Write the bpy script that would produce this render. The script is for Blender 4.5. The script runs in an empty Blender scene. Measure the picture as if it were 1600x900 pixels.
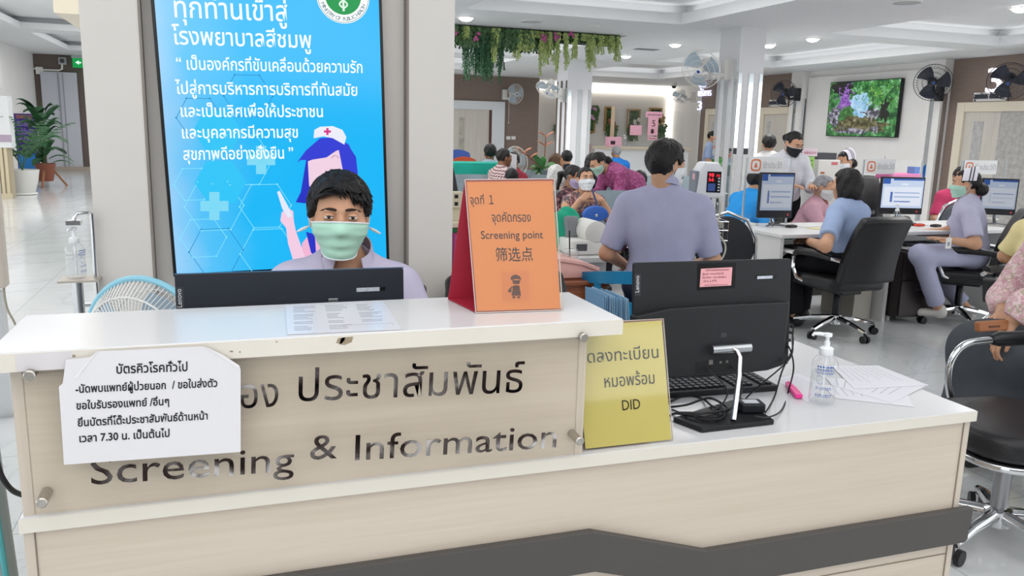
import bpy, bmesh, math, random
import numpy as np
from mathutils import Vector, Matrix, Euler

# ------------------------------------------------------------------ camera, world, light, exposure
SC = bpy.context.scene
COL = SC.collection
PI = math.pi
CAMZ = 1.5
FPX, PITCH, YAW, ROLL = 1283.4, 0.19158, 0.33410, 0.025678

def cam_rot():
    B = np.array([[1, 0, 0], [0, 0, -1], [0, 1, 0.]])
    cy, sy = math.cos(YAW), math.sin(YAW)
    Rz = np.array([[cy, -sy, 0], [sy, cy, 0], [0, 0, 1]])
    cp, sp = math.cos(PITCH), math.sin(PITCH)
    Rx = np.array([[1, 0, 0], [0, cp, -sp], [0, sp, cp]])
    cr, sr = math.cos(ROLL), math.sin(ROLL)
    return np.array([[cr, -sr, 0], [sr, cr, 0], [0, 0, 1]]) @ Rx @ B @ Rz
RC = cam_rot()
cd = bpy.data.cameras.new('camera')
cam = bpy.data.objects.new('camera', cd)
COL.objects.link(cam)
cd.sensor_width = 36
cd.lens = FPX / 1600 * 36
cd.clip_start = 0.05
M = Matrix.Identity(4)
for r in range(3):
    M[r][0], M[r][1], M[r][2] = RC[0][r], -RC[1][r], -RC[2][r]
M[2][3] = CAMZ
cam.matrix_world = M
SC.camera = cam

W = bpy.data.worlds.new('world')
SC.world = W
W.use_nodes = True
bg = W.node_tree.nodes['Background']
bg.inputs[0].default_value = (0.93, 0.97, 1, 1)
bg.inputs[1].default_value = 1.9
SC.view_settings.view_transform = 'Standard'
SC.view_settings.look = 'None'
SC.view_settings.exposure = 0.16
SC.view_settings.gamma = 1
SC.view_settings.use_curve_mapping = False
SC.cycles.max_bounces = 7
SC.cycles.diffuse_bounces = 4
SC.cycles.glossy_bounces = 4
SC.cycles.transmission_bounces = 6
SC.cycles.transparent_max_bounces = 12
SC.cycles.caustics_reflective = False
SC.cycles.caustics_refractive = False
SC.cycles.use_denoising = True
SC.cycles.sample_clamp_indirect = 6

def area(name, loc, sx, sy, power, col=(1, .98, .96), rot=(0, 0, 0)):
    l = bpy.data.lights.new(name, 'AREA')
    l.shape = 'RECTANGLE'
    l.size, l.size_y, l.energy, l.color = sx, sy, power, col
    o = bpy.data.objects.new(name, l)
    COL.objects.link(o)
    o.location, o.rotation_euler = loc, rot
    return o
# area lights added inside the ceiling coffers to fill the room
CEIL = 2.71
HALL = [(-3.75, 1.2, 12.4, 19.1), (-3.75, 1.2, 19.95, 24.4), (-3.75, 1.2, 4.0, 11.4)]
TRAYS = [(2.4, 4.94, 3.6, 8.6), (2.4, 4.94, 9.95, 13.6), (2.4, 4.94, 14.2, 17.4),
         (6.84, 9.5, 3.6, 8.42), (7.05, 9.5, 8.95, 13.1), (7.05, 9.5, 13.9, 17.4), (-2.75, 4.94, -3.2, 2.4), (6.84, 9.5, -3.2, 2.4)]
for (x0, x1, y0, y1) in TRAYS:
    area('coffer_fill', ((x0 + x1) / 2, (y0 + y1) / 2, CEIL + .19), (x1 - x0) * .8, (y1 - y0) * .8, 3.0 * (x1 - x0) * (y1 - y0))
for (x0, x1, y0, y1) in HALL:
    area('coffer_fill', ((x0 + x1) / 2, (y0 + y1) / 2, 3.4), (x1 - x0) * .8, (y1 - y0) * .8, 3.4 * (x1 - x0) * (y1 - y0))
# strip lights added on the coffer ledges to whiten the coffer tops
for (x0, x1, y0, y1) in TRAYS:
    if x0 < 2 or y1 < 8: continue
    for (cx, cy, lx, ly) in ((x0 - .08, (y0 + y1) / 2, .1, y1 - y0), (x1 + .08, (y0 + y1) / 2, .1, y1 - y0), ((x0 + x1) / 2, y0 - .08, x1 - x0, .1), ((x0 + x1) / 2, y1 + .08, x1 - x0, .1)):
        area('ledge_fill', (cx, cy, CEIL + .125), lx, ly, 0.32 * max(lx, ly), rot=(PI, 0, 0))
# ------------------------------------------------------------------ helpers: pixels to places
V = Vector
def ray(px, py):
    return RC.T @ np.array([(px - 800) / FPX, (py - 450) / FPX, 1.])
def at(px, py, Y):
    d = ray(px, py); t = Y / d[1]
    return V((d[0] * t, Y, CAMZ + d[2] * t))
def atz(px, py, z):
    d = ray(px, py); t = (z - CAMZ) / d[2]
    return V((d[0] * t, d[1] * t, z))
def atx(px, py, X):
    d = ray(px, py); t = X / d[0]
    return V((X, d[1] * t, CAMZ + d[2] * t))
class Plane:
    """a real flat surface: origin, right and up; uv(px,py) gives metres on it"""
    def __init__(s, o, u, v):
        s.o, s.u, s.v = V(o), V(u).normalized(), V(v).normalized()
        s.n = s.u.cross(s.v)
    def uv(s, px, py):
        d = V(ray(px, py)); c = V((0, 0, CAMZ))
        t = (s.o - c).dot(s.n) / d.dot(s.n)
        q = c + d * t - s.o
        return q.dot(s.u), q.dot(s.v)
    def mat(s):
        m = Matrix.Identity(4)
        for r in range(3):
            m[r][0], m[r][1], m[r][2], m[r][3] = s.u[r], s.v[r], s.n[r], s.o[r]
        return m

# ------------------------------------------------------------------ materials
def lin(h):
    if isinstance(h, str):
        h = h.lstrip('#'); c = [int(h[i:i + 2], 16) / 255 for i in (0, 2, 4)]
    else:
        c = h
    return tuple(x / 12.92 if x <= .04045 else ((x + .055) / 1.055) ** 2.4 for x in c) + (1,)
def N(nt, t, **k):
    n = nt.nodes.new(t)
    for a, b in k.items():
        if a.startswith('i_'): n.inputs[a[2:].replace('_', ' ')].default_value = b
        else: setattr(n, a, b)
    return n
def ramp(nt, fac, stops, interp='LINEAR'):
    r = nt.nodes.new('ShaderNodeValToRGB'); r.color_ramp.interpolation = interp
    e = r.color_ramp.elements
    while len(e) < len(stops): e.new(.5)
    for k, (p, c) in enumerate(stops):
        e[k].position = p; e[k].color = lin(c)
    nt.links.new(fac, r.inputs[0])
    return r.outputs[0]
def coords(nt, scale=(1, 1, 1), rot=(0, 0, 0), loc=(0, 0, 0), kind='Object'):
    tc = nt.nodes.new('ShaderNodeTexCoord'); mp = nt.nodes.new('ShaderNodeMapping')
    mp.inputs['Scale'].default_value = scale; mp.inputs['Rotation'].default_value = rot; mp.inputs['Location'].default_value = loc
    nt.links.new(tc.outputs[kind], mp.inputs[0])
    return mp.outputs[0]
def noise(nt, vec, scale, detail=4, rough=.5, dist=0):
    n = nt.nodes.new('ShaderNodeTexNoise')
    n.inputs['Scale'].default_value = scale; n.inputs['Detail'].default_value = detail
    n.inputs['Roughness'].default_value = rough; n.inputs['Distortion'].default_value = dist
    nt.links.new(vec, n.inputs['Vector'])
    return n.outputs[0]
MATS = {}
def mat(name, col='#ffffff', rough=.5, metal=0, spec=.5, emit=None, es=1, trans=0, ior=1.45, alpha=1, var=0, vscale=20, bump=0, bscale=60, coat=0, sub=0):
    if name in MATS: return MATS[name]
    m = bpy.data.materials.new(name); m.use_nodes = True
    nt = m.node_tree; b = nt.nodes['Principled BSDF']
    I = b.inputs
    I['Base Color'].default_value = lin(col); I['Roughness'].default_value = rough; I['Metallic'].default_value = metal
    I['Specular IOR Level'].default_value = spec; I['IOR'].default_value = ior
    I['Transmission Weight'].default_value = trans; I['Alpha'].default_value = alpha; I['Coat Weight'].default_value = coat
    if sub:
        I['Subsurface Weight'].default_value = sub; I['Subsurface Radius'].default_value = (.012, .005, .003); I['Subsurface Scale'].default_value = 1
    if emit:
        I['Emission Color'].default_value = lin(emit); I['Emission Strength'].default_value = es
    vec = coords(nt)
    if var:
        c = lin(col)[:3]
        n = noise(nt, vec, vscale, 5, .6)
        r = nt.nodes.new('ShaderNodeValToRGB')
        r.color_ramp.elements[0].position, r.color_ramp.elements[1].position = .3, .7
        r.color_ramp.elements[0].color = tuple(x * (1 - var) for x in c) + (1,)
        r.color_ramp.elements[1].color = tuple(min(1, x * (1 + var)) for x in c) + (1,)
        nt.links.new(n, r.inputs[0]); nt.links.new(r.outputs[0], I['Base Color'])
    if bump:
        n = noise(nt, vec, bscale, 5, .6)
        bp = nt.nodes.new('ShaderNodeBump'); bp.inputs['Strength'].default_value = bump; bp.inputs['Distance'].default_value = .01
        nt.links.new(n, bp.inputs['Height']); nt.links.new(bp.outputs[0], I['Normal'])
    MATS[name] = m
    return m
def newmat(name):
    m = bpy.data.materials.new(name); m.use_nodes = True
    MATS[name] = m
    return m, m.node_tree, m.node_tree.nodes['Principled BSDF']
def wood_mat(name, cols, axis='x', rough=.35, grain=9):
    if name in MATS: return MATS[name]
    m, nt, b = newmat(name)
    s = {'x': (1.2, 14, 34), 'z': (34, 14, 1.2), 'y': (34, 1.2, 14)}[axis]
    n = noise(nt, coords(nt, s), grain / 4, 8, .62, .6)
    s2 = tuple(x * .35 for x in s)
    n2 = noise(nt, coords(nt, s2, loc=(3, 1, 2)), grain / 5, 3, .5, .3)
    mx = N(nt, 'ShaderNodeMix', data_type='FLOAT'); mx.inputs[0].default_value = .45
    nt.links.new(n, mx.inputs[2]); nt.links.new(n2, mx.inputs[3])
    nt.links.new(ramp(nt, mx.outputs[0], cols), b.inputs['Base Color'])
    b.inputs['Roughness'].default_value = rough
    return m
def pattern_mat(name, base, spots, scale=30, rough=.85, lo=.5):
    """printed cloth: cells of a few colours on a ground"""
    if name in MATS: return MATS[name]
    m, nt, b = newmat(name)
    v = nt.nodes.new('ShaderNodeTexVoronoi'); v.inputs['Scale'].default_value = scale
    vec = coords(nt)
    nz = nt.nodes.new('ShaderNodeTexNoise'); nz.inputs['Scale'].default_value = scale * .8
    nt.links.new(vec, nz.inputs['Vector'])
    add = nt.nodes.new('ShaderNodeVectorMath'); add.operation = 'MULTIPLY_ADD'
    nt.links.new(nz.outputs['Color'], add.inputs[0]); add.inputs[1].default_value = (.05,) * 3; nt.links.new(vec, add.inputs[2])
    nt.links.new(add.outputs[0], v.inputs['Vector'])
    sep = nt.nodes.new('ShaderNodeSeparateColor'); nt.links.new(v.outputs['Color'], sep.inputs[0])
    n = len(spots) + 1
    st = [(0, base)] + [(lo + (1 - lo) * k / len(spots), c) for k, c in enumerate(spots)]
    nt.links.new(ramp(nt, sep.outputs[0], st, 'CONSTANT'), b.inputs['Base Color'])
    b.inputs['Roughness'].default_value = rough
    return m
def glass_mat(name, tint=(1, 1, 1, 1), refl=.12, rough=.02, body=0.0, bcol=(1, 1, 1, 1)):
    """thin clear sheet: mostly see-through, glossy at grazing angles"""
    if name in MATS: return MATS[name]
    m, nt, b = newmat(name)
    out = nt.nodes['Material Output']
    tr = nt.nodes.new('ShaderNodeBsdfTransparent'); tr.inputs[0].default_value = tint
    gl = nt.nodes.new('ShaderNodeBsdfGlossy'); gl.inputs['Roughness'].default_value = rough
    fr = nt.nodes.new('ShaderNodeFresnel'); fr.inputs[0].default_value = 1.45
    mu = N(nt, 'ShaderNodeMath', operation='MULTIPLY_ADD'); mu.inputs[1].default_value = 1; mu.inputs[2].default_value = refl * .04
    ge = nt.nodes.new('ShaderNodeNewGeometry')
    ib = N(nt, 'ShaderNodeMath', operation='SUBTRACT'); ib.inputs[0].default_value = 1; nt.links.new(ge.outputs['Backfacing'], ib.inputs[1])
    fm = N(nt, 'ShaderNodeMath', operation='MULTIPLY'); nt.links.new(fr.outputs[0], fm.inputs[0]); nt.links.new(ib.outputs[0], fm.inputs[1])
    nt.links.new(fm.outputs[0], mu.inputs[0])
    df = nt.nodes.new('ShaderNodeBsdfDiffuse'); df.inputs[0].default_value = bcol
    m1 = nt.nodes.new('ShaderNodeMixShader'); m1.inputs[0].default_value = body
    nt.links.new(tr.outputs[0], m1.inputs[1]); nt.links.new(df.outputs[0], m1.inputs[2])
    m2 = nt.nodes.new('ShaderNodeMixShader')
    nt.links.new(mu.outputs[0], m2.inputs[0]); nt.links.new(m1.outputs[0], m2.inputs[1]); nt.links.new(gl.outputs[0], m2.inputs[2])
    nt.links.new(m2.outputs[0], out.inputs[0])
    nt.nodes.remove(b)
    return m
def cloth(name, col, var=.06, bump=.12, bscale=260):
    return mat(name, col, .85, spec=.2, var=var, vscale=9, bump=bump, bscale=bscale)

# ------------------------------------------------------------------ mesh builder
class G:
    def __init__(s): s.v, s.f = [], []
    def add(s, vs, fs, mtx=None):
        o = len(s.v)
        s.v += [tuple(mtx @ V(p)) if mtx is not None else tuple(p) for p in vs]
        s.f += [tuple(i + o for i in f) for f in fs]
        return s
    def box(s, x0, x1, y0, y1, z0, z1, m=None):
        vs = [(x, y, z) for x in (x0, x1) for y in (y0, y1) for z in (z0, z1)]
        return s.add(vs, [(0, 1, 3, 2), (4, 6, 7, 5), (0, 4, 5, 1), (2, 3, 7, 6), (0, 2, 6, 4), (1, 5, 7, 3)], m)
    def bx(s, c, d, m=None):
        return s.box(c[0] - d[0] / 2, c[0] + d[0] / 2, c[1] - d[1] / 2, c[1] + d[1] / 2, c[2] - d[2] / 2, c[2] + d[2] / 2, m)
    def prism(s, pts, z0, z1, m=None):
        """polygon in xy pushed from z0 to z1"""
        n = len(pts)
        ar = sum(pts[i][0] * pts[(i + 1) % n][1] - pts[(i + 1) % n][0] * pts[i][1] for i in range(n))
        if ar < 0: pts = pts[::-1]
        vs = [(p[0], p[1], z0) for p in pts] + [(p[0], p[1], z1) for p in pts]
        fs = [tuple(range(n))[::-1], tuple(range(n, 2 * n))] + [(i, (i + 1) % n, n + (i + 1) % n, n + i) for i in range(n)]
        return s.add(vs, fs, m)
    def rrect(s, w, h, r, z0, z1, m=None, n=5, cx=0, cy=0):
        pts = []
        for (sx, sy, a0) in ((1, 1, 0), (-1, 1, 90), (-1, -1, 180), (1, -1, 270)):
            for k in range(n + 1):
                a = math.radians(a0 + 90 * k / n)
                pts.append((cx + sx * (w / 2 - r) + r * math.cos(a), cy + sy * (h / 2 - r) + r * math.sin(a)))
        return s.prism(pts, z0, z1, m)
    def lathe(s, prof, c=(0, 0, 0), seg=24, m=None, cap=True):
        vs, fs = [], []
        n = len(prof)
        for k in range(seg):
            a = 2 * PI * k / seg
            vs += [(c[0] + r * math.cos(a), c[1] + r * math.sin(a), c[2] + z) for r, z in prof]
        for k in range(seg):
            q = (k + 1) % seg
            fs += [(k * n + i, q * n + i, q * n + i + 1, k * n + i + 1) for i in range(n - 1)]
        if cap:
            if prof[0][0] > 1e-5: fs.append(tuple(k * n for k in range(seg))[::-1])
            if prof[-1][0] > 1e-5: fs.append(tuple(k * n + n - 1 for k in range(seg)))
        return s.add(vs, fs, m)
    def tube(s, pts, r, seg=8, cap=True, closed=False):
        pts = [V(p) for p in pts]; n = len(pts)
        rs = r if isinstance(r, (list, tuple)) else [r] * n
        vs, fs = [], []
        ref = None
        for i, p in enumerate(pts):
            if closed: t = pts[(i + 1) % n] - pts[i - 1]
            else: t = pts[min(i + 1, n - 1)] - pts[max(i - 1, 0)]
            if t.length < 1e-9: t = V((0, 0, 1))
            t.normalize()
            if ref is None:
                ref = t.orthogonal().normalized()
            else:
                ref = (ref - t * ref.dot(t))
                ref = ref.normalized() if ref.length > 1e-6 else t.orthogonal().normalized()
            bn = t.cross(ref)
            for k in range(seg):
                a = 2 * PI * k / seg
                vs.append(tuple(p + (ref * math.cos(a) + bn * math.sin(a)) * rs[i]))
        for i in range(n if closed else n - 1):
            q = (i + 1) % n
            for k in range(seg):
                j = (k + 1) % seg
                fs.append((i * seg + k, i * seg + j, q * seg + j, q * seg + k))
        if cap and not closed:
            fs.append(tuple(range(seg))[::-1]); fs.append(tuple((n - 1) * seg + k for k in range(seg)))
        return s.add(vs, fs)
    def cyl(s, a, b, r, r2=None, seg=16):
        return s.tube([a, b], [r, r if r2 is None else r2], seg)
    def ball(s, c, r, m=None, seg=16, rings=10):
        r = r if isinstance(r, (tuple, list)) else (r, r, r)
        vs, fs = [(0, 0, -1)], []
        for i in range(1, rings):
            ph = -PI / 2 + PI * i / rings
            vs += [(math.cos(ph) * math.cos(2 * PI * k / seg), math.cos(ph) * math.sin(2 * PI * k / seg), math.sin(ph)) for k in range(seg)]
        vs.append((0, 0, 1))
        for k in range(seg):
            q = (k + 1) % seg
            fs.append((0, 1 + q, 1 + k))
            for i in range(rings - 2):
                a = 1 + i * seg
                fs.append((a + k, a + q, a + seg + q, a + seg + k))
            a = 1 + (rings - 2) * seg
            fs.append((a + k, a + q, len(vs) - 1))
        mm = Matrix.Translation(V(c)) @ (m if m is not None else Matrix.Identity(4)) @ Matrix.Diagonal((r[0], r[1], r[2], 1))
        return s.add(vs, fs, mm)
    def grid(s, fn, nu, nv, thick=0):
        """surface fn(u,v), optionally given a thickness along its normals"""
        P = [[V(fn(i / nu, j / nv)) for j in range(nv + 1)] for i in range(nu + 1)]
        q = lambda i, j: i * (nv + 1) + j
        vs = [tuple(P[i][j]) for i in range(nu + 1) for j in range(nv + 1)]
        fs = [(q(i, j), q(i + 1, j), q(i + 1, j + 1), q(i, j + 1)) for i in range(nu) for j in range(nv)]
        if not thick: return s.add(vs, fs)
        o = len(vs)
        for i in range(nu + 1):
            for j in range(nv + 1):
                a = P[min(i + 1, nu)][j] - P[max(i - 1, 0)][j]; b = P[i][min(j + 1, nv)] - P[i][max(j - 1, 0)]
                nn = a.cross(b); nn = nn.normalized() if nn.length > 1e-12 else V((0, 0, 1))
                vs.append(tuple(P[i][j] - nn * thick))
        fs += [(a + o, d + o, c + o, b + o) for a, b, c, d in list(fs)]
        rim = [q(i, 0) for i in range(nu)] + [q(nu, j) for j in range(nv)] + [q(i, nv) for i in range(nu, 0, -1)] + [q(0, j) for j in range(nv, 0, -1)]
        for k in range(len(rim)):
            a, b = rim[k], rim[(k + 1) % len(rim)]
            fs.append((b, a, a + o, b + o))
        return s.add(vs, fs)
    def build(s, name, m, parent=None, smooth=False, bevel=0, bseg=2, loc=None, rot=None, mw=None, solid=0):
        me = bpy.data.meshes.new(name)
        me.from_pydata(s.v, [], s.f)
        return link_mesh(name, me, m, parent, smooth, bevel, bseg, loc, rot, mw, solid)

def link_mesh(name, me, m, parent=None, smooth=False, bevel=0, bseg=2, loc=None, rot=None, mw=None, solid=0):
    if m is not None: me.materials.append(m)
    if solid or bevel:
        bm = bmesh.new(); bm.from_mesh(me)
        if bevel:
            es = [e for e in bm.edges if len(e.link_faces) == 2 and e.calc_face_angle(0) > .6]
            bmesh.ops.bevel(bm, geom=es, offset=bevel, segments=bseg, affect='EDGES', profile=.5, clamp_overlap=True)
        bm.to_mesh(me); bm.free()
    if smooth:
        me.polygons.foreach_set('use_smooth', [True] * len(me.polygons))
        if smooth != 'all':
            me.set_sharp_from_angle(angle=math.radians(smooth if smooth is not True else 40))
    me.update()
    o = bpy.data.objects.new(name, me)
    COL.objects.link(o)
    if parent is not None: o.parent = parent
    if loc is not None: o.location = loc
    if rot is not None: o.rotation_euler = rot
    if mw is not None: o.matrix_basis = mw
    return o

def tag(o, label=None, cat=None, group=None, kind=None):
    if label: o['label'] = label
    if cat: o['category'] = cat
    if group: o['group'] = group
    if kind: o['kind'] = kind
    return o
def thing(name, label, cat, loc=(0, 0, 0), rz=0, group=None, mw=None):
    o = bpy.data.objects.new(name, None)
    COL.objects.link(o)
    o.empty_display_size = .1
    o.location = loc; o.rotation_euler = (0, 0, rz)
    if mw is not None: o.matrix_basis = mw
    return tag(o, label, cat, group)
def struct(g, name, m, parent=None, **k):
    o = g.build(name, m, parent, **k)
    if parent is None: o['kind'] = 'structure'
    return o
def copy_tree(o, parent=None, label=None, loc=None, rz=None, mw=None):
    c = o.copy(); COL.objects.link(c)
    if parent is not None: c.parent = parent
    for ch in [x for x in bpy.data.objects if x.parent == o]: copy_tree(ch, c)
    if label: c['label'] = label
    if loc is not None: c.location = loc
    if rz is not None: c.rotation_euler = (0, 0, rz)
    if mw is not None: c.matrix_basis = mw
    return c
def face_dir(dx, dy): return math.atan2(dx, -dy)

_TXT = {}
def text(lines, name='lettering', m=None, parent=None, extrude=.0006, mw=None, bold=0, shear=0):
    """lines: (string, x, y, size, width or None, align); one mesh in the xy plane, front +z"""
    vs, fs = [], []
    for (body, x, y, size, width, al) in lines:
        c = bpy.data.curves.new('t', 'FONT'); c.body = body; c.size = size; c.align_x = al
        c.resolution_u = 3; c.shear = shear; c.offset = bold
        c.extrude = extrude
        o = bpy.data.objects.new('t', c); COL.objects.link(o)
        dg = bpy.context.evaluated_depsgraph_get()
        me = bpy.data.meshes.new_from_object(o.evaluated_get(dg))
        k = 1
        if width and len(me.vertices):
            xs = [p.co.x for p in me.vertices]; k = width / max(1e-6, max(xs) - min(xs))
        b = len(vs)
        vs += [(p.co.x * k + x, p.co.y + y, p.co.z + extrude) for p in me.vertices]
        fs += [tuple(i + b for i in p.vertices) for p in me.polygons]
        bpy.data.objects.remove(o); bpy.data.curves.remove(c); bpy.data.meshes.remove(me)
    me = bpy.data.meshes.new(name); me.from_pydata(vs, [], fs)
    return link_mesh(name, me, m, parent, mw=mw)
def flip(loc=(0, 0, 0), rz=0, tilt=0):
    """matrix for a sheet lying in xy to stand up facing -y (front), tilted back by tilt"""
    return Matrix.Translation(V(loc)) @ Matrix.Rotation(rz, 4, 'Z') @ Matrix.Rotation(PI / 2 - tilt, 4, 'X')

def bw(g, name, m, root, **k):
    """build a mesh given in world metres as a child of a root that already stands in place"""
    return g.build(name, m, root, mw=root.matrix_basis.inverted(), **k)
def plane_px(a, b, Y, tilt=0):
    """flat plane through two photo points at depth Y, leaning back by tilt"""
    A_, B_ = at(a[0], a[1], Y), at(b[0], b[1], Y)
    u = (B_ - A_).normalized()
    v = V((0, 0, 1)); v = (v - u * v.dot(u)).normalized()
    v = (Matrix.Rotation(-tilt, 3, u) @ v) if tilt else v
    if tilt and v.y < 0: v = Matrix.Rotation(2 * tilt, 3, u) @ v
    return Plane(A_, u, v)
def ptext(pl, items, name, m, parent, ext=.0005, lift=.001, bold=0):
    """items: (string, left px, right px (baseline), size px height of one em) -> lettering lying on plane pl"""
    L = []
    for (s, a, b, em) in items:
        x0, y0 = pl.uv(*a); x1, y1 = pl.uv(*b)
        ux, uy = pl.uv(a[0], a[1] - em)
        L.append((s, x0, (y0 + y1) / 2, math.hypot(ux - x0, uy - y0), (x1 - x0), 'LEFT'))
    return text(L, name, m, parent, ext, mw=Matrix.Translation((0, 0, lift)), bold=bold)
def ppoly(pl, pts, z0, z1, g=None):
    g = g or G()
    return g.prism([pl.uv(*p) for p in pts], z0, z1)
# ------------------------------------------------------------------ smooth bodies: distance fields turned into one continuous mesh
def A3(p): return np.array(p, dtype=np.float32)
def sdf_mesh(fn, lo, hi, h):
    lo = A3(lo); hi = A3(hi)
    n = np.maximum(np.ceil((hi - lo) / h).astype(int) + 1, 4)
    ax = [lo[k] + h * np.arange(n[k], dtype=np.float32) for k in range(3)]
    P = np.stack(np.meshgrid(*ax, indexing='ij'), -1).reshape(-1, 3)
    D = np.empty(len(P), np.float32)
    for i in range(0, len(P), 200000): D[i:i + 200000] = fn(P[i:i + 200000])
    D = D.reshape(n)
    S = D < 0
    c = n - 1
    def corner(dx, dy, dz, Aa): return Aa[dx:dx + c[0], dy:dy + c[1], dz:dz + c[2]]
    cs = [(x, y, z) for x in (0, 1) for y in (0, 1) for z in (0, 1)]
    cnt = sum(corner(*k, S).astype(np.int8) for k in cs)
    mask = (cnt > 0) & (cnt < 8)
    ids = np.argwhere(mask)
    if not len(ids): return [], []
    vid = np.full(mask.shape, -1, np.int64); vid[mask] = np.arange(len(ids))
    acc = np.zeros((len(ids), 3)); w = np.zeros(len(ids))
    vals = {k: corner(*k, D)[mask] for k in cs}
    for a in cs:
        for d in range(3):
            if a[d] == 0:
                b = list(a); b[d] = 1; b = tuple(b)
                va, vb = vals[a], vals[b]
                mm = (va < 0) != (vb < 0)
                t = va[mm] / (va[mm] - vb[mm])
                p = np.tile(np.array(a, float), (mm.sum(), 1)); p[:, d] = t
                acc[mm] += p; w[mm] += 1
    vs = (ids + acc / w[:, None]) * h + lo
    fs = []
    for d in range(3):
        e1, e2 = [(1, 2), (2, 0), (0, 1)][d]
        sl0 = [slice(None)] * 3; sl1 = [slice(None)] * 3
        sl0[d] = slice(0, -1); sl1[d] = slice(1, None)
        a, b = S[tuple(sl0)], S[tuple(sl1)]
        ed = np.argwhere(a != b)
        ok = (ed[:, e1] > 0) & (ed[:, e2] > 0) & (ed[:, e1] < n[e1] - 1) & (ed[:, e2] < n[e2] - 1)
        ed = ed[ok]
        ins = a[tuple(ed.T)]
        o1 = np.zeros(3, int); o1[e1] = 1
        o2 = np.zeros(3, int); o2[e2] = 1
        q = np.stack([vid[tuple((ed - o1 - o2).T)], vid[tuple((ed - o2).T)], vid[tuple(ed.T)], vid[tuple((ed - o1).T)]], 1)
        q[~ins] = q[~ins][:, ::-1]
        fs.append(q)
    return vs, np.concatenate(fs)
def sdf_build(name, fn, lo, hi, h, m, parent=None, extra=()):
    vs, fs = sdf_mesh(fn, lo, hi, h)
    g = G(); g.v = [tuple(map(float, v)) for v in vs]; g.f = [tuple(map(int, f)) for f in fs]
    for (fn2, lo2, hi2, h2) in extra:
        v2, f2 = sdf_mesh(fn2, lo2, hi2, h2)
        if len(v2): g.add([tuple(map(float, v)) for v in v2], [tuple(map(int, f)) for f in f2])
    return g.build(name, m, parent, smooth='all')
def seg(P, a, b, ra, rb=None):
    a, b = A3(a), A3(b)
    rb = ra if rb is None else rb
    pa, ba = P - a, b - a
    t = np.clip((pa @ ba) / max(float(ba @ ba), 1e-9), 0, 1)
    return np.linalg.norm(pa - t[:, None] * ba, axis=1) - (ra + (rb - ra) * t)
def ell(P, c, r, Mx=None):
    q = P - A3(c)
    if Mx is not None: q = q @ Mx
    r = A3(r)
    k0 = np.linalg.norm(q / r, axis=1); k1 = np.linalg.norm(q / (r * r), axis=1)
    return k0 * (k0 - 1) / np.maximum(k1, 1e-6)
def sm(a, b, k):
    h = np.maximum(k - np.abs(a - b), 0) / k
    return np.minimum(a, b) - h * h * k * .25
def smx(a, b, k): return -sm(-a, -b, k)
def plane(P, p, n):
    n = A3(n); n = n / np.linalg.norm(n)
    return (P - A3(p)) @ n
def frame(up, fwd):
    up = np.array(up, float); up /= np.linalg.norm(up)
    fwd = np.array(fwd, float)
    L = np.cross(up, fwd); L /= np.linalg.norm(L)
    F = np.cross(L, up)
    return np.stack([L, -F, up], 1).astype(np.float32)      # columns left, back, up

def hand_segs(wr, d, nrm, thumb, curl=.5, s=1., spread=.15):
    """palm, four unequal bent fingers and a thumb from the side of the palm"""
    wr = np.array(wr, float); d = np.array(d, float); d /= np.linalg.norm(d)
    nrm = np.array(nrm, float); nrm -= d * nrm.dot(d); nrm /= np.linalg.norm(nrm)
    lat = np.cross(nrm, d) * thumb                            # towards the thumb
    out = []
    for k, (o, pl, ls) in enumerate(((.027, .086, (.042, .026, .02)), (.009, .09, (.046, .03, .022)), (-.009, .086, (.042, .028, .02)), (-.026, .078, (.033, .021, .018)))):
        b = wr + lat * o * .55 * s + d * .012 * s
        kn = wr + lat * o * s + d * pl * s
        out.append((b, kn, .0135 * s, .0105 * s, 0))
        p = kn; ang = curl * .35
        dd = d + lat * spread * (o / .027)
        dd /= np.linalg.norm(dd)
        for j, l in enumerate(ls):
            q = p + (dd * math.cos(ang) - nrm * math.sin(ang)) * l * s
            out.append((p, q, (.0092 - .001 * j) * s, (.0084 - .001 * j) * s, 1 + k))
            p = q; ang += curl * (.7 + .1 * k)
    b = wr + lat * .016 * s + d * .02 * s
    c = wr + lat * .04 * s + d * .05 * s - nrm * .012 * s
    e = c + (lat * .35 + d * .85 - nrm * .3 * curl) * .034 * s
    t = e + (lat * (.1 - .2 * curl) + d * .95 - nrm * .4 * curl) * .028 * s
    out += [(b, c, .014 * s, .012 * s, 0), (c, e, .011 * s, .0095 * s, 9), (e, t, .0095 * s, .008 * s, 9)]
    return out
def hand_fn(segs):
    def f(P):
        groups = {}
        for a, b, ra, rb, g in segs:
            d = seg(P, a, b, ra, rb)
            groups[g] = sm(groups[g], d, .012 if g == 0 else .004) if g in groups else d
        r = groups.pop(0)
        for g in groups.values(): r = sm(r, g, .006)
        return r
    return f

def wrinkle(P, amp, f=38):
    x, y, z = P[:, 0], P[:, 1], P[:, 2]
    return amp * (np.sin(f * (z + .35 * x) + 3 * np.sin(9 * x + 5 * y)) * .5 + np.sin(f * .63 * (z * .6 - x) + 2 * np.sin(11 * z + 3 * y)) * .5)

SKIN = lambda k=0: mat('skin_%d' % k, ['#c99a7c', '#a9795a', '#8a5f46', '#d8ad90'][k], .5, spec=.4, var=.05, vscale=30, sub=.15)
HAIRM = lambda k=0: mat('hair_%d' % k, ['#0e0c0e', '#8e8f93', '#c9c8c6', '#5a3d2a', '#1c1715'][k], .42, spec=.45, var=.3, vscale=60, bump=.5, bscale=130)

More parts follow.
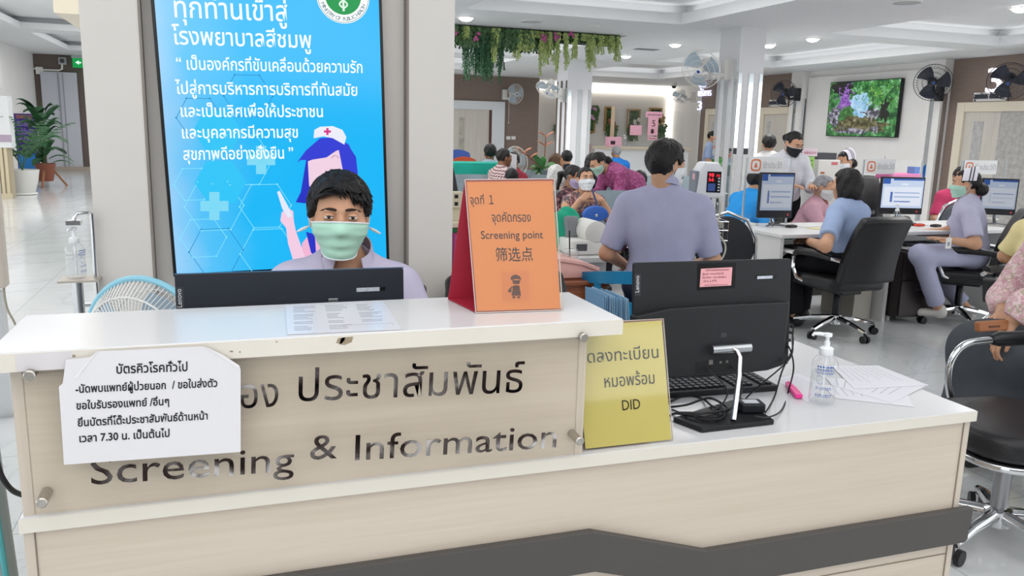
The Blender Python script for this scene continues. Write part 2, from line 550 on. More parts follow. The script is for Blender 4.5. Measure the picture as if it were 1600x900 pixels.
ZH = .93
class Body:
    """a posed person; local axes: faces -y, left is +x, up is z"""
    def __init__(s, pelvis=(0, 0, .56), neck=(0, -.03, 1.07), head=None, hyaw=0, hpitch=0, hroll=0, twist=0, sw=.175, bulk=1., hs=1.,
                 elL=None, wrL=None, elR=None, wrR=None, knL=(.1, -.42, .5), anL=(.1, -.42, .08), knR=(-.1, -.42, .5), anR=(-.1, -.42, .08), hip=.09, handL=None, handR=None):
        s.pel, s.neck = np.array(pelvis, float), np.array(neck, float)
        s.up = s.neck - s.pel; s.L = np.linalg.norm(s.up); s.up /= s.L
        fw = np.array((math.sin(twist), -math.cos(twist), 0))
        s.M = frame(s.up, fw)
        s.sw, s.bulk, s.hs = sw, bulk, hs
        left = s.M[:, 0].astype(float); back = s.M[:, 1].astype(float)
        s.left, s.back = left, back
        s.head = np.array(head, float) if head is not None else s.neck + s.up * .05 + np.array((0, 0, .12)) * hs - back * .025
        # head frame: yaw turns to the person's left when positive
        hf = np.array((math.sin(twist + hyaw) * math.cos(hpitch), -math.cos(twist + hyaw) * math.cos(hpitch), math.sin(hpitch)))
        hu = np.array((0, 0, 1.)) + np.array((math.cos(twist + hyaw), math.sin(twist + hyaw), 0)) * math.sin(hroll)
        L = np.cross(hu, hf); L /= np.linalg.norm(L)
        U = np.cross(hf, L) * -1
        U = np.cross(-hf, L) if False else np.cross(L, -hf) * -1
        U = -np.cross(L, hf) if np.cross(L, hf)[2] < 0 else np.cross(L, hf)
        s.HM = np.stack([L, -hf / np.linalg.norm(hf), U / np.linalg.norm(U)], 1).astype(np.float32)
        s.sL = s.neck - s.up * .055 + left * sw; s.sR = s.neck - s.up * .055 - left * sw
        dn = np.array((0, 0, -1.))
        s.elL = np.array(elL if elL is not None else s.sL + dn * .27 + left * .05, float); s.elR = np.array(elR if elR is not None else s.sR + dn * .27 - left * .05, float)
        s.wrL = np.array(wrL if wrL is not None else s.elL + np.array((-.02, -.22, -.02)), float); s.wrR = np.array(wrR if wrR is not None else s.elR + np.array((.02, -.22, -.02)), float)
        s.hL = s.pel + left * hip; s.hR = s.pel - left * hip
        s.knL, s.anL, s.knR, s.anR = [np.array(x, float) for x in (knL, anL, knR, anR)]
        s.handL, s.handR = handL, handR
    def hp(s, x, y, z):  # head-local point to body space
        return s.head + (s.HM @ np.array((x, y, z * ZH)) * s.hs).astype(float)
    def torso(s, P, t=0.):
        b = s.bulk; U = s.up; c = s.pel
        d = ell(P, c + U * .02, (.165 * b + t, .125 * b + t, .13 + t), s.M)
        d = sm(d, ell(P, c + U * s.L * .36 - s.back * .008, (.145 * b + t, .112 * b + t, .19 + t), s.M), .07)
        d = sm(d, ell(P, c + U * s.L * .70, (s.sw * .93 * (1 + b) / 2 + t, .112 * b + t, .19 + t), s.M), .07)
        d = sm(d, seg(P, s.sL - s.left * .02, s.sR + s.left * .02, .062 + t), .06)
        d = sm(d, seg(P, s.neck + U * .03 + s.back * .01, s.sL - s.left * .03, .045 + t, .05 + t), .05)
        d = sm(d, seg(P, s.neck + U * .03 + s.back * .01, s.sR + s.left * .03, .045 + t, .05 + t), .05)
        return d
    def arm(s, P, side, upto=2., t=0., flare=0.):
        S, E, Wr = (s.sL, s.elL, s.wrL) if side > 0 else (s.sR, s.elR, s.wrR)
        f = min(upto, 1.)
        e = S + (E - S) * f
        r0, r1, r2 = .054 + t, .042 + t, .028 + t
        d = seg(P, S, e, r0 * (1 if s.bulk < 1.15 else 1.15), r0 + (r1 - r0) * f + flare)
        if upto > 1:
            f2 = upto - 1
            e2 = E + (Wr - E) * f2
            d = sm(d, seg(P, E, e2, r1, r1 + (r2 - r1) * f2 + flare), .03)
            e, n = e2, Wr - E
        else: n = E - S
        if upto < 2: d = np.maximum(d, plane(P, e, n))
        return d
    def leg(s, P, side, upto=2., t=0., flare=0.):
        H, K, An = (s.hL, s.knL, s.anL) if side > 0 else (s.hR, s.knR, s.anR)
        f = min(upto, 1.); e = H + (K - H) * f
        r0, r1, r2 = .083 * (1 + s.bulk) / 2 + t, .056 + t, .038 + t
        d = seg(P, H, e, r0, r0 + (r1 - r0) * f + flare)
        if upto > 1:
            f2 = upto - 1; e2 = K + (An - K) * f2
            d = sm(d, seg(P, K, e2, r1, r1 + (r2 - r1) * f2 + flare), .04)
            e, n = e2, An - K
        else: n = K - H
        if upto < 2: d = np.maximum(d, plane(P, e, n))
        return d
    def HP(s, P): return ((P - A3(s.head)) @ s.HM) / (s.hs * A3((1, 1, ZH)))
    def headf(s, P, ears=True):
        Q = s.HP(P)
        X = Q.copy(); X[:, 0] = np.abs(X[:, 0])
        d = ell(Q, (0, .012, .03), (.074, .095, .092))
        d = sm(d, ell(Q, (0, -.03, -.055), (.056, .06, .066)), .05)
        d = sm(d, ell(X, (.042, -.052, -.022), (.028, .03, .03)), .03)
        d = sm(d, ell(Q, (0, -.062, -.098), (.026, .026, .022)), .03)
        d = smx(d, -ell(X, (.033, -.099, .012), (.02, .02, .013)), .014)
        d = sm(d, seg(Q, (-.04, -.083, .031), (.04, -.083, .031), .0075), .012)
        d = sm(d, seg(Q, (0, -.085, .014), (0, -.106, -.028), .008, .0125), .012)
        d = sm(d, ell(X, (.012, -.094, -.031), (.01, .011, .008)), .008)
        d = sm(d, ell(Q, (0, -.092, -.06), (.022, .009, .0055)), .006)
        d = sm(d, ell(Q, (0, -.09, -.071), (.019, .009, .006)), .005)
        d = sm(d, ell(X, (.033, -.082, .012), (.015, .012, .0125)), .004)
        if ears:
            e = ell(X, (.077, .016, -.004), (.009, .02, .031))
            e = smx(e, -ell(X, (.087, .01, 0), (.008, .012, .019)), .006)
            d = sm(d, e, .01)
        return d * s.hs
    def neckf(s, P):
        return seg(P, s.hp(0, .03, -.05), s.neck - s.up * .03 + s.back * .008, .054 * s.hs, .06)
    def bounds(s, legs=True, pad=.16):
        pts = [s.pel, s.neck, s.elL, s.elR, s.wrL, s.wrR, s.sL, s.sR]
        if legs: pts += [s.knL, s.knR, s.anL, s.anR]
        pts = np.array(pts)
        return pts.min(0) - pad, pts.max(0) + pad

def thick_garment(b, P, g):
    t = g.get('t', .013)
    d = None
    def U(a, k=.05):
        nonlocal d
        d = a if d is None else sm(d, a, k)
    if g.get('torso', True):
        d = b.torso(P, t)
        hem = g.get('hem', -.08)
        if g.get('wide'): d = sm(d, ell(P, b.pel, (.19 * b.bulk, .155 * b.bulk, .16), b.M), .1)
    sl = g.get('sleeve', 0)
    if sl:
        for sd in (1, -1):
            if g.get('only') in (None, sd): U(b.arm(P, sd, sl, t + .004, g.get('flare', .008)), g.get('armk', .035))
    if g.get('torso', True):
        # the hem only cuts the torso tube, not arms that hang below it
        hemd = plane(P, b.pel + b.up * hem, -b.up)
        if sl:
            arms = np.minimum(b.arm(P, 1, sl, t + .004, g.get('flare', .008)), b.arm(P, -1, sl, t + .004, g.get('flare', .008)))
            d = np.where(arms < d + .002, d, np.maximum(d, hemd))
        else: d = np.maximum(d, hemd)
        nr = g.get('neckr', .066)
        if nr:
            d = smx(d, -seg(P, b.neck + b.up * .0 + (-b.back) * .01, b.neck + b.up * .2 - b.back * .03, nr), .012)
            if g.get('vneck'):
                d = smx(d, -seg(P, b.neck - b.back * .07 + b.up * .03, b.neck - b.up * g['vneck'] - b.back * .16, .055, .008), .01)
    lg = g.get('legs', 0)
    if lg:
        for sd in (1, -1): U(b.leg(P, sd, lg, t + .004, g.get('lflare', .012)), .045)
        if g.get('hips', True): U(np.maximum(ell(P, b.pel, (.165 * b.bulk + t, .13 * b.bulk + t, .13 + t), b.M), plane(P, b.pel + b.up * .13, b.up)), .05)
    if g.get('skirt'):
        k = g['skirt']
        for sd in (1, -1): U(b.leg(P, sd, 1 + k, t + .02, .03), .2)
        U(np.maximum(ell(P, b.pel, (.175 * b.bulk, .14 * b.bulk, .14), b.M), plane(P, b.pel + b.up * .14, b.up)), .08)
        mid0, mid1 = (b.knL + b.knR) / 2, (b.anL + b.anR) / 2
        end = mid0 + (mid1 - mid0) * k
        U(seg(P, b.pel, mid0, .12, .1), .15)
        U(seg(P, mid0, end, .10, .14), .1)
        d = np.maximum(d, plane(P, end, mid1 - mid0))
    return d + wrinkle(P, g.get('wr', .0025), g.get('wf', 38))

HAIRS = {}
def hair_fn(b, kind):
    def f(P):
        Q = b.HP(P); x, y, z = Q[:, 0], Q[:, 1], Q[:, 2]
        ang = np.arctan2(x, y)
        nz = .0022 * np.sin(70 * ang + 25 * z) + .0016 * np.sin(110 * ang - 60 * z)
        nz = nz + .003 * np.sin(8 * ang + 40 * z)
        def face(zf, yf, k=.02): return -smx(y - yf, z - zf, k)     # keeps what is not forehead/face
        if kind in ('short', 'crop', 'bald'):
            t = {'short': .017, 'crop': .008, 'bald': .004}[kind]
            d = ell(Q, (0, .014, .034), (.075 + t, .096 + t, .093 + t * 1.2))
            zf = {'short': .082, 'crop': .088, 'bald': .02}[kind]
            d = smx(d, face(zf, -.035), .012)
            d = np.maximum(d, -(z + .005 + np.clip((y - .0) * .9, -.1, .06)))
            d = smx(d, -ell(Q * np.array((1, 1, 1), np.float32), (0, .014, -.004), (.2, .022, .036)), .008)
            if kind == 'bald': d = smx(d, -ell(Q, (0, -.02, .14), (.07, .09, .08)), .01)
        elif kind == 'bob':
            d = ell(Q, (0, .018, .03), (.094, .112, .108))
            d = sm(d, ell(Q, (0, .035, -.065), (.106, .1, .1)), .05)
            d = np.maximum(d, -(z + .14 + .008 * np.sin(30 * ang)))
            d = smx(d, face(.075, -.045), .015)
            d = smx(d, -ell(Q, (0, -.09, -.05), (.062, .09, .12)), .015)
        elif kind == 'long':
            d = ell(Q, (0, .018, .03), (.088, .108, .106))
            for sx in (-1, 1): d = sm(d, seg(Q, (.05 * sx, .05, -.02), (.07 * sx, .07, -.3), .05, .045), .05)
            d = smx(d, face(.072, -.045), .015)
            d = smx(d, -ell(Q, (0, -.09, -.05), (.06, .09, .12)), .015)
        else:  # tied back
            d = ell(Q, (0, .016, .034), (.082, .102, .1))
            d = smx(d, face(.078, -.03), .015)
            d = np.maximum(d, -(z + .0 + np.clip(y * .9, -.06, .06)))
            d = smx(d, -ell(Q, (0, .01, -.01), (.2, .026, .038)), .01)
            if kind == 'bun': d = sm(d, ell(Q, (0, .118, .02), (.048, .04, .046)), .012)
            if kind == 'lowbun': d = sm(d, ell(Q, (0, .12, -.045), (.062, .05, .06)), .02)
            if kind == 'pony':
                d = sm(d, seg(Q, (0, .1, .03), (0, .15, .0), .02, .03), .01)
                d = sm(d, seg(Q, (0, .15, .0), (.0, .15, -.17), .03, .018), .02)
        return (d + nz) * b.hs
    return f

def mask_mesh(b, parent, m, medge=None, loops=True):
    """pleated face mask lying over nose, cheeks and chin, a folded edge and two ear loops"""
    nu, nv = 32, 22
    PH = [(k / nu - .5) * 2 * math.radians(84) for k in range(nu + 1)]
    def zs(c): return -.014 + .014 * max(0, c) ** 2, -.076 - .04 * max(0, c) ** .8
    T_ = np.linspace(.15, .03, 61)
    R_ = np.zeros((nu + 1, nv + 1))
    for i, ph in enumerate(PH):
        c = math.cos(ph); z0, z1 = zs(c)
        for j in range(nv + 1):
            z = z0 + (z1 - z0) * j / nv
            pts = np.array([b.hp(t * math.sin(ph), .012 - t * c, z) for t in T_], np.float32)
            d = b.headf(pts, False)
            hit = np.argmax(d < .0035 * b.hs) if (d < .0035 * b.hs).any() else 60
            R_[i, j] = T_[hit]
    base = R_.copy()
    for _ in range(14):
        Q = np.pad(R_, 1, mode='edge')
        R_ = np.maximum(base, (Q[:-2, 1:-1] + Q[2:, 1:-1] + Q[1:-1, :-2] + Q[1:-1, 2:] + 2 * R_) / 6)
    R_ += .002
    cap_ = np.array([[(.066 if j < nv * .75 else .066 - .012 * (j / nv - .75) * 4) for j in range(nv + 1)] for i in range(nu + 1)])
    R_ = np.maximum(R_, cap_)
    def pt(i, j, off=0.):
        ph = PH[i]; c = math.cos(ph); z0, z1 = zs(c); v = j / nv
        r = R_[i, j] + off + .0016 * (1 if (v * 7) % 2 < 1 else 0) * max(0, c)
        return tuple(b.hp(r * math.sin(ph), .012 - r * c, z0 + (z1 - z0) * v))
    g = G(); g.grid(lambda u, v: pt(round(u * nu), nv - round(v * nv)), nu, nv, .0012)
    o = g.build('face_mask', m, parent, smooth=60)
    e = G()
    e.tube([pt(k, 0, .001) for k in range(nu + 1)], .0024 * b.hs, 5); e.tube([pt(k, nv, .001) for k in range(nu + 1)], .0018 * b.hs, 5)
    for u in (0, nu): e.tube([pt(u, k, .001) for k in range(nv + 1)], .002 * b.hs, 5)
    if loops:
        for u, sx in ((0, -1), (nu, 1)):
            ear = [V(b.hp(sx * .083, .03, .028)), V(b.hp(sx * .088, .046, 0)), V(b.hp(sx * .083, .03, -.026))]
            e.tube([V(pt(u, 1))] + ear + [V(pt(u, nv - 1))], .0016 * b.hs, 5)
    e.build('mask_edge', medge or m, o, smooth=True)
    return o

def eyes(b, root, open_=1.):
    R = Matrix([[float(b.HM[r][c]) for c in range(3)] for r in range(3)]).to_4x4()
    for sx in (-1, 1):
        w = G(); i = G(); l = G(); br = G()
        c = b.hp(sx * .0325, -.0895, .0115)
        w.ball(tuple(c), (.0135 * b.hs, .0058 * b.hs, .0052 * open_ * b.hs), R, 14, 8)
        i.ball(tuple(b.hp(sx * .0325, -.0935, .0117)), (.0053 * b.hs, .0026 * b.hs, .0050 * open_ * b.hs), R, 12, 8)
        l.tube([b.hp(sx * (.0185 + .028 * k / 6), -.0945 + .0105 * (abs(k / 6 - .42) * 1.5) ** 2, .0115 + .0062 * open_ * math.sin(PI * (k + .6) / 7) - .0008 * k / 6) for k in range(7)], [.0006, .0011, .0013, .0013, .0013, .0012, .0006], 5)
        n = 9
        br.tube([b.hp(sx * (.012 + .044 * k / n), -.0935 + .019 * (k / n) ** 2.2, .0335 + .004 * math.sin(PI * k / n) - .005 * (k / n) ** 2) for k in range(n + 1)], [.0025, .0036, .004, .004, .0038, .0035, .003, .0024, .0018, .0008], 6)
        e = w.build('eye', mat('eye_white', '#d9d4cf', .25), root, smooth='all')
        i.build('iris', mat('eye_iris', '#1d120c', .1), e, smooth='all')
        l.build('eyelid', HAIRM(0), e, smooth='all')
        br.build('eyebrow', mat('brow', '#2a1e19', .8), root, smooth='all')

def person(label, loc, rz, body, garments, hair=('short', 0), skin=0, mask=None, head_h=.0075, h=.013, hh=.0065, legs=True, eye=True, group=None, shoes=None, cat='person', ears=True):
    root = thing('person', label, cat, loc, rz, group)
    b = body
    def skinf(P):
        d = b.torso(P, -.012)
        for sd in (1, -1):
            d = sm(d, b.arm(P, sd), .03)
            if legs: d = sm(d, b.leg(P, sd), .03)
        return sm(d, b.neckf(P), .02)
    lo, hi = b.bounds(legs)
    ex = [(lambda P: sm(b.headf(P, ears), b.neckf(P), .02), b.head - .2 * b.hs, b.head + .17 * b.hs, head_h)]
    for sd, hd, wr, el in ((1, b.handL, b.wrL, b.elL), (-1, b.handR, b.wrR, b.elR)):
        if hd is None: continue
        d = np.array(hd.get('dir', wr - el), float); nn = np.array(hd.get('n', (0, 0, 1.)), float)
        sg = hand_segs(wr, d, nn, sd * hd.get('thumb', 1), hd.get('curl', .5), hd.get('s', 1.), hd.get('spread', .15))
        fn = hand_fn(sg)
        dn = (wr - el) / np.linalg.norm(wr - el)
        pts = np.array([s_[0] for s_ in sg] + [s_[1] for s_ in sg])
        ex.append(((lambda P, fn=fn, wr=wr, dn=dn: sm(fn(P), seg(P, wr - dn * .05, wr, .0285, .024), .02)), np.minimum(pts.min(0), wr - dn * .03) - .035, np.maximum(pts.max(0), wr - dn * .03) + .035, hh))
    sdf_build('body', skinf, lo, hi, h, SKIN(skin), root, ex)
    for g in garments:
        lo, hi = b.bounds(g.get('legs', 0) > 0 or g.get('skirt', 0) > 0)
        go = sdf_build(g['name'], lambda P: thick_garment(b, P, g), lo, hi, g.get('h', h), g['m'], root)
        if g.get('collar'):
            c = G()
            ctr = b.neck + b.up * g.get('cup', .04)
            tilt = g.get('ctilt', .45)
            gap = g.get('gap', .5)
            def cpt(u, v, r0=g.get('cr', .07)):
                a = gap / 2 + (2 * PI - gap) * u
                rr = r0 + .012 * (1 - v) + (.03 * (1 - v) if abs(u - .5) > .38 else 0)
                zz = (-.012 + .048 * v) - (.035 * (1 - v) * (abs(u - .5) > .36))
                q = ctr + b.left * math.sin(a) * rr - b.back * math.cos(a) * rr * 1.0 + b.up * (zz - tilt * .055 * math.cos(a) + .012)
                return tuple(q)
            c.grid(cpt, 36, 4, .004)
            c.build('collar', g['m'], go, smooth=50)
    if hair:
        kind, col = hair[:2]
        ho = sdf_build('hair', hair_fn(b, kind), b.head - .3 * b.hs if kind in ('long', 'pony') else b.head - .21 * b.hs, b.head + .24 * b.hs, hair[2] if len(hair) > 2 else max(head_h, .006), HAIRM(col), root)
    if eye: eyes(b, root, eye if not isinstance(eye, bool) else 1.)
    if mask: mask_mesh(b, root, mask, mat('mask_white', '#e9edf0', .7))
    if shoes:
        for an, kn, sd in ((b.anL, b.knL, 1), (b.anR, b.knR, -1)):
            f = np.array(shoes.get('dir', (0, -1, 0)), float); f /= np.linalg.norm(f)
            def sf(P, an=an, f=f):
                d = seg(P, an + f * -.03 - np.array((0, 0, .03)), an + f * .13 - np.array((0, 0, .045)), .04, .033)
                d = sm(d, seg(P, an - f * .02, an - f * .02 - np.array((0, 0, .04)), .038, .042), .02)
                return np.maximum(d, plane(P, an - np.array((0, 0, .078)), (0, 0, -1)))
            sdf_build('shoe', sf, an - .22, an + .22, .011, shoes['m'], root)
    return root
# ------------------------------------------------------------------ the setting
WHITE = mat('white_paint', '#eceae8', .55, var=.02, vscale=3)
CEILM = mat('ceiling_paint', '#e6e8ea', .7)
def floor_mat():
    m, nt, b = newmat('marble_tiles')
    vec = coords(nt)
    n = noise(nt, vec, .55, 9, .62, 1.6)
    veins = ramp(nt, n, [(.44, '#d9dbdc'), (.485, '#d5d8d9'), (.5, '#cacdcf'), (.515, '#d5d8d9'), (.6, '#dbdddd')])
    br = nt.nodes.new('ShaderNodeTexBrick'); br.offset = 0; br.squash = 1
    br.inputs['Scale'].default_value = 1; br.inputs['Mortar Size'].default_value = .0025; br.inputs['Mortar Smooth'].default_value = .1
    br.inputs['Brick Width'].default_value = .8; br.inputs['Row Height'].default_value = .8
    nt.links.new(vec, br.inputs['Vector'])
    mx = N(nt, 'ShaderNodeMix', data_type='RGBA'); nt.links.new(br.outputs['Fac'], mx.inputs[0])
    nt.links.new(veins, mx.inputs[6]); mx.inputs[7].default_value = lin('#aab0b2')
    nt.links.new(mx.outputs[2], b.inputs['Base Color'])
    b.inputs['Roughness'].default_value = .12
    return m
g = G(); g.box(-14, 14, -8, 27, -.1, 0); struct(g, 'floor', floor_mat())

def ceiling_piece(name, X0, X1, Y0, Y1, z, trays, dz=.22):
    g = G()
    xs = sorted({X0, X1} | {t[k] for t in trays for k in (0, 1)}); ys = sorted({Y0, Y1} | {t[k] for t in trays for k in (2, 3)})
    for i in range(len(xs) - 1):
        for j in range(len(ys) - 1):
            cx, cy = (xs[i] + xs[i + 1]) / 2, (ys[j] + ys[j + 1]) / 2
            if any(t[0] < cx < t[1] and t[2] < cy < t[3] for t in trays): continue
            g.add([(xs[i], ys[j], z), (xs[i], ys[j + 1], z), (xs[i + 1], ys[j + 1], z), (xs[i + 1], ys[j], z)], [(0, 1, 2, 3)])
    for (a, b, c, d) in trays:
        s = .16; zt = z + dz; zm = z + .12
        for (z0, z1, e0, e1) in ((z, zm, 0, 0), (zm, zm, 0, -s), (zm, zt, -s, -s)):
            p = [(a + k * 0 - (-e0), c - (-e0), z0) for k in (0,)]
            A = [(a + e0, c + e0, z0), (b - e0, c + e0, z0), (b - e0, d - e0, z0), (a + e0, d - e0, z0)]
            B = [(a + e1, c + e1, z1), (b - e1, c + e1, z1), (b - e1, d - e1, z1), (a + e1, d - e1, z1)]
            for k in range(4):
                q = (k + 1) % 4
                g.add([A[k], A[q], B[q], B[k]], [(0, 1, 2, 3)])
        e = -s
        g.add([(a + e, c + e, zt), (a + e, d - e, zt), (b - e, d - e, zt), (b - e, c + e, zt)], [(0, 1, 2, 3)])
    # slab above
    g.box(X0, X1, Y0, Y1, z + .3, z + .36)
    return struct(g, name, CEILM)
RT = [t for t in TRAYS if t[0] > 2] + [(2.4, 4.94, -3.2, 2.4)]
ceiling_piece('ceiling', 1.8, 12, -5, 21, CEIL, RT)
ceiling_piece('ceiling', -9, 1.8, -5, 27, 3.2, HALL)
g = G(); g.box(1.78, 1.8, -5, 27, CEIL, 3.25); struct(g, 'trim_1', CEILM)

def plaster_brown():
    m, nt, b = newmat('brown_wallcover')
    n = noise(nt, coords(nt, (2, 2, 60)), 3, 5, .6)
    nt.links.new(ramp(nt, n, [(.3, '#7d6c63'), (.7, '#8d7c72')]), b.inputs['Base Color']); b.inputs['Roughness'].default_value = .7
    return m
BROWN = plaster_brown()
CREAM = mat('cream_frame', '#e3d9c6', .5)
DOORW = wood_mat('door_wood', [(.3, '#c6c0b6'), (.7, '#d8d3ca')], 'z', .4)
MIRROR = mat('mirror', '#e8ecee', .03, 1.0)
XR = 10.6
# right wall with its panels, pilasters and doors
g = G(); g.box(XR, XR + .15, 2.5, 17.3, 0, CEIL); struct(g, 'wall_right', WHITE)
for nm, y0, y1 in (('trim_2', 8.0, 10.12), ('trim_3', 13.82, 17.25)):
    g = G(); g.box(XR - .02, XR + .01, y0, y1, 0, CEIL - .005); struct(g, nm, BROWN)
g = G(); g.box(XR - .05, XR, 10.5, 13.45, .0, 2.6); o = struct(g, 'wall_panel', WHITE, bevel=.01); o['kind'] = 'structure'
def pilaster(y0, y1, d=.16):
    g = G(); g.box(XR - d, XR, y0, y1, 0, CEIL); o = struct(g, 'pilaster', WHITE); o['kind'] = 'structure'
    g = G()
    w = y1 - y0
    g.box(XR - d - .006, XR - d + .002, y0 + w * .38, y0 + w * .62, 0, 2.15)
    g.box(XR - d * .75, XR - d * .25, y0 - .005, y0 + .003, 0, 2.2)
    g.build('mirror_strip', MIRROR, o)
pilaster(10.15, 10.48); pilaster(13.48, 13.82); pilaster(15.15, 15.45); pilaster(8.0, 8.3)
def side_door(n, y0, y1, top, leaf, pane=None):
    g = G(); f = .14
    for a, b, c, d in ((y0 - f, y0, 0, top + f), (y1, y1 + f, 0, top + f), (y0, y1, top, top + f)):
        g.box(XR - .07, XR, a, b, c, d)
    o = struct(g, 'door_%d' % n, CREAM, bevel=.006)
    g = G(); g.box(XR - .035, XR - .02, y0, y1, 0, top); lf = g.build('door_leaf', leaf, o)
    g = G(); g.box(XR - .04, XR - .03, y0 + (y1 - y0) * .72, y0 + (y1 - y0) * .86, .5, top - .14); g.build('door_glass', mat('etched_glass', '#b9b9b8', .4, var=.2, vscale=14), lf)
    if pane:
        g = G(); g.box(XR - .041, XR - .03, y0, y0 + (y1 - y0) * .5, 0, top); g.build('patterned_panel', mat('leaf_print', '#b4b1ae', .5, var=.2, vscale=16), lf)
    g = G(); g.cyl((XR - .08, y1 - .12, .9), (XR - .08, y1 - .12, 1.2), .012); g.build('handle', mat('steel', '#c9cacb', .2, 1), lf)
side_door(1, 8.55, 9.78, 1.92, DOORW, True)
side_door(2, 13.98, 14.75, 1.92, DOORW)
side_door(3, 15.95, 16.85, 1.92, DOORW)

# far walls
YB = 20.1
g = G(); g.box(7.2, 11.5, YB, YB + .15, 0, 3); struct(g, 'wall_back', mat('white_back', '#e4e0da', .6))
g = G(); g.box(11.4, 11.55, 17.3, YB, 0, 3); g.box(XR, 11.5, 17.2, 17.35, 0, 3); struct(g, 'wall_alcove', WHITE)
g = G(); g.box(1.7, 7.14, 19.1, 19.25, 0, 3.3); g.box(7.14, 7.2, 19.1, YB, 0, 3); struct(g, 'wall_brown', BROWN)
GLOW = mat('cove_glow', '#ffffff', .5, emit='#fffaf0', es=1.6)
g = G(); g.box(7.25, 11.38, YB - .12, YB - .02, 2.48, 2.66); o = struct(g, 'trim_4', GLOW)
g = G(); g.box(7.21, 7.36, YB - .1, YB - .02, 0, 2.6); struct(g, 'trim_5', GLOW)
g = G(); g.box(11.25, 11.38, YB - .1, YB - .02, .8, 2.45); struct(g, 'trim_6', GLOW)
d0 = at(713, 200, 19.1).x - .9; dr = at(767, 200, 19.1).x; dtop = at(765, 172, 19.1).z; fr = at(787, 200, 19.1).x - dr
g = G()
for a, b, c, d in ((d0 - fr, d0, 0, dtop + .2), (dr, dr + fr, 0, dtop + .2), (d0, dr, dtop, dtop + .2)): g.box(a, b, 19.02, 19.12, c, d)
o = struct(g, 'door_4', mat('white_gloss', '#dfe3e6', .35), bevel=.008)
g = G(); g.box(d0, dr, 19.06, 19.1, 0, dtop); lf = g.build('door_leaf', DOORW, o)
xa, xb = at(718, 200, 19).x, at(727, 200, 19).x
g = G(); g.box(xa, xb, 19.05, 19.08, .7, at(722, 183, 19).z); g.build('door_glass', mat('door_pane', '#b6b3a6', .3, var=.25, vscale=9), lf)
g = G(); g.box(dr - .06, dr, 19.03, 19.1, 0, dtop); g.build('edge_strip', mat('red_brown', '#5c3a38', .5), lf)

# corridor on the left
g = G(); g.box(-5.3, -4.97, 12, 26.6, 0, 3.3); struct(g, 'wall_left', WHITE)
g = G(); g.box(-5.3, 1.9, 26.5, 26.65, 0, 3.4); struct(g, 'wall_corridor', mat('dark_brown_wall', '#6f635d', .7, var=.05))
dl, drr = at(70, 200, 26.45).x, at(126, 200, 26.45).x
dt = at(100, 113, 26.45).z
g = G()
g.box(dl, drr, 26.4, 26.47, 0.02, dt)
o = struct(g, 'door_5', mat('grey_white_door', '#c9ccd4', .5))
g = G(); xm = at(97, 200, 26.4).x; g.box(xm - .02, xm + .02, 26.385, 26.41, .05, dt - .03); xm = at(104, 200, 26.4).x; g.box(xm - .012, xm + .012, 26.385, 26.41, .05, dt - .03)
g.build('door_seam', mat('seam_grey', '#9a9ca4', .6), o)
g = G(); g.box(-4.97, 1.9, 26.3, 26.5, 0, .12); struct(g, 'baseboard_corridor', mat('tan_skirting', '#b3a799', .5))
g = G(); a, b = at(0, 80, 17.5), at(22, 200, 17.5)
g.box(-4.97, -4.6, 18.4, 21.2, 2.1, 3.2); struct(g, 'trim_7', WHITE)

# wide pillar with a recess for the screen
PY = 2.98
pl, pr = at(140, 250, PY).x, at(708, 250, PY).x
il, ir = at(222, 100, PY).x, at(637, 100, PY).x
PILM = mat('pillar_laminate', '#d9d4ce', .45, var=.015, vscale=4)
g = G(); g.box(pl, il, PY, PY + .75, 0, 3.25); g.box(ir, pr, PY, PY + .75, 0, 3.25); g.box(il, ir, PY + .05, PY + .75, 0, 3.25)
o = struct(g, 'pillar', PILM); o['kind'] = 'structure'
g = G()
for x in (il, ir): g.box(x - .004, x + .004, PY - .002, PY + .06, 0, 3.25)
g.build('seam', mat('seam_dark', '#8b837c', .6), o)

# free-standing columns clad with mirror strips
def column(p, w, d, strips=True):
    x, y = p
    g = G(); g.box(x, x + w, y, y + d, 0, CEIL); o = struct(g, 'column', mat('column_white', '#e3e3e6', .4)); o['kind'] = 'structure'
    g = G()
    for a, b in ((.02, .16), (.44, .62), (.86, .99)):
        g.box(x + w * a, x + w * b, y - .006, y + .004, .05, 2.2)
        g.box(x - .006, x + .004, y + d * a, y + d * b, .05, 2.35)
    g.build('mirror_strip', MIRROR, o)
column((5.62, 8.42), .34, .42)
column((5.66, 13.62), .46, .5)

# behind the camera: unseen brown wall added to darken reflections in the sign letters
g = G(); g.box(-3.5, 6.5, -5.1, -5, 0, 1.9); struct(g, 'reflect_wall', mat('reflect_wall_brown', '#4a3d36', .6))

# coffer bulkhead by the pillar
q = at(107, 8, 7.0)
g = G(); g.box(q.x - .1, q.x + .6, 7.0, 8.2, q.z - .06, 3.25); struct(g, 'trim_8', mat('cream_beam', '#e6dcc6', .5))

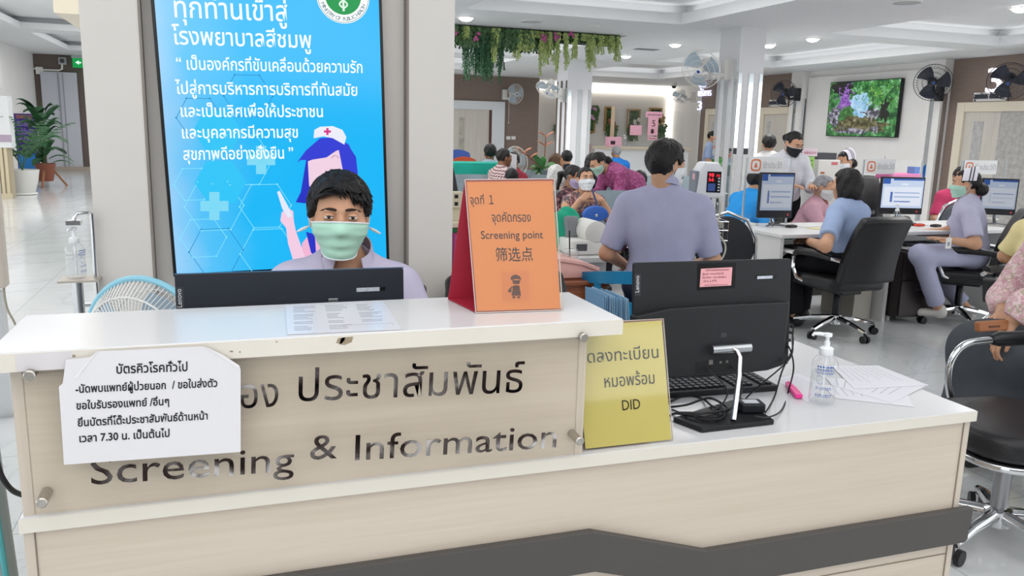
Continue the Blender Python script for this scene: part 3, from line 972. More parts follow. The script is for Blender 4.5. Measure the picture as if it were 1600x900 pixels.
# ------------------------------------------------------------------ ceiling lamps, vents
LENS = mat('lamp_lens', '#ffffff', .4, emit='#ffffff', es=14)
STEEL = mat('steel', '#c9cacb', .2, 1)
CHROME = mat('chrome', '#d6d7d9', .06, 1)
BLACK = mat('black_plastic', '#15161a', .4)
WPL = mat('white_plastic', '#e9e8e4', .4)
def downlight(x, y, label, z=CEIL, lit=True, energy=60, r=.075):
    o = thing('ceiling_downlight', label, 'ceiling light', (x, y, z), group=None)
    g = G(); g.lathe([(r * .8, -.002), (r, -.012), (r * 1.25, -.008), (r * 1.3, 0)], seg=20, cap=False); g.build('trim_ring', WPL, o, smooth=True)
    g = G(); g.ball((0, 0, 0), (r * .95, r * .95, .045 if lit else .02), None, 16, 8); g.build('lamp_lens', LENS if lit else mat('lamp_off', '#d8dadb', .3), o, smooth=True)
    if lit:
        l = bpy.data.lights.new('downlight_lamp', 'SPOT'); l.energy = energy; l.spot_size = 2.6; l.spot_blend = .8; l.shadow_soft_size = .07; l.color = (1, .99, .96)
        lo = bpy.data.objects.new('downlight_lamp', l); COL.objects.link(lo); lo.parent = o; lo.location = (0, 0, -.07)
    return o
for px, py, lab, lit in ((728, 27, 'bright round ceiling light just right of the beige pillar', True), (755, 90, 'round ceiling light glowing behind the hanging plants', True),
                         (978, 87, 'round ceiling light beyond the right end of the hanging plants', True), (1055, 69, 'round ceiling light above the white wall fan of the near column', True),
                         (1202, 70, 'round ceiling light just right of the near mirrored column top', True), (1270, 60, 'round ceiling light up left of the wall television', True),
                         (1595, 12, 'round ceiling light at the far right edge of the ceiling', True), (928, 40, 'small unlit ceiling spot above the right end of the hanging plants', False)):
    p = atz(px, py, CEIL)
    downlight(p.x, p.y, lab, lit=lit, r=.085 if lit else .05)
p = atz(82, -2, 3.2); downlight(p.x, p.y, 'ceiling light over the left corridor', 3.42, r=.13, energy=150)
for px, py, lab in ((830, 33, 'oval grey speaker grille in the ceiling left of the plants end'), (1417, 3, 'oval grey speaker grille at the top edge above the television')):
    p = atz(px, py, CEIL)
    o = thing('ceiling_speaker', lab, 'speaker', (p.x, p.y, CEIL))
    g = G(); g.lathe([(.0, -.012), (.1, -.012), (.115, -.008), (.125, 0)], seg=28); g.build('grille', mat('speaker_grey', '#b9bbbd', .6), o, smooth=True)
    g = G(); g.lathe([(.118, -.01), (.13, -.006), (.132, 0)], seg=28, cap=False); g.build('rim', WPL, o)
p = atz(1010, 77, CEIL)
o = thing('ceiling_vent', 'dark slotted air vent in the ceiling between two lights', 'vent', (p.x, p.y, CEIL))
g = G()
for k in range(5): g.box(-.16, .16, -.07 + .03 * k, -.055 + .03 * k, -.01, 0)
g.build('slats', mat('vent_grey', '#9a9da1', .5), o)
g = G(); g.box(-.18, .18, -.09, .09, -.004, -.001); g.build('vent_plate', mat('vent_dark', '#707479', .6), o)
# ------------------------------------------------------------------ reception counter
ASH = wood_mat('ash_laminate', [(.25, '#c3b5a4'), (.5, '#cdc0b0'), (.78, '#d5cabb')], 'x', .42)
ASHV = wood_mat('ash_laminate_upright', [(.25, '#bcae9f'), (.5, '#c8bcad'), (.78, '#d2c7ba')], 'z', .42)
EDGE = mat('cream_edge', '#dcd6cb', .45, var=.02, vscale=8)
TOPW = mat('white_laminate', '#d4d4d6', .16, spec=.55)
LZ, SZ0, SZ, FY = .804, 1.078, 1.112, 1.545
LX0, LX1, BX1 = -.372, 1.838, .712
ct = thing('reception_counter', 'pale wood reception counter with white tops and a grey stripe', 'reception counter', (.73, 1.56, 0))
g = G(); g.prism([(-.392, 1.522), (.778, 1.522), (.778, 1.815), (-.392, 1.815)], SZ0 + .0015, SZ); top = bw(g, 'upper_top', TOPW, ct, bevel=.0025)
g = G(); g.box(-.3925, .7785, 1.5205, 1.5235, SZ0, SZ - .002); g.build('edge_band', EDGE, top)
g = G()
random.seed(4)
for (px, py, w, h_) in ((35, 561, 9, 6), (58, 558, 6, 4), (76, 556, 10, 5), (28, 572, 6, 3), (42, 571, 9, 3), (62, 571, 12, 3), (80, 570, 6, 4), (115, 556, 6, 3), (92, 557, 3, 2), (375, 550, 3, 2), (432, 534, 3, 2), (362, 549, 5, 3)):
    a = at(px, py, 1.5203)
    pts = [(a.x + .0008 * w * math.cos(t * PI / 4) * random.uniform(.5, 1), a.z + .0009 * h_ * math.sin(t * PI / 4) * random.uniform(.4, 1)) for t in range(8)]
    g.prism(pts, 0, .0006, Matrix(((1, 0, 0, 0), (0, 0, -1, 1.5206), (0, 1, 0, 0), (0, 0, 0, 1))))
for a_, b_, c_, d_ in ((525, 540, 527, 536), (530, 552, 526, 538)):
    p, q = at(a_, d_, 1.52), at(b_, c_, 1.52)
    g.prism([(p.x, p.z), (p.x + .01, p.z - .002), (q.x - .003, p.z + .003), (q.x, q.z), (p.x + .004, q.z - .001)], 0, .0006, Matrix(((1, 0, 0, 0), (0, 0, -1, 1.5206), (0, 1, 0, 0), (0, 0, 0, 1))))
g.build('chips', mat('chipped_board', '#9a8a74', .9, var=.15, vscale=200), top)
g = G(); a, b = at(24, 560, 1.52), at(113, 556, 1.52); g.box(a.x, b.x, 1.5198, 1.5206, SZ0 + .001, SZ - .003)
g.build('tape', mat('clear_tape', '#d5d0d2', .25), top)
g = G(); g.box(-.348, BX1 - .018, 1.556, 1.576, LZ, SZ0 + .001); bw(g, 'sign_backing', ASH, ct)
for x0 in (BX1 - .018, -.366):
    g = G(); g.box(x0, x0 + .018, 1.554, 1.81, LZ, SZ0 + .001); bw(g, 'end_panel', ASHV, ct)
g = G(); g.prism([(LX0, FY), (LX1, FY), (LX1, 2.37), (.95, 2.37), (.95, 2.14), (LX0, 2.14)], LZ - .028, LZ); wt = bw(g, 'worktop', TOPW, ct, bevel=.002)
g = G(); g.box(LX0 - .0005, LX1 + .0005, FY - .0015, FY + .002, LZ - .0285, LZ - .0015); g.build('edge_band', EDGE, wt)
g = G(); g.box(LX0 + .02, LX1 - .026, 1.558, 1.576, .0, LZ - .028); bw(g, 'front_panel', ASH, ct)
for nm, x0 in (('side_panel', LX0 + .003), ('side_panel', LX1 - .024)):
    g = G(); g.box(x0, x0 + .018, 1.556, 2.12 if x0 < 0 else 2.34, .0, LZ - .0285); bw(g, nm, ASHV, ct)
g = G(); g.box(LX0 + .02, LX1 - .02, 2.1, 2.118, .35, LZ - .0285); bw(g, 'modesty_panel', ASH, ct)
# grey stripe, a long step running down to the right
S = lambda x, y: at(x, y, 1.535)
zl = S(927, 832).z; zr = S(1105, 862).z; th = S(1520, 793).z - S(1518, 845).z
xr, xk0, xk1 = S(1521, 800).x, S(927, 832).x, S(1105, 862).x
g = G(); pts = [(LX0 - .01, zl), (xk0, zl), (xk1, zr), (xr, zr), (xr, zr - th * .55), (xr - .005, zr - th * .6), (xr - .005, zr - th + .01), (xr - .013, zr - th), (xk1 + .01, zr - th), (xk0 + .01, zl - th), (LX0 - .01, zl - th)]
g.prism(pts, -.02, 0, Matrix(((1, 0, 0, 0), (0, 0, -1, 1.536), (0, 1, 0, 0), (0, 0, 0, 1)))); bw(g, 'grey_stripe', mat('charcoal_laminate', '#4d4a48', .5, bump=.05, bscale=400), ct, bevel=.002)
g = G(); zz = S(1490, 870).z; g.box(LX0 + .02, LX1 - .02, 1.5565, 1.56, zz - .003, zz); g.box(LX1 - .0275, LX1 - .0255, 1.5555, 1.56, .02, LZ - .03); g.box(LX0 + .019, LX0 + .021, 1.5555, 1.56, .02, LZ - .03)
bw(g, 'joint_line', mat('joint_dark', '#8d8073', .8), ct)

# ------------------------------------------------------------------ the acrylic sign on the counter front
SY = 1.524
sg = thing('information_sign', 'clear acrylic sign with mirror lettering screwed to the counter front', 'sign', ((LX0 + BX1) / 2, SY, .93))
g = G(); g.box(-.336, BX1 - .018, SY, SY + .004, LZ + .006, SZ0 - .006); bw(g, 'acrylic_panel', glass_mat('clear_acrylic', (.985, .98, .965, 1), .15), sg)
for px, py in ((45, 588), (64.5, 787), (913.5, 528), (907, 690)):
    p = at(px, py, 1.507)
    g = G(); g.cyl((p.x, 1.556, p.z), (p.x, 1.509, p.z), .0095, seg=24); g.cyl((p.x, 1.509, p.z), (p.x, 1.507, p.z), .0095, .0075, seg=24)
    bw(g, 'standoff', mat('brushed_steel', '#b9b4ad', .28, 1, var=.1, vscale=150), sg, smooth=True)
pl = plane_px((140, 757), (862, 708), SY - .0005)
inv = sg.matrix_basis.inverted() @ pl.mat()
MIRL = mat('painted_mirror_letters', '#5f5a58', .07, 1.0)
_nt = MIRL.node_tree; _nt.links.new(ramp(_nt, noise(_nt, coords(_nt, (1, 1, 2)), 9, 3, .5, 1.5), [(.36, '#141214'), (.46, '#3a302e'), (.56, '#6d6765'), (.68, '#c9c4c2')]), _nt.nodes['Principled BSDF'].inputs['Base Color'])  # dark reflections painted into the letter colour; pale patches are peeling film
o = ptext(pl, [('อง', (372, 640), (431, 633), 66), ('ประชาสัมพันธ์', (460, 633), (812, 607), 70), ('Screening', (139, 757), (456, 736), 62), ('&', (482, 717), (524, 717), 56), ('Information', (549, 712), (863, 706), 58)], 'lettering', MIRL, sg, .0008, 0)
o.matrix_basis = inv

# ------------------------------------------------------------------ notice taped over the sign
PAPER = mat('white_paper', '#dcdadd', .75, var=.01, vscale=6)
INK = mat('ink', '#17181c', .7)
pl = plane_px((101, 725), (376, 706), 1.514)
nt_ = thing('paper_notice', 'white paper notice with folded corners taped over the counter sign', 'notice', mw=pl.mat())
g = G()
out = [(100, 726), (92, 604), (98, 599), (103, 562), (141, 558), (152, 549), (240, 545), (318, 541), (346, 553), (374, 571), (376, 578), (376, 706), (240, 716)]
pts = [pl.uv(*p) for p in out]
g.prism(pts, -.0004, .0004); g.build('sheet', PAPER, nt_)
g = G(); g.prism([pl.uv(*p) for p in ((152, 549), (143, 557), (116, 590), (121, 590))], .0004, .0012); g.prism([pl.uv(*p) for p in ((318, 541), (374, 571), (376, 579), (352, 562))], .0004, .0012)
g.build('folded_corner', mat('paper_back', '#e2e0e2', .75), nt_)
ptext(pl, [('บัตรคิวโรคทั่วไป', (181, 584), (292, 579), 20), ('-นัดพบแพทย์ผู้ป่วยนอก', (118, 614), (259, 607), 17), ('/ ขอใบส่งตัว', (269, 607), (340, 604), 17), ('ขอใบรับรองแพทย์ /อื่นๆ', (119, 640), (264, 632), 17),
           ('ยื่นบัตรที่โต๊ะประชาสัมพันธ์ด้านหน้า', (121, 665), (324, 656), 17), ('เวลา 7.30 น. เป็นต้นไป', (123, 691), (264, 682), 17)], 'lettering', INK, nt_, .0002, .0006, bold=.0004)

# form sheet on the white top
a, b, c, d = [atz(x, y, SZ + .002) for x, y in ((449, 521), (627, 514), (598, 470), (446, 477))]
u = (b - a).normalized(); v = V((-u.y, u.x, 0))
pl = Plane(a, u, v)
fs_ = thing('form_sheet', 'laminated sheet printed with small tables lying on the white counter top', 'paper', mw=pl.mat())
w_, h_ = (b - a).length, (d - a).dot(v)
g = G(); g.prism([pl.uv(*p) for p in ((449, 522), (628, 514), (598, 470), (446, 477))], -.0012, 0); g.build('sheet', mat('laminated_paper', '#d9d9e0', .18), fs_)
g = G()
random.seed(2)
for col in range(3):
    for row in range(17):
        if row in (5, 10, 13): continue
        x = w_ * (.06 + .31 * col); y = h_ * (.92 - .052 * row)
        if col == 2 and row > 12: continue
        g.box(x, x + w_ * random.uniform(.1, .22), y, y + h_ * .014, 0, .0002)
g.box(w_ * .33, w_ * .62, h_ * .965, h_ * .968, 0, .0002); g.box(w_ * .5, w_ * .95, h_ * .2, h_ * .204, 0, .0002); g.box(w_ * .5, w_ * .503, h_ * .13, h_ * .2, 0, .0002); g.box(w_ * .947, w_ * .95, h_ * .14, h_ * .2, 0, .0002)
g.build('print', mat('grey_ink', '#8b8d96', .7), fs_)

# ------------------------------------------------------------------ orange tent sign
a, b = atz(743, 489, SZ + .001), atz(878.5, 484.5, SZ + .001)
u = (b - a).normalized()
t0 = at(726, 281, a.y + .105)
v = (t0 - a); v = (v - u * v.dot(u)).normalized()
pl = Plane(a, u, v)
os_ = thing('tent_sign', 'orange screening point sign in a clear tent stand on the counter', 'sign', mw=pl.mat())
W_, H_ = (b - a).length, (t0 - a).length
x1, y1 = pl.uv(865.5, 280)
quad = [(0, 0), (W_, 0), (x1, y1), pl.uv(726, 281.5)]
ins = lambda q, k: [(p[0] + (k if p[0] < W_ / 2 else -k), p[1] + (k if p[1] < H_ / 2 else -k)) for p in q]
g = G(); g.prism(ins(quad, .0035), -.001, .0004); g.build('orange_sheet', mat('orange_paper', '#d07a36', .45), os_)
g = G(); g.prism(quad, .0022, .0036); fp = g.build('front_leaf', glass_mat('clear_acrylic', (.985, .98, .965, 1), .15), os_)
g = G()
for i in range(4):
    p, q = quad[i], quad[(i + 1) % 4]
    g.tube([(p[0], p[1], .003), (q[0], q[1], .003)], .0013, 6)
g.build('acrylic_edge', mat('acrylic_edge', '#e7d6cb', .15, trans=.4), fp)
# back leaf runs from the top edge down to the counter behind
inv = pl.mat().inverted()
bl0, bl1 = V((a.x - .022, a.y + .15, SZ + .001)), V((b.x - .022, b.y + .15, SZ + .001))
tp = [pl.mat() @ V((quad[3][0], quad[3][1], 0)), pl.mat() @ V((quad[2][0], quad[2][1], 0))]
Q = [inv @ p for p in (bl0, bl1, tp[1], tp[0])]
n_ = (Q[1] - Q[0]).cross(Q[3] - Q[0]).normalized() * .0015
g = G(); g.add([p for p in Q] + [p + n_ for p in Q], [(0, 1, 2, 3), (7, 6, 5, 4), (0, 4, 5, 1), (1, 5, 6, 2), (2, 6, 7, 3), (3, 7, 4, 0)]); g.build('back_leaf', mat('red_card', '#a92b40', .4), os_)
Q = [inv @ p for p in (bl0, bl1, b + V((0, .004, .0005)), a + V((0, .004, .0005)))]
g = G(); g.add([p for p in Q] + [p + V((0, 0, 0)) + (inv.to_3x3() @ V((0, 0, .0015))) for p in Q], [(3, 2, 1, 0), (4, 5, 6, 7), (0, 1, 5, 4), (1, 2, 6, 5), (2, 3, 7, 6), (3, 0, 4, 7)]); g.build('base_leaf', mat('red_card', '#a92b40', .4), os_)  # red reflections on the base strip, put in as solid red
ptext(pl, [('จุดที่ １', (734, 319), (771, 319), 19), ('จุดคัดกรอง', (768, 347), (829, 346), 20), ('Screening point', (751, 373), (848, 373), 18), ('筛选点', (774, 407), (832, 406), 24)], 'lettering', mat('dark_red_ink', '#140503', .7), os_, .0001, .0011)
g = G()
ppoly(pl, [(784, 424), (827, 424), (827, 470), (786, 470)], .0008, .0010, g); g.build('picture_ground', mat('orange_shade', '#c87238', .6), os_)
g = G()
for poly in ([(797, 435), (800, 431), (806, 429), (812, 432), (815, 437), (806, 436), (799, 438)], [(800, 438), (813, 438), (811, 444), (802, 444)], [(802, 446), (811, 446), (814, 462), (799, 462)], [(794, 452), (799, 452), (799, 457), (794, 457)], [(801, 463), (805, 463), (805, 466), (800, 466)], [(808, 463), (812, 463), (813, 466), (808, 466)], [(800, 447), (802, 448), (797, 453), (796, 451)]):
    ppoly(pl, poly, .0013, .0015, g)
g.build('child_drawing', mat('drawing_brown', '#4b2412', .7), os_)

# ------------------------------------------------------------------ yellow sign behind the counter edge
a, b = atz(915, 703.5, LZ + .002), atz(1051, 688.5, LZ + .002)
u = (b - a).normalized(); t0 = at(1036, 498, b.y + .07)
v = t0 - b; v = (v - u * v.dot(u)).normalized()
pl = Plane(a, u, v)
ys = thing('yellow_sign', 'yellow paper sign in a clear stand leaning beside the computer', 'sign', mw=pl.mat())
w_ = (b - a).length; h_ = (t0 - b).length
x1, _ = pl.uv(1036, 498)
g = G(); g.prism([(0, .003), (w_ - .003, .003), (x1 - .004, h_ - .004), (-.01, h_ - .004)], -.001, .0003); g.build('yellow_sheet', mat('yellow_paper', '#cfc270', .6, var=.03, vscale=8), ys)
g = G(); g.prism([(-.003, 0), (w_, 0), (x1, h_), (-.013, h_)], .0022, .0038); f_ = g.build('clear_cover', glass_mat('glossy_cover', (.985, .98, .965, 1), .5, .05), ys)
g = G(); g.tube([(w_, 0, .001), (x1, h_, .001), (-.013, h_, .001)], .0014, 6); g.build('acrylic_edge', mat('acrylic_edge', '#e7d6cb', .15, trans=.4), f_)
g = G(); m_ = pl.mat().inverted().to_3x3(); pz = [(0, 0), (w_, 0)]
bk = [m_ @ V((0, .12, 0)) + V((x, 0, -.001)) for x in (0, w_)]
g.add([(-.013, h_, -.002), (x1, h_, -.002), tuple(bk[1]), tuple(bk[0]), (-.013, h_, -.004), (x1, h_, -.004), tuple(bk[1] + V((0, 0, -.002))), tuple(bk[0] + V((0, 0, -.002)))], [(0, 1, 2, 3), (7, 6, 5, 4), (0, 4, 5, 1), (1, 5, 6, 2), (2, 6, 7, 3), (3, 7, 4, 0)]); g.build('back_leaf', mat('pink_board', '#d4a9a5', .5), ys)
ptext(pl, [('จุดลงทะเบียน', (903, 567), (1028, 560), 27), ('หมอพร้อม', (943, 606), (1021, 599), 27), ('DID', (971, 641), (999, 639), 23)], 'lettering', mat('olive_ink', '#1a1806', .7), ys, .0001, .0011)

# ------------------------------------------------------------------ all-in-one computers
CASE = mat('case_black', '#16171b', .5, bump=.06, bscale=700)
CASE2 = mat('case_blue_black', '#1d222d', .5, bump=.06, bscale=700)
def computer(label, TL, TR, tilt, H, brand_px, casem, stand):
    """seen from behind; TL and TR are the top corners, local x runs to the photo's right, y up, z towards us"""
    u = (TR - TL).normalized(); n = V((0, -1, 0)); n = (n - u * n.dot(u)).normalized()
    v = n.cross(u).normalized()
    if v.z < 0: v = -v
    v = (Matrix.Rotation(tilt, 3, u) @ v).normalized()
    w = (TR - TL).length
    o = TL - v * H
    pl = Plane(o, u, v)
    root = thing('all_in_one_computer', label, 'computer', mw=pl.mat())
    g = G(); g.rrect(w, H, .006, -.012, 0, cx=w / 2, cy=H / 2); cs = g.build('back_case', casem, root, bevel=.0015)
    g = G(); g.box(.004, w - .004, .004, H - .004, -.0135, -.012); g.build('screen', mat('screen_dark', '#0a0c12', .1), root)
    return root, pl, w, H
TL, TR = at(991, 410.5, 1.80), at(1236.5, 404, 1.80)
root, pl, w, H = computer('black all-in-one computer with pink sticker on the right counter worktop', TL, TR, -.1, .285, None, CASE, True)
g = G()
lo = [(.05 * w, .0), (.965 * w, .0), (.975 * w, .02), (.965 * w, .57 * H), (.55 * w, .59 * H), (.045 * w, .55 * H), (.035 * w, .02)]
xx0, yy0 = pl.uv(1000, 590)
pts = [pl.uv(*p) for p in ((984, 492), (1040, 480), (1130, 474), (1224, 470), (1214, 568), (1190, 576), (1120, 584), (1045, 588), (984, 588))]
g.prism(pts, -.002, .028); bulge = g.build('rear_housing', CASE, root, bevel=.004)
g = G(); p0, p1 = pl.uv(1098, 541), pl.uv(1157, 541); yc = pl.uv(1128, 541)[1]
g.cyl((p0[0], yc, .04), (p1[0], yc, .04), .0125, seg=20); g.build('hinge_bar', mat('satin_silver', '#b5b8bb', .25, 1), root, smooth=True)
pm = pl.mat().inverted()
foot = atz(1146, 657, LZ + .014)
fl = pm @ foot
hx = pl.uv(1130, 541)[0]
g = G(); g.tube([(hx, yc, .045), (hx + .004, yc - .004, .056), (hx + .008, yc - .02, .064), tuple(V((hx + .01, yc - .02, .066)).lerp(fl, .3)), tuple(fl)], .0068, 14)
g.build('stand_arm', CHROME, root, smooth=True)
c4 = [atz(x, y, LZ + .013) for x, y in ((1052, 652), (1097, 669), (1210, 656), (1158, 620))]
g = G(); g.prism([(p.x, p.y) for p in c4], LZ + .001, LZ + .013); bo = g.build('stand_base', CASE, root, mw=root.matrix_basis.inverted(), bevel=.002)
g = G(); q = [pl.uv(*p) for p in ((1078, 563), (1150, 553), (1150, 576), (1078, 580))]; g.prism(q, .0275, .0285); pp = g.build('port_bay', mat('port_dark', '#07080a', .5), root)
g = G(); x, y = pl.uv(1101, 563); g.box(x - .006, x + .006, y - .006, y + .006, .0285, .0295); x, y = pl.uv(1117, 563); g.box(x - .005, x + .002, y - .003, y + .003, .0285, .029); x, y = pl.uv(1127, 562); g.box(x - .005, x + .002, y - .003, y + .003, .0285, .029); g.build('socket', mat('port_grey', '#6c6a66', .4), pp)
g = G(); x, y = pl.uv(1121, 521); g.rrect(.018, .012, .002, .028, .0287, cx=x, cy=y); g.build('badge', mat('badge_grey', '#4b4d50', .3, .6), root)
g = G(); q = [pl.uv(*p) for p in ((1090, 412), (1150, 410), (1148, 450), (1089, 454))]; g.prism(q, 0, .0006); st = g.build('sticker_border', mat('sticker_black', '#050506', .25), root)
g = G(); q = [pl.uv(*p) for p in ((1095, 420), (1144, 417.5), (1142, 446), (1093, 448.5))]; g.prism(q, .0006, .001); st = g.build('pink_sticker', mat('pink_paper', '#e3a3a8', .7), root)
ptext(pl, [('บันทึกการบำรุงรักษาคอมพิวเตอร์', (1102, 424), (1138, 422), 4), ('ผู้ดูแล  งานเทคโนโลยี', (1097, 430), (1130, 428), 4), ('ชื่อเครื่อง  ประชาสัมพันธ์', (1097, 435.5), (1134, 433.5), 4), ('วันที่', (1097, 441), (1118, 440), 4), ('ตรวจสอบระบบ', (1100, 447), (1136, 445), 3)], 'lettering', mat('sticker_ink', '#5d2a33', .7), root, .0001, .0011)
g = G(); q = [pl.uv(*p) for p in ((1181, 430), (1215, 429), (1214, 435), (1181, 436.5))]; g.prism(q, 0, .0006); g.build('sticker_border', mat('sticker_black', '#050506', .25), root)
g = G(); q = [pl.uv(*p) for p in ((1183, 431.5), (1207, 430.5), (1206.5, 435), (1183, 436))]; g.prism(q, .0006, .001); g.build('barcode_label', mat('barcode', '#b9bfc9', .5, var=.3, vscale=260), root)
def brand(root, pl, a, b, wpx, m):
    """the maker's wordmark reading upwards on a small grey tag"""
    x0, y0 = pl.uv(*a); x1, y1 = pl.uv(*b); h = y1 - y0
    g = G(); tw = wpx
    g.box(x0, x0 + tw, y0 - .008, y1 + .005, 0, .0006); t = g.build('brand_tag', mat('tag_grey', '#34363b', .4), root)
    text([('Lenovo', 0, 0, tw * .95, h, 'LEFT')], 'lettering', mat('brand_white', '#d4d6d8', .5), t, .0002, mw=Matrix.Translation((x0 + tw * .72, y0, .0007)) @ Matrix.Rotation(PI / 2, 4, 'Z'))
brand(root, pl, (991.5, 457.5), (993.5, 431.5), .0165, None)
g = G()
for py in (508, 519, 531):
    x, y = pl.uv(1222, py); g.box(x - .01, x + .018, y - .004, y + .004, .006, .014)
g.build('usb_plug', mat('plug_black', '#101114', .45), root)
right_pc, rpl = root, pl

TL, TR = at(272.5, 429, 1.97), at(630.5, 418.5, 1.97)
root, pl, w, H = computer('black all-in-one computer hiding the seated man\'s chest behind the counter', TL, TR, -.06, .31, None, CASE2, True)
g = G(); g.rrect(w * .9, H * .55, .01, -.002, .026, cx=w / 2, cy=H * .29); g.build('rear_housing', CASE2, root, bevel=.005)
g = G(); g.box(.0, w, H - .001, H + .0012, -.011, -.002); g.build('top_edge', mat('blue_edge', '#3f5d7c', .3), root)
brand(root, pl, (275.5, 481), (275, 452.5), .017, None)
g = G(); q = [pl.uv(*p) for p in ((557, 450), (593, 448.5), (593, 454.5), (557, 456))]; g.prism(q, 0, .0008); g.build('barcode_label', mat('barcode', '#b9bfc9', .5, var=.3, vscale=260), root)
g = G(); q = [pl.uv(*p) for p in ((593, 448.5), (602, 448), (602, 454), (593, 454.5))]; g.prism(q, 0, .0006); g.build('sticker_border', mat('sticker_black', '#050506', .25), root)
g = G(); x, y = pl.uv(518, 467); g.box(x - .0115, x + .0115, y - .012, y + .0055, .026, .034); g.build('metal_tab', mat('satin_silver', '#b5b8bb', .25, 1), root, bevel=.001)
ft = root.matrix_basis.inverted()
g = G(); c_ = pl.mat() @ V((w / 2, .05, .03)); g.tube([tuple(c_), (c_.x, c_.y - .05, .9), (c_.x, c_.y - .05, LZ + .012)], .008, 12); bw(g, 'stand_arm', CHROME, root, smooth=True)
g = G(); g.box(c_.x - .11, c_.x + .11, c_.y - .09, c_.y + .09, LZ + .001, LZ + .013); bw(g, 'stand_base', CASE, root, bevel=.002)

# keyboard seen from behind
kb = thing('keyboard', 'black keyboard lying behind the right computer stand', 'keyboard', (1.205, 1.905, LZ + .001), -.06)
g = G(); g.rrect(.44, .145, .006, 0, .016); g.build('key_bed', mat('kb_black', '#191b20', .5), kb, bevel=.002)
g = G()
for r in range(6):
    n = 21
    for c in range(n):
        if c in (14, 18): continue
        x = -.21 + c * .02 + .0; y = -.058 + r * .0205
        g.bx((x + .01, y + .009, .0185), (.0155, .016, .006))
g.build('keys', mat('key_black', '#26282e', .45), kb, bevel=.0012, bseg=1)

# power adapter and cables
def sag(a, b, d, n=12):
    a, b = V(a), V(b)
    return [a.lerp(b, k / n) + V((0, 0, -d * 4 * (k / n) * (1 - k / n))) for k in range(n + 1)]
def bez(pts, n=10):
    pts = [V(p) for p in pts]; out = []
    P_ = [pts[0]] + pts + [pts[-1]]
    for i in range(1, len(P_) - 2):
        p0, p1, p2, p3 = P_[i - 1:i + 3]
        for k in range(n):
            t = k / n
            out.append(.5 * ((2 * p1) + (p2 - p0) * t + (2 * p0 - 5 * p1 + 4 * p2 - p3) * t * t + (3 * p1 - p0 - 3 * p2 + p3) * t ** 3))
    out.append(pts[-1]); return out
CABLE = mat('cable_black', '#0d0e10', .5)
ad = atz(1172, 642, LZ + .012)
o = thing('power_adapter', 'small black adapter with a white label beside the computer stand base', 'adapter', (ad.x, ad.y, LZ + .0145), -.25)
g = G(); g.rrect(.062, .05, .006, 0, .022); g.build('case', mat('adapter_black', '#1b1d22', .4), o, bevel=.003)
g = G(); g.box(-.02, .018, -.012, .014, .022, .0226); g.build('label_sticker', mat('adapter_label', '#c9ccd2', .5), o)
random.seed(8)
def cable(name, label, px, r=.0022):
    g = G(); g.tube(bez([atz(x, y, z) if z is not None else at(x, y, Y) for (x, y, z, Y) in px], 10), r, 6)
    o = g.build(name, CABLE, None, smooth=True)
    return tag(o, label, 'cable', 'black cables behind the right computer')
Z_ = LZ + .004
cable('usb_cable', 'black cable looping lowest from the computer edge to the worktop', [(1222, 531, None, 1.79), (1234, 545, None, 1.77), (1240, 575, None, 1.74), (1232, 610, Z_, 0), (1222, 640, Z_, 0), (1200, 652, LZ + .018, 0), (1180, 650, LZ + .03, 0)])
cable('usb_cable', 'black cable from the middle plug curving to the adapter', [(1222, 519, None, 1.79), (1237, 520, None, 1.78), (1238, 545, None, 1.76), (1222, 580, None, 1.72), (1210, 620, Z_, 0), (1196, 645, LZ + .02, 0)])
cable('usb_cable', 'black cable from the top plug running down behind the stand arm', [(1222, 508, None, 1.79), (1238, 508, None, 1.78), (1238, 530, None, 1.77), (1234, 560, None, 1.74), (1190, 600, None, 1.70), (1166, 622, Z_ + .004, 0), (1150, 645, LZ + .02, 0)])
cable('power_cable', 'black cable hanging from the port bay to the left bundle', [(1096, 566, None, 1.765), (1110, 580, None, 1.73), (1130, 600, None, 1.7), (1136, 618, None, 1.69), (1118, 640, LZ + .02, 0), (1080, 648, LZ + .02, 0), (1050, 640, Z_, 0)])
cable('power_cable', 'black cable looping around the front of the stand base', [(1130, 560, None, 1.765), (1155, 585, None, 1.72), (1158, 615, None, 1.69), (1140, 640, LZ + .02, 0), (1110, 655, LZ + .018, 0), (1070, 648, LZ + .018, 0), (1052, 646, Z_, 0)])
cable('power_cable', 'black cable bundle lying across the left part of the stand base', [(1046, 628, Z_, 0), (1070, 618, Z_, 0), (1096, 622, Z_, 0), (1112, 634, LZ + .018, 0), (1132, 646, LZ + .02, 0), (1120, 655, LZ + .018, 0), (1090, 650, LZ + .018, 0)], .003)
cable('power_cable', 'thick black cable knot beside the yellow sign edge', [(1048, 636, Z_, 0), (1075, 632, Z_ + .01, 0), (1105, 622, Z_ + .01, 0), (1124, 628, LZ + .02, 0), (1136, 640, LZ + .022, 0), (1100, 645, LZ + .02, 0), (1060, 645, Z_ + .01, 0), (1046, 650, Z_, 0)], .0032)

# things on the right worktop
p, q = atz(1231, 599, LZ + .008), atz(1249, 620, LZ + .008)
o = thing('highlighter_pen', 'bright pink highlighter lying left of the sanitizer bottle', 'pen', mw=Matrix.Translation((p + q) / 2) @ Matrix.Rotation(math.atan2((q - p).y, (q - p).x), 4, 'Z'))
L_ = (q - p).length
g = G(); g.rrect(L_ * .62, .02, .005, -.006, .006, cx=L_ * .18); g.build('barrel', mat('pink_plastic', '#ee3a93', .35), o, bevel=.002)
g = G(); g.rrect(L_ * .36, .017, .004, -.0055, .0055, cx=-L_ * .31); c = g.build('cap', mat('pink_cap', '#f0479b', .3), o, bevel=.002)
g = G(); g.box(-L_ * .48, -L_ * .16, -.003, .003, .0055, .0075); g.build('clip', mat('pink_plastic', '#ee3a93', .35), c)

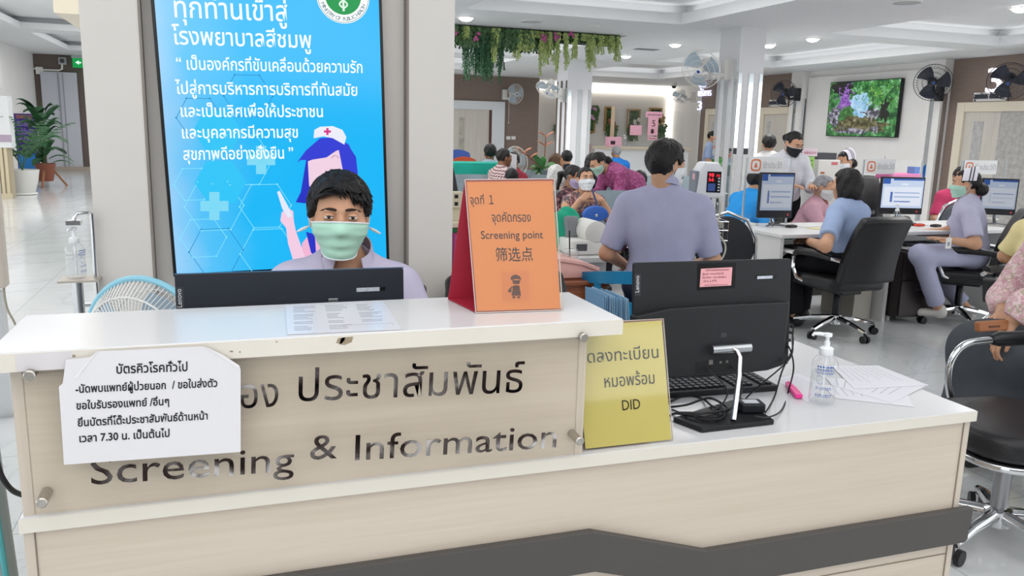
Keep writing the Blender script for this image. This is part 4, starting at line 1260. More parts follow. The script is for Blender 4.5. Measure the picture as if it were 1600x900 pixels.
CLEAR = glass_mat('clear_plastic', (.985, .988, .992, 1), .35, .03, .01, (.85, .88, .92, 1))
BLUEP = mat('blue_print', '#3c64b0', .6)
def pump_bottle(label, loc, s=1., rz=0, name='hand_sanitizer_bottle', words=True):
    o = thing(name, label, 'bottle', loc, rz)
    def sc(pr): return [(r * s, z * s) for r, z in pr]
    g = G(); g.lathe(sc([(0, .002), (.026, 0), (.032, .003), (.034, .01), (.034, .1), (.032, .116), (.024, .128), (.0155, .134), (.0155, .142)]), seg=32, cap=False); g.build('bottle', CLEAR, o, smooth=True)
    g = G(); g.lathe(sc([(0, .004), (.025, .003), (.0318, .006), (.0325, .012), (.0325, .088), (0, .088)]), seg=32, cap=False); g.build('gel', glass_mat('clear_gel', (.985, .988, .992, 1), .2, .02, .0, (.8, .85, .9, 1)), o, smooth=True)
    g = G(); g.lathe(sc([(.0165, .134), (.018, .136), (.018, .152), (.012, .156), (.0075, .157), (.0075, .17), (.005, .171), (.005, .182), (.011, .184), (.011, .192), (0, .194)]), seg=20); pu = g.build('pump', mat('pump_white', '#eef0f2', .35), o, smooth=True)
    g = G(); g.tube([(0, 0, .187 * s), (-.02 * s, 0, .189 * s), (-.034 * s, 0, .188 * s), (-.038 * s, 0, .182 * s)], [.0055 * s, .005 * s, .0045 * s, .0035 * s], 8); g.tube([(0, 0, .135 * s), (0, 0, .012 * s)], .003 * s, 6); g.build('nozzle', mat('pump_white', '#eef0f2', .35), pu, smooth=True)
    g = G()
    def patch(a0, a1, z0, z1, r=.0344):
        n = 6
        for k in range(n):
            A, B = a0 + (a1 - a0) * k / n, a0 + (a1 - a0) * (k + 1) / n
            g.add([(r * s * math.sin(A), -r * s * math.cos(A), z0 * s), (r * s * math.sin(B), -r * s * math.cos(B), z0 * s), (r * s * math.sin(B), -r * s * math.cos(B), z1 * s), (r * s * math.sin(A), -r * s * math.cos(A), z1 * s)], [(0, 1, 2, 3)])
    for z in (.092, .0965): patch(-.75, .75, z, z + .0012)
    random.seed(5)
    for z, h in ((.105, .005), (.099, .003), (.088, .002), (.05, .002), (.046, .002), (.03, .003), (.026, .002)):
        a = -.6
        while a < .55:
            b_ = a + random.uniform(.05, .16); patch(a, min(b_, .65), z, z + h); a = b_ + random.uniform(.03, .08)
    for k in range(16):
        t0_, t1_ = 2 * PI * k / 16, 2 * PI * (k + 1) / 16
        patch(-.35 + .26 * math.cos(t0_), -.35 + .26 * math.cos(t1_), .072 + .011 * math.sin(t0_) - .0006, .072 + .011 * math.sin(t0_) + .0006)
    g.build('label_print', BLUEP, o)
    return o
p = atz(1283, 630, LZ + .001)
pump_bottle('clear pump bottle of hand sanitizer standing on the white worktop', (p.x, p.y, LZ + .002), .99, -.65)

def sheet(label, corners, z, group='loose forms on the right worktop', rows=8, m=None, ink='#a6a8ae'):
    cs = [atz(x, y, z) for x, y in corners]
    o = thing('paper_sheet', label, 'paper', (cs[0].x, cs[0].y, z), group=group)
    g = G(); g.add([p - V((0, 0, .0004)) for p in cs] + [p + V((0, 0, .0003)) for p in cs], [(0, 1, 2, 3)[::-1], (4, 5, 6, 7), (0, 1, 5, 4), (1, 2, 6, 5), (2, 3, 7, 6), (3, 0, 4, 7)])
    n = (cs[1] - cs[0]).cross(cs[3] - cs[0])
    bw(g, 'page', m or mat('form_paper', '#dddce2', .7), o)
    g = G(); random.seed(int(corners[0][0]))
    for k in range(rows):
        t = .1 + .8 * k / rows
        A, B = cs[0].lerp(cs[3], t), cs[1].lerp(cs[2], t)
        a, b = A.lerp(B, .08), A.lerp(B, random.uniform(.55, .93)); w = (cs[3] - cs[0]) * .008
        g.add([a + V((0, 0, .0006)), b + V((0, 0, .0006)), b + w + V((0, 0, .0006)), a + w + V((0, 0, .0006))], [(0, 1, 2, 3)])
    bw(g, 'print', mat('form_ink' + ink, ink, .8), o)
sheet('lowest white form with its lower right corner at the worktop edge', [(1284, 601), (1305, 622), (1429, 636), (1417, 614)], LZ + .0012)
sheet('white form under the topmost one with a dark ruled border', [(1290, 590), (1300, 602), (1393, 630), (1450, 601)], LZ + .0022)
sheet('topmost white form reaching furthest right on the worktop', [(1300, 572), (1335, 608), (1451, 602), (1372, 571)], LZ + .0034)
sheet('white form lying half behind the pink highlighter', [(1212, 592), (1262, 630), (1288, 600), (1246, 584)], LZ + .0006)

# pale blue record cards standing on edge
random.seed(11)
for k in range(15):
    f_ = k / 14
    px = 942 + 38 * f_; py = 460 + 6 * f_ + random.uniform(-2.5, 2.5)
    p = at(px, py, 2.22 + .004 * k)
    col = random.choice(['#9fc4dc', '#8cb6d4', '#b9d3e3', '#a9cbe0', '#7fa8c8'])
    t = random.uniform(-.02, .1) + .1 * f_
    g = G(); g.grid(lambda u, v: (t * (v - 1) * .1 * -1 + .0008 * math.sin(3 * u), -.01 + .14 * u, (v - 1) * (p.z - LZ - .002)), 4, 4, .0011)
    o = g.build('record_card', mat('card' + col, col, .7))
    o.location = (p.x, p.y, p.z)
    tag(o, 'pale blue record card standing on edge beside the right computer', 'card', 'pale blue record cards between counter top and computer')
# ------------------------------------------------------------------ digital sign on the pillar
o0, o1, o2 = at(277, 425, PY + .045), at(604.5, 407.5, PY + .045), at(244.4, 0, PY + .045)
pl = Plane(o0 + V((0, -.05, 0)), o1 - o0, V((0, 0, 1)))
pl.v = (pl.v - pl.u * pl.v.dot(pl.u)).normalized(); pl.n = pl.u.cross(pl.v)
W_ = pl.uv(604.5, 407.5)[0]; H_ = W_ * 16 / 9
ds = thing('digital_signage_display', 'tall portrait screen with blue hospital message mounted on the beige pillar', 'screen', mw=pl.mat())
g = G(); g.rrect(W_ + .02, H_ + .02, .006, -.045, -.001, cx=W_ / 2, cy=H_ / 2); g.build('bezel', mat('bezel_black', '#0d0e12', .3), ds, bevel=.002)
m, nt, b = newmat('screen_blue')
vec = coords(nt, (1, 1, 1))
sx = nt.nodes.new('ShaderNodeSeparateXYZ'); nt.links.new(vec, sx.inputs[0])
mm = N(nt, 'ShaderNodeMath', operation='MULTIPLY_ADD'); mm.inputs[1].default_value = 1.15 / W_; mm.inputs[2].default_value = .0
nt.links.new(sx.outputs[0], mm.inputs[0])
nz = noise(nt, vec, 4, 2, .5); ad_ = N(nt, 'ShaderNodeMath', operation='MULTIPLY_ADD'); ad_.inputs[1].default_value = .25; nt.links.new(nz, ad_.inputs[0]); nt.links.new(mm.outputs[0], ad_.inputs[2])
cr = ramp(nt, ad_.outputs[0], [(.12, '#9ad2fb'), (.28, '#55c4fb'), (.55, '#14bafa'), (1, '#08b8fa')])
nt.links.new(cr, b.inputs['Emission Color']); b.inputs['Emission Strength'].default_value = .86; b.inputs['Base Color'].default_value = (.01, .02, .03, 1); b.inputs['Roughness'].default_value = .15
g = G(); g.box(.001, W_ - .001, .001, H_ - .001, -.002, 0); scr = g.build('screen', m, ds)
def em(name, c, s=.86): return mat(name, '#050505', .5, emit=c, es=s)
TW = em('screen_white', '#f2fbff', .95)
ptext(pl, [('ทุกท่านเข้าสู่', (270, 26), (447, 34), 46), ('โรงพยาบาลสีชมพู', (270, 68), (487, 76), 38), ('“ เป็นองค์กรที่ขับเคลื่อนด้วยความรัก', (275, 104), (566, 118), 27), ('ไปสู่การบริหารการบริการที่ทันสมัย', (275, 144), (559, 152), 27),
           ('และเป็นเลิศเพื่อให้ประชาชน', (281, 181), (503, 184), 26), ('และบุคลากรมีความสุข', (283, 214), (464, 217), 26), ('สุขภาพดีอย่างยั่งยืน ”', (286, 248), (458, 249), 26)], 'message_lettering', TW, scr, .0002, .0012, bold=.0006)
HEX = em('hex_line', '#7ddffb', .92); HEXD = em('hex_dark', '#128fcc', .86); HEXF = em('hex_fill', '#22c4f8', .88)
def hexa(cx, cy, r, m, w=.003, name='hexagon'):
    x0, y0 = pl.uv(cx, cy); x1, _ = pl.uv(cx + r, cy); R_ = x1 - x0
    g = G()
    pts = [(x0 + R_ * math.cos(PI / 3 * k), y0 + R_ * math.sin(PI / 3 * k), -.0009) for k in range(6)]
    for k in range(6): g.tube([pts[k], pts[(k + 1) % 6]], w * .5, 4)
    for p in pts: g.ball((p[0], p[1], .0002), (w * 1.1, w * 1.1, .0004), None, 8, 4)
    return g.build(name, m, scr)
for cx, cy, r, m_ in ((312, 184, 36, HEXD), (388, 150, 38, HEXD), (335, 322, 46, HEX), (338, 392, 42, HEXD), (318, 372, 36, HEX), (415, 322, 40, HEX), (420, 395, 44, HEX), (302, 288, 30, HEX), (380, 250, 46, HEX)): hexa(cx, cy, r, m_)
def hexfill(cx, cy, r):
    x0, y0 = pl.uv(cx, cy); x1, _ = pl.uv(cx + r, cy); R_ = x1 - x0
    g = G(); g.prism([(x0 + R_ * math.cos(PI / 3 * k), y0 + R_ * math.sin(PI / 3 * k)) for k in range(6)], .0001, .0004); g.build('hexagon_fill', HEXF, scr)
hexfill(340, 205, 38); hexfill(345, 285, 40)
def cross(cx, cy, r, w, m, z=.0007, name='medical_cross'):
    g = G()
    for a, c in ((r, w), (w, r)): ppoly(pl, [(cx - a, cy - c), (cx + a, cy - c), (cx + a, cy + c), (cx - a, cy + c)], z, z + .0002, g)
    return g.build(name, m, scr)
PALE = em('pale_cross', '#7fdcf8', .86)
cross(335, 322, 22, 8, PALE); cross(408, 250, 22, 8, PALE)
# round emblem cut by the top edge
x0, y0 = pl.uv(536, -6); x1, _ = pl.uv(577, -6); R_ = x1 - x0
g = G(); g.prism([(x0 + R_ * math.cos(2 * PI * k / 48), y0 + R_ * math.sin(2 * PI * k / 48)) for k in range(48)], .0006, .0008); eb = g.build('emblem', em('emblem_white', '#f3faf8', .95), scr)
g = G(); g.prism([(x0 + R_ * .68 * math.cos(2 * PI * k / 40), y0 + R_ * .68 * math.sin(2 * PI * k / 40)) for k in range(40)], .0009, .001); g.build('emblem_ground', em('emblem_green', '#12a050', .8), eb)
g = G()
n = 96
for rr in (.95,):
    for k in range(n):
        A, B = 2 * PI * k / n, 2 * PI * (k + 1) / n
        g.add([(x0 + R_ * q * math.cos(t), y0 + R_ * q * math.sin(t), .0009) for q, t in ((rr, A), (rr + .018, A), (rr + .018, B), (rr, B))], [(0, 1, 2, 3)])
g.build('emblem_ring', em('emblem_line', '#3b6f86', .7), eb)
vs, fs_ = [], []
word = 'MINISTRY OF PUBLIC HEALTH'
EMT = em('emblem_text', '#2f5f7c', .7)
tl = []
for k, ch in enumerate(word):
    a_ = math.radians(203 + (134) * k / (len(word) - 1))
    if ch == ' ': continue
    t_ = text([(ch, 0, 0, R_ * .2, None, 'CENTER')], 'letter', EMT, None, .00005)
    mt_ = Matrix.Translation((x0 + R_ * .9 * math.cos(a_), y0 + R_ * .9 * math.sin(a_), .001)) @ Matrix.Rotation(a_ + PI / 2, 4, 'Z')
    b_ = len(vs); vs += [tuple(mt_ @ p.co) for p in t_.data.vertices]; fs_ += [tuple(i + b_ for i in p.vertices) for p in t_.data.polygons]
    bpy.data.objects.remove(t_)
g = G(); g.v, g.f = vs, fs_; g.build('emblem_lettering', EMT, eb)
g = G(); s_ = R_ * .55
g.tube([(x0, y0 - s_, .0014), (x0, y0 + s_, .0014)], R_ * .045, 6)
for sd in (1, -1): g.tube([(x0 + sd * R_ * .16 * math.sin(3.2 * PI * k / 24) * (1 - k / 40), y0 - s_ * .8 + 1.7 * s_ * k / 24, .0014) for k in range(25)], R_ * .035, 5)
g.build('caduceus', em('emblem_staff', '#dff3e6', .9), eb)
# the drawn nurse
def draw(name, pts, c, z, s=.86):
    g = G(); ppoly(pl, pts, z, z + .0002, g); return g.build(name, em('drawn_' + c.strip('#'), c, s), scr)
draw('drawn_hair_back', [(480, 240), (470, 300), (462, 316), (480, 318), (480, 340), (560, 340), (556, 300), (559, 270), (556, 245), (545, 228), (520, 220), (495, 225)], '#1426c4', .0010)
draw('drawn_face', [(481, 252), (530, 234), (536, 262), (534, 290), (520, 310), (495, 310), (483, 290)], '#f3d3e6', .0013)
draw('drawn_fringe', [(464, 254), (478, 235), (500, 216), (525, 214), (545, 226), (556, 250), (559, 270), (556, 290), (536, 268), (529, 233), (510, 246), (484, 250), (470, 250)], '#2433d6', .0016)
draw('drawn_cap', [(490, 216), (491, 203), (500, 198), (520, 197), (535, 203), (541, 214), (538, 226), (520, 216), (505, 213)], '#eef0fb', .0019)
cross(511.5, 205.5, 5.5, 1.8, em('drawn_cross', '#e03a90', .8), .0022, 'drawn_cross')
g = G(); g.tube([(*pl.uv(518 + k, 247 - 4 * math.sin(PI * k / 11)), .0018) for k in range(12)], .0009, 4); g.build('drawn_eyelid', em('drawn_line', '#3a3560', .6), scr)
draw('drawn_arm', [(447, 356), (438, 345), (440, 332), (449, 324), (458, 330), (459, 345), (462, 360), (476, 400), (478, 420), (462, 420), (450, 380)], '#f6cfe6', .0013)
draw('drawn_body', [(472, 380), (480, 370), (560, 362), (575, 372), (577, 410), (470, 420)], '#f4b8d8', .0008)
draw('drawn_collar', [(478, 362), (492, 366), (494, 400), (486, 395)], '#1d2cc8', .0012)
draw('drawn_syringe', [(433, 300), (437, 298), (450, 322), (456, 338), (450, 340), (441, 326)], '#e6ecff', .0017)

# ------------------------------------------------------------------ wall fans
def fan(label, px, Y, facing, wall_pt, col='w', r=.235, cord=0, group=None, name='wall_fan', X=None, mount=True, wires=40):
    c = atx(*px, X) if X else at(*px, Y)
    n = V(facing).normalized()
    q = n.to_track_quat('Z', 'Y').to_matrix().to_4x4()
    root = thing(name, label, 'fan', mw=Matrix.Translation(c) @ q)
    inv = root.matrix_basis.inverted()
    mc, mb = {'w': (WPL, mat('blade_blue', '#b9cfe0', .3, trans=.3)), 'k': (mat('fan_black', '#24262c', .4), mat('blade_dark', '#33384a', .2, trans=.4))}[col]
    g = G(); w = .0026 if r > .2 else .0022
    for z, f in ((.0, 1), (.05, .8), (.062, .55), (.066, .3), (-.06, .82), (-.075, .55), (-.08, .3)):
        g.tube([(r * f * math.cos(2 * PI * k / 36), r * f * math.sin(2 * PI * k / 36), z) for k in range(36)], w * (2.2 if f == 1 else 1), 4, closed=True)
    for k in range(wires):
        a = 2 * PI * k / wires
        for prof in (((.055, .067), (.3, .066), (.55, .062), (.8, .05), (1, 0)), ((.3, -.08), (.55, -.075), (.82, -.06), (1, 0))):
            g.tube([(r * f * math.cos(a + .25 * (1 - f)), r * f * math.sin(a + .25 * (1 - f)), z) for f, z in prof], w * .6, 3, cap=False)
    g.build('cage', mc, root, smooth=True)
    g = G()
    for k in range(3):
        a0 = 2 * PI * k / 3
        def bl(u, v):
            rr = .035 + (r * .9 - .035) * u; a = a0 + (v - .5) * (1.35 - .3 * u) + .25 * u
            return (rr * math.cos(a), rr * math.sin(a), -.01 + .022 * (v - .5) * 2 * (1 - .3 * u))
        g.grid(bl, 6, 5, .002)
    g.build('blades', mb, root, smooth=True)
    g = G(); g.lathe([(0, .074), (.03, .073), (.042, .068), (.045, .06), (.0, .06)], seg=20); hb = g.build('hub_badge', mc, root, smooth=True)
    g = G(); g.lathe([(0, .0765), (.018, .0755), (.02, .074)], seg=16); g.build('badge', mat('badge_blue', '#2a4fa0', .3), hb)
    g = G(); g.lathe([(.0, -.19), (.05, -.185), (.065, -.15), (.07, -.09), (.06, -.075), (.03, -.07), (.03, .05)], seg=20); g.build('motor_housing', mc, root, smooth=True)
    if mount:
        wp = V(wall_pt)
        mid = c - n * .14
        low = V((mid.x, mid.y, mid.z - .16)).lerp(V((wp.x, wp.y, wp.z - .05)), .35)
        g = G(); g.tube([tuple(mid), tuple(low), tuple(V((wp.x, wp.y, wp.z - .06)))], [.03, .028, .035], 8); bw(g, 'arm', mc, root, smooth=True)
        g = G(); g.bx(tuple(wp), (.1, .1, .24)); bw(g, 'wall_bracket', mc, root, bevel=.015)
        if cord:
            g = G(); g.tube([tuple(low), tuple(low + V((0, 0, -cord)))], .004, 5); g.ball(tuple(low + V((0, 0, -cord))), .015); bw(g, 'pull_cord', mc, root)
    return root
fan('white wall fan above the switches on the brown wall', (805, 147), 18.72, (.25, -.95, -.12), at(788, 148, 19.04), r=.23, cord=.55)
fan('white wall fan tilted down on the far mirrored column', (857, 140), 13.3, (-.45, -.35, -.8), (5.62, 13.75, 2.1), r=.22)
fan('white wall fan beside the lit strip of the back alcove', (1062, 152), 17.0, (-.55, -.25, -.8), at(1083, 152, 17.15), r=.2)
fan('large white wall fan with pale blue blades on the near column', (1095, 108), 8.55, (-.72, -.5, -.48), (5.585, 8.6, 2.24), r=.235)
fan('dark wall fan in front of the brown wall by the middle door', (1225, 146), 0, (-.75, -.55, -.28), (10.4, 13.55, 2.28), 'k', .25, X=10.1)
fan('dark wall fan right of the wall television', (1458, 129), 0, (-.62, -.75, -.15), (10.43, 10.18, 2.2), 'k', .27, X=10.15)
fan('dark wall fan at the right edge overlapping the lit number', (1576, 127), 0, (-.7, -.5, -.45), (10.42, 8.2, 2.45), 'k', .26, X=9.9)

# ------------------------------------------------------------------ wall television with an aquarium picture
a, b, c = atx(1290.7, 211.2, XR - .14), atx(1397.3, 213.3, XR - .14), atx(1299.2, 129.9, XR - .14)
c2 = atx(1405.9, 122.7, XR - .14)
c, c2 = a + (c - a) * 1.0, c2
pl = Plane(a, V((0, b.y - a.y, 0)), V((0, 0, 1)))
tw, thh = abs(b.y - a.y), ((c.z - a.z) + (c2.z - b.z)) / 2
tv = thing('wall_television', 'wide television showing a planted aquarium on the white wall panel', 'television', mw=pl.mat())
g = G(); g.rrect(tw + .03, thh + .03, .01, -.07, -.005, cx=tw / 2, cy=thh / 2); g.build('casing', mat('tv_black', '#101216', .35), tv)
m, nt, b_ = newmat('aquarium')
vec = coords(nt)
n1 = noise(nt, vec, 7, 6, .7); c1 = ramp(nt, n1, [(.3, '#0b1a10'), (.45, '#1e5a2c'), (.55, '#4d9a4e'), (.65, '#9fd0a8'), (.75, '#dff0ff')])
nt.links.new(c1, b_.inputs['Emission Color']); b_.inputs['Emission Strength'].default_value = .8; b_.inputs['Base Color'].default_value = (.01, .01, .01, 1)
g = G(); g.box(0, tw, 0, thh, -.006, -.003); scr = g.build('screen', m, tv)
random.seed(3)
def blob(name, cx, cy, rx, ry, m, z, n=14, jag=.35):
    n *= 3
    ph = [random.uniform(0, 6.3) for _ in range(4)]
    pts = []
    for k in range(n):
        a = 2 * PI * k / n
        q = 1 - jag * (.5 + .25 * math.sin(3 * a + ph[0]) + .25 * math.sin(7 * a + ph[1])) - random.uniform(0, jag * .45)
        pts.append((min(tw, max(0, tw * cx + tw * rx * math.cos(a) * q)), min(thh, max(0, thh * cy + thh * ry * math.sin(a) * q))))
    g = G(); g.prism(pts, z, z + .0005); g.build(name, m, scr)
def sprig(name, cx, cy, rx, ry, m, z, count, ln, up=1):
    """many small leaves of one picture element"""
    g = G()
    for k in range(count):
        x, y = tw * (cx + random.gauss(0, rx * .5)), thh * (cy + random.gauss(0, ry * .5)); a = random.uniform(.2, 2.9) if up else random.uniform(0, 6.3); l = ln * random.uniform(.5, 1.2)
        x = min(tw - .06, max(.06, x)); y = min(thh - .06, max(.06, y))
        dx, dy = math.cos(a) * l, math.sin(a) * l
        g.add([(x, y, z), (x + dx * .5 + dy * .18, y + dy * .5 - dx * .18, z), (x + dx, y + dy, z), (x + dx * .5 - dy * .18, y + dy * .5 + dx * .18, z)], [(0, 1, 2, 3)])
    g.build(name, m, scr)
def emn(name, cols, sc):
    m, nt, b = newmat(name); v = coords(nt)
    nt.links.new(ramp(nt, noise(nt, v, sc, 5, .7), cols), b.inputs['Emission Color']); b.inputs['Emission Strength'].default_value = .8; b.inputs['Base Color'].default_value = (.01, .01, .01, 1)
    return m
ROCK = emn('rock_pic', [(.35, '#15161d'), (.5, '#5b5a66'), (.62, '#cfcbe0'), (.75, '#ffffff')], 14)
DARKP = emn('dark_pic', [(.3, '#07080c'), (.6, '#1c2018'), (.8, '#5a5a40')], 10)
blob('picture_water', .45, .55, .25, .3, emn('water_pic', [(.3, '#6fb4e8'), (.6, '#bfe2fb'), (.8, '#eef8ff')], 6), .0006)
blob('picture_shade', .2, .9, .22, .2, DARKP, .0008)
blob('picture_plant', .25, .62, .13, .26, emn('purple_pic', [(.3, '#3a1c5a'), (.5, '#8a4fb8'), (.7, '#d3a8ec')], 18), .001, 22, .5)
blob('picture_bush', .3, .42, .14, .16, emn('green_pic', [(.3, '#0f2f12'), (.55, '#3f7d3a'), (.8, '#9fcf7a')], 16), .0012)
blob('picture_rocks', .5, .2, .5, .2, emn('bed_pic', [(.3, '#17180f'), (.5, '#55522c'), (.65, '#a59e78'), (.8, '#f0ecf0')], 12), .0014, 26)
blob('picture_rocks', .1, .35, .12, .25, ROCK, .0016); blob('picture_driftwood', .68, .42, .18, .1, ROCK, .0018, 14, .6); blob('picture_driftwood', .83, .45, .1, .3, DARKP, .0018, 10, .5)
blob('picture_pebbles', .4, .08, .32, .07, ROCK, .002, 20, .5); blob('picture_pebbles', .72, .12, .1, .1, ROCK, .002, 12, .6)
LEAFP = emn('leaf_pic', [(.3, '#2c6a2e'), (.5, '#5fa83f'), (.7, '#bfe08a'), (.8, '#f0fbe0')], 9)
sprig('picture_leaves', .72, .75, .28, .3, LEAFP, .0013, 160, .06, 0)
sprig('picture_leaves', .6, .9, .3, .15, emn('leaf_dark_pic', [(.3, '#123a1c'), (.6, '#2f7a3a'), (.8, '#7fc06a')], 9), .00125, 120, .06, 0)
sprig('picture_stems', .25, .62, .1, .26, emn('purple_leaf_pic', [(.3, '#5a2f86'), (.55, '#a774d8'), (.8, '#e8d0fb')], 12), .0014, 120, .07)
sprig('picture_grass', .3, .38, .14, .14, emn('grass_pic', [(.3, '#1f4a1e'), (.6, '#6aa04e'), (.8, '#cfe6a0')], 12), .00155, 110, .06)
sprig('picture_twigs', .68, .42, .16, .12, ROCK, .0019, 60, .09, 0)
sprig('picture_pebble_bits', .42, .1, .4, .07, ROCK, .0021, 120, .05, 0)
g = G(); q0 = atx(1391, 214, XR - .02); g.tube([tuple(q0), (XR - .06, q0.y + .05, q0.z - .5), (XR - .06, q0.y + .35, q0.z - .95)], .006, 5); o = g.build('tv_cable', mat('cable_grey', '#8e8f93', .6)); tag(o, 'thin grey cable hanging down the wall under the television', 'cable')

# ------------------------------------------------------------------ lit numbers and plates on the brown walls
GLOWT = mat('lit_number', '#ffffff', .4, emit='#f4f2ff', es=1.3)
def wall_sign(name, label, lines, p, w, h, cat='sign', board=None, m=None, z=0, ext=.015, X=XR - .03):
    """upright plate on the right wall; p is its centre"""
    mw_ = Matrix.Translation(p) @ Matrix(((0, 0, -1, 0), (-1, 0, 0, 0), (0, 1, 0, 0), (0, 0, 0, 1)))
    r = thing(name, label, cat, mw=mw_)
    if board is not None:
        g = G(); g.rrect(w, h, .008, 0, .02); g.build('plate', board, r)
        g = G(); g.rrect(w + .03, h + .03, .01, -.01, .004); g.build('plate_frame', mat('plate_brown', '#7a5a46', .5), r)
    t = text([(s, -w * .46, y, sz, wd, 'LEFT') for s, y, sz, wd in lines], 'lettering', m, r, ext, mw=Matrix.Translation((0, 0, .021 if board is not None else .0)))
    return r
p = atx(1550, 128, XR - .025); wall_sign('lit_number_sign', 'glowing white number three on the brown wall at the right', [('3', -.15, .5, .26)], p, .26, .4, m=GLOWT)
p = atx(1548, 151, XR - .03); wall_sign('name_plate', 'white name plate under the glowing number at the right', [('จุดบริการ  ซักประวัติ', -.03, .12, .5)], p, .56, .13, board=WPL, m=mat('plate_ink', '#5a5c66', .6))
p = atx(1217, 161, XR - .03); wall_sign('name_plate', 'white name plate over the middle door beside the dark fan', [('จุดบริการ  ซักประวัติ', -.03, .12, .5)], p, .6, .14, board=WPL, m=mat('plate_ink', '#5a5c66', .6))
p = atx(1101, 150, XR - .03); wall_sign('lit_sign', 'glowing bluish sign with a three behind the near column fan', [('จุด', .2, .22, .3), ('บริการ', .0, .22, .55), ('3', -.32, .3, .16)], p, .6, .7, m=mat('lit_blue', '#ffffff', .4, emit='#cfd2ff', es=1.2))

# ------------------------------------------------------------------ hanging planter on the ceiling
def leafmat(n, c): return mat('leaf_' + n, c, .6, var=.3, vscale=25)
y0 = 9.97
pt = thing('hanging_planter', 'long ceiling planter of trailing green ferns and flowers', 'plants', (3.7, y0, CEIL))
inv = pt.matrix_basis.inverted()
xa, xb = 2.3, at(968, 53, y0).x
g = G(); g.box(xa, xb, y0 - .02, y0 + .25, CEIL - .12, CEIL + .05); bw(g, 'planter_box', mat('planter_dark', '#2c3a2a', .8), pt)
random.seed(21)
def strand(g, p, L, wd, n=12):
    x, y, z = p
    for k in range(n):
        t = k / n; zz = z - L * t
        for s in (-1, 1):
            a = random.uniform(-.6, .6); ln = wd * random.uniform(.7, 1.3) * (1 - .4 * t)
            dx, dy = s * math.cos(a) * ln, math.sin(a) * ln
            w = ln * .28
            g.add([(x, y, zz), (x + dx * .5, y + dy * .5 - .005, zz - L / n * .3 + w), (x + dx, y + dy, zz - L / n * .9), (x + dx * .5, y + dy * .5, zz - L / n * .9 - w)], [(0, 1, 2, 3)])
        x += random.uniform(-.008, .008)
    g.tube([(p[0], p[1], z), (x, y, z - L)], .004, 4)
def px_x(px): return at(px, 60, y0).x
def px_len(py0, py1): return abs(at(800, py0, y0).z - at(800, py1, y0).z)
g = G()
for k in range(150):
    x = random.uniform(xa, px_x(880)); strand(g, (x, y0 - .03 + random.uniform(-.05, .2), CEIL - .02), random.uniform(.12, .26), .07, 5)
for k in range(30):
    x = random.uniform(px_x(880), xb); strand(g, (x, y0 - .03 + random.uniform(-.03, .2), CEIL - .01), random.uniform(.05, .12), .06, 4)
o = bw(g, 'foliage', leafmat('mid', '#4a6b42'), pt); o['kind'] = 'stuff'
g = G()
for k in range(70):
    px = random.gauss(757, 15); px = min(785, max(727, px)); strand(g, (px_x(px), y0 + random.uniform(-.06, .1), CEIL - .1), px_len(55, random.uniform(95, 130)), .03, 16)
o = bw(g, 'dark_fern', leafmat('dark', '#2f5a3a'), pt); o['kind'] = 'stuff'
for px, py in ((724, 68), (772, 72), (770, 112), (807, 100), (820, 84), (829, 80), (845, 120), (855, 100), (868, 115), (882, 108), (897, 90), (917, 108), (925, 104), (934, 80), (953, 78), (961, 92), (948, 65), (910, 60), (838, 60)):
    g = G()
    for j in range(4): strand(g, (px_x(px) + random.uniform(-.03, .03), y0 - .05 + random.uniform(-.03, .05), CEIL - .02), px_len(48, py) * random.uniform(.75, 1), .035, 14)
    bw(g, 'trailing_stem', leafmat('lime', '#a3b56c'), pt)
for px, py in ((745, 57), (850, 60), (870, 57), (713, 50), (893, 52)):
    g = G(); p = at(px, py, y0 - .08)
    for j in range(6): g.ball((p.x + random.uniform(-.03, .03), p.y, p.z + random.uniform(-.04, .04)), (.02, .015, .02), None, 8, 6)
    bw(g, 'flower', mat('flower_pink', '#b25a8c', .6), pt)

# ------------------------------------------------------------------ framed plants on the back wall
def frame_pic(label, x0, x1, y0_, y1_, spray=None):
    Y = YB - .03
    A_, B_ = at(x0, y1_, Y), at(x1, y0_, Y)
    w, h = B_.x - A_.x, B_.z - A_.z
    r = thing('plant_frame', label, 'picture frame', (A_.x + w / 2, Y, A_.z))
    g = G(); t = .045
    for a, b, c, d in ((-w / 2, w / 2, 0, t), (-w / 2, w / 2, h - t, h), (-w / 2, -w / 2 + t, t, h - t), (w / 2 - t, w / 2, t, h - t)): g.box(a, b, -.06, 0, c, d)
    g.build('frame', mat('frame_gold', '#a88752', .5), r, bevel=.004)
    g = G(); g.box(-w / 2 + t, w / 2 - t, -.02, -.005, t, h - t); g.build('moss_panel', mat('moss', '#2f4526', .9, var=.5, vscale=22), r)
    g = G(); random.seed(int(x0))
    for k in range(40):
        x, z = random.uniform(-w / 2 + t, w / 2 - t), random.uniform(t, h - t)
        strand(g, (x, -.04, z), .08, .05, 2)
    if spray:
        for k in range(14): strand(g, (spray[0] * w + random.uniform(-.12, .12), -.08, spray[1] * h + random.uniform(-.05, .1)), random.uniform(.15, .4), .09, 5)
    o = g.build('leaves', leafmat('moss', '#4b6b3c'), r); o['kind'] = 'stuff'
    if spray and spray[2]:
        g = G()
        for k in range(10): g.ball((spray[3] * w + random.uniform(-.1, .1), -.09, spray[4] * h + random.uniform(-.15, .15)), .045, None, 8, 6)
        g.build('flowers', mat('orchid_' + spray[2].strip('#'), spray[2], .6), r)
frame_pic('plant frame half hidden left of the far column', 871.5, 882, 164, 200, (-.2, .1, '#b08a80', .2, .4))
frame_pic('plant frame with pink orchids just right of the far column', 915, 930, 167, 207, (.3, .9, '#c79ab8', .1, .75))
frame_pic('green plant frame on the back wall left of the pale post', 943, 959, 167, 205, (.2, .2, '#8f5a44', .3, .25))
